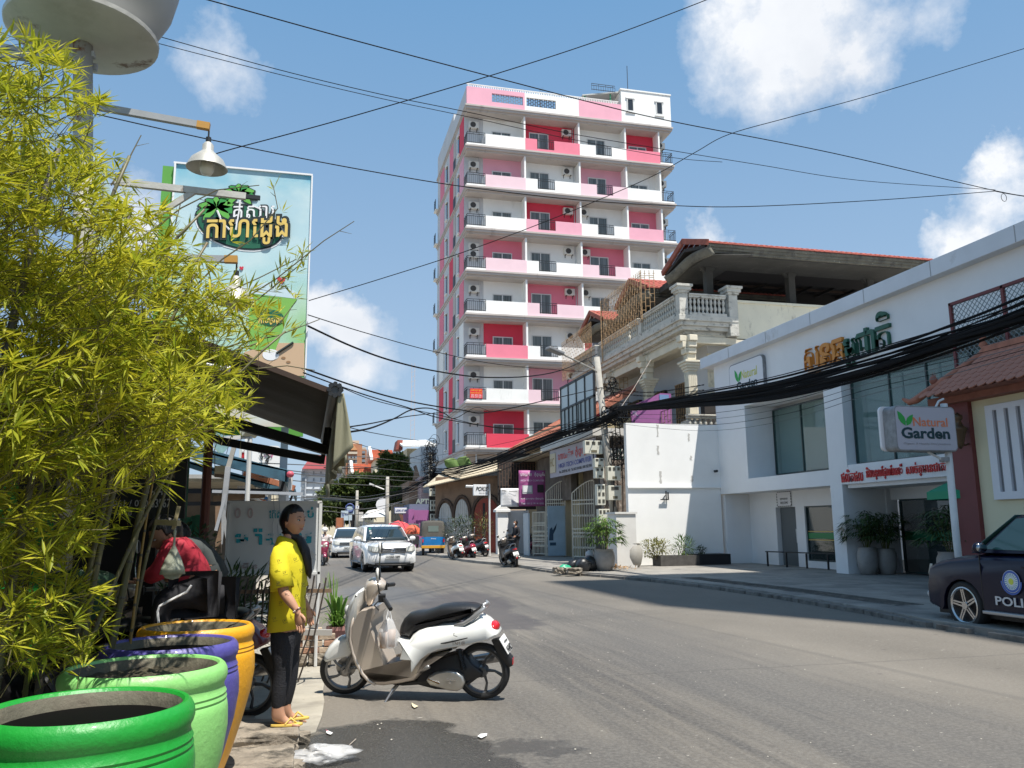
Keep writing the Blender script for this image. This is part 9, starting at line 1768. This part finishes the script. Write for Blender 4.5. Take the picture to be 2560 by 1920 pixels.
wire([(300,83),(335,92),(600,160),(820,212),(1000,250),(1230,300),(1450,340),(1560,350)],Aa,Bb,.005,'lower of two thin parallel wires behind the bell lamp')
wire([(170,238),(400,290),(600,332),(800,370),(1000,403),(1250,432),(1450,444),(1620,446),(1900,432),(2150,413)],Aa,Bb,.0075,'wire passing just above the billboard and sagging over the villa roof')
wire([(2240,97),(2212,105),(1900,200),(1710,252),(1575,290),(1500,330),(1400,385),(1200,470),(1000,545),(820,603),(665,650)],(-2,15),(18,13),.008,'wire from the right edge that crosses the tower and ends at the billboard')
wire([(665,680),(800,722),(950,762),(1100,790),(1290,805)],(0,14),(11.5,31),.009,'thin wire from the billboard to the leaning pole, upper one')
wire([(665,704),(760,748),(850,780),(950,803),(1050,815),(1150,812),(1220,797),(1290,765)],(0,14),(11.5,31),.018,'thick sagging cable from the billboard to the top of the leaning pole')
wire([(660,797),(800,845),(900,870),(1000,886),(1060,890),(1200,860),(1310,835)],(0,14),(11.5,31),.016,'thick cable from below the billboard past the red letting banner')
wire([(655,805),(780,850),(880,880),(960,905),(1100,925),(1200,920),(1330,905)],(0,14),(11.5,31),.012,'cable running just below the red letting banner')
wire([(740,838),(800,862),(870,880),(950,897),(1080,925),(1240,930),(1340,915)],(2,20),(11.5,31),.010,'second cable running just below the red letting banner')
wire([(740,935),(800,925),(850,905),(890,885),(930,882),(960,893),(985,903),(1030,880),(1060,890)],(2,20),(9,45),.020,'kinked cable looping left of the tower foot')
wire([(735,925),(800,915),(850,905),(900,897),(980,890),(1060,890)],(2,20),(9,45),.014,'straight dark cable left of the tower foot')
wire([(2150,413),(2175,418),(2212,424),(2230,427)],Aa,Bb,.010,'short cable end at the right edge of the sky'); 
q=MB(); c=pV(*K('F',2168,422),Aa,Bb); q.tube([c+Vector((.07*math.cos(R(i*30)),0,.09*math.sin(R(i*30))-.05)) for i in range(13)],.006,5,False); tag(O('cable_loop',q,CAB),'small coiled loop on the wires near the right edge','wire',SKYG)
for i,(ya,yb,ym) in enumerate(((1000,1020,1012),(1008,1030,1030),(1014,1040,1035),(1090,1075,1100),(960,1000,990),(1080,1060,1080),(1030,1052,1050),(1120,1070,1110))):
    wire([(560,ya),(700,ym-6),(800,ym-2),(900,yb),(925,yb-4)],(-.5,16),(8,52),.010,'thin grey wire over the far street, one of eight low parallel ones',CAG,group='thin wires low over the far street')
for i,(x0,y0,x1,y1) in enumerate(((640,880,960,960),(640,900,940,1000),(930,1000,1340,905),(940,985,1335,880),(935,1015,1330,930),(1100,925,1250,905),(700,1010,940,975))):
    wire([(x0,y0),((x0+x1)/2,(y0+y1)/2+14),(x1,y1)],(-.5,16) if x0<900 else (8,52),(8,52) if x0<900 else (11.5,31),.009 if i%2 else .013,('lower','higher','middle','lowest','top','short','last')[i]+' of the thin wires strung between the leaning pole and the far pole' if x0>900 else 'slanting wire left of the tower foot',CAB,group='slack wires round the tower foot')
# thick bundle on the right hand side
BXP=11.25; bundle=T('cable_bundle',(11.3,20,6),'thick sagging bundle of black cables along the shop front to the leaning pole','cables'); random.seed(9)
mid=[(1545,1022),(1650,1006),(1750,988),(1850,972),(1955,951),(2060,924),(2160,897),(2260,868),(2360,838),(2460,808),(2560,775)]
for i in range(26):
    o=random.gauss(0,1); s=random.uniform(-.5,1.3); P=[]
    for k,(x,y) in enumerate(mid):
        u=k/10; w_=5+34*u; off=o*w_*.45+ (s*26*math.sin(PI*u)); off=max(-45*u-8,min(50*u+26,off)); P.append(pX(x,y+off,BXP+.12*math.sin(i*2.1+k*.7)))
    P.append(P[-1]+(P[-1]-P[-2])*4); q=MB(); q.tube(smooth_(P,4),random.choice((.012,.016,.02,.026,.032)),5); O('cable',q,CAB,bundle)
for i,(ya,yb,r) in enumerate(((1110,870,.010),(1130,905,.009),(1090,890,.008),(1060,845,.009))):
    P=[pX(1545,1035+8*i,BXP),pX(1750,1035+14*i,BXP),pX(1955,1005+16*i,BXP),pX(2160,948+14*i,BXP),pX(2360,905+12*i,BXP),pX(2560,855+10*i,BXP)]; P.append(P[-1]+(P[-1]-P[-2])*4); q=MB(); q.tube(smooth_(P,5),.007,4); O('cable',q,CAG if i%2 else CAB,bundle)
# ropes of twisted cable into the villa
for i,(y0,y1,y2) in enumerate(((965,985,962),(975,993,975),(1000,1003,990))):
    P=[pV(1500,y0,(11.4,31.2),(16.5,33)),pV(1620,(y0+y1)/2+6,(11.4,31.2),(16.5,33)),pV(1760,y2,(11.4,31.2),(16.5,33))]; q=MB(); S_=smooth_(P,24)
    for s in (0,1): q.tube([p+Vector((0,.018*math.cos(j*1.1+s*PI),.018*math.sin(j*1.1+s*PI))) for j,p in enumerate(S_)],.014,4)
    tag(O('twisted_cable',q,CAB),['highest twisted cable from the leaning pole towards the villa column','middle twisted cable from the leaning pole towards the villa column','lowest twisted cable from the leaning pole towards the villa banner'][i],'cable','twisted cables between pole and villa')
q=MB(); q.tube([pV(*K('E',1465,-5),(12,31.2),(16,32.5)),pV(*K('E',1200,440),(12,31.2),(16,32.5)),pV(*K('E',970,775),(12,31.2),(16,32.5))],.013,5); tag(O('stay_rope',q,CAW),'pale rope slanting down from the villa balcony to the cables','rope')
# the bundle that runs on to the far pole
b2=T('cable_bundle',(9.6,42,5),'dark tangle of cables running from the leaning pole to the far cable-wrapped pole','cables'); A1_,B1_=(11.45,31.2),(7.9,52.5); random.seed(19)
m2_=[(1548,1040),(1500,1060),(1450,1078),(1400,1094),(1350,1112),(1300,1132),(1240,1158),(1180,1176),(1120,1190),(1078,1192)]
for i in range(22):
    o=random.gauss(0,1); s=random.uniform(-.6,1.2); P=[]
    for k,(x,y) in enumerate(m2_): u=k/9; P.append(pV(x,y+o*(7+3*math.sin(PI*u))*.9+s*14*math.sin(PI*u)-6*(i%3),A1_,B1_)+Vector((.1*math.sin(i),0,0)))
    q=MB(); q.tube(smooth_(P,3),random.choice((.012,.018,.025)),4); O('cable',q,CAB,b2)
b3=T('cable_bundle',(6,60,4),'dim tangle of cables from the far pole on down the street','cables'); m3_=[(1080,1190),(1040,1212),(1000,1232),(975,1240)]
for i in range(14):
    o=random.gauss(0,1); P=[pV(x,y+o*6+6*math.sin(k+i),(7.9,52.5),(4.6,62)) for k,(x,y) in enumerate(m3_)]; q=MB(); q.tube(smooth_(P,4),.022,4); O('cable',q,CAB,b3)
for i in range(8):
    o=random.gauss(0,1); P=[pV(x,y+o*5,(4.6,62),(-1,75)) for x,y in ((975,1238),(900,1250),(820,1246),(760,1250))]; q=MB(); q.tube(smooth_(P,4),.02,4); O('cable',q,CAG,b3)
# loose coils on the leaning pole and on the far pole
def coils(c,n,r,seed,lab,th=.011,sp=(.2,.15,.35)):
    random.seed(seed); t=T('cable_coils',tuple(c),lab,'cables')
    q=MB()
    for i in range(n):
        p=Vector(c)+Vector((random.uniform(-1,1)*sp[0],random.uniform(-1,1)*sp[1],random.uniform(-1,1)*sp[2])); P=[]; a0=random.uniform(0,6); rr=r*random.uniform(.3,1); 
        for k in range(7): P.append(p+Vector((rr*math.cos(a0+k*.9),.4*rr*math.sin(a0*2+k),rr*math.sin(a0+k*.9)*random.uniform(.8,1.4)-.05*k*rr)))
        q.tube(smooth_(P,3),th*random.choice((.7,1,1.4)),4)
    O('loops',q,CAB,t,kind='stuff')
coils(pY(1530,965,31.0),22,.20,1,'snarl of loose cable loops at the collar of the leaning pole'); coils(pY(1545,1040,31.0),50,.30,2,'dense knot of cables where the bundles meet the leaning pole',.014,(.45,.2,.18)); coils(pY(1548,1150,31.0),30,.30,3,'hanging cable loops around the meter boxes of the leaning pole',.010,(.2,.15,.9)); coils(pY(1560,1330,30.7),12,.25,4,'coil of cable low on the leaning pole above the palm',.014,(.1,.1,.25))
coils(pY(*K('C',1325,440),52.3),80,.34,5,'spiky tangle of cables wrapped round the far pole',.014,(.3,.3,1.3))
for k in ((1548,1050,1556,1380),(1538,1060,1542,1400),(1560,1060,1572,1250),(1530,1080,1532,1300)):
    P=[pY(k[0],k[1],31.0),pY((k[0]+k[2])/2+5,(k[1]+k[3])/2,30.95),pY(k[2],k[3],31.0)]; q=MB(); q.tube(smooth_(P,5),.02,5); tag(O('down_cable',q,CAB),'black cable running down the leaning pole among the meter boxes','cable','cables down the leaning pole')
q=MB(); P=[pY(*K('W',80,215),30.9),pY(*K('W',150,240),30.9),pY(*K('W',210,300),30.9),pY(*K('W',245,345),30.9)]; q.tube(smooth_(P,5),.022,5); tag(O('service_cable',q,CAB),'thick cable arching from the pole down to the blank wall edge','cable')
# litter on the road
LIT=M('paper_white',(.80,.80,.78),.6); 
def flake(pts,z,m,lab,nm='paper_scrap',cat='litter',crumple=.008):
    random.seed(len(lab)); P=[pZ(*K('J',*p),.004) for p in pts]; c=sum(P,Vector((0,0,0)))/len(P); q=MB(); q.add([c+Vector((0,0,.012))]+[p+Vector((0,0,random.uniform(.002,crumple+.004))) for p in P],[(0,i+1,(i+1)%len(P)+1) for i in range(len(P))]); return tag(O(nm,q,m),lab,cat)
flake([(425,705),(440,695),(488,715),(465,732),(430,722)],0,LIT,'small white paper scrap with a red edge on the wet patch'); flake([(420,690),(450,700),(440,708)],0,M('paper_red',(.6,.05,.12),.6),'thin red edge of packet lying on the white paper scrap','packet_edge')
flake([(1820,745),(1850,722),(1910,725),(1905,740),(1855,765)],0,LIT,'crumpled white paper scrap on the dry road right of the wet patch'); flake([(1212,440),(1235,445),(1275,470),(1240,485),(1218,470)],0,M('leaf_pale',(.62,.55,.38),.7),'pale fallen leaf on the road below the white scooter','fallen_leaf','leaf')
random.seed(6); c=pZ(*K('J',390,985)); q=blob((0,0,0),1,1,1,77,.25,26,16); random.seed(3)
q.v=[(c.x+x*.20+.03*math.sin(9*z),c.y+y*.14,.02+max(0,(z+.6))*.055+.012*math.sin(14*x)*math.sin(11*y)) for x,y,z in q.v]; tag(O('plastic_bag',q,CLB,smooth=True),'crumpled clear plastic bag lying in the gutter by the broken kerb','bag')
random.seed(77)
sc1=MB()
for i in range(170):
    x=random.uniform(.1,6.5); y=random.uniform(5.2,16); s=random.uniform(.003,.009)
    sc1.add([(x-s,y,.006),(x,y-s,.004),(x+s*1.3,y+s*.3,.006),(x,y+s,.009)],[(0,1,2,3)])
tag(O('road_grit',sc1,M('grit_pale',(.42,.39,.33),.9)),kind='stuff')
for i,(a,b) in enumerate((((640,820),(700,765)),((205,890),(232,850)),((1125,215),(1140,225)))): 
    p,q_=pZ(*K('J',*a),.01),pZ(*K('J',*b),.012); q=MB(); q.tube([p,q_],.004,4); tag(O('straw',q,CAW),['thin pale drinking straw lying on the wet patch','dry grass stalk at the broken kerb edge','short pale straw lying near the scooter stand'][i],'litter')
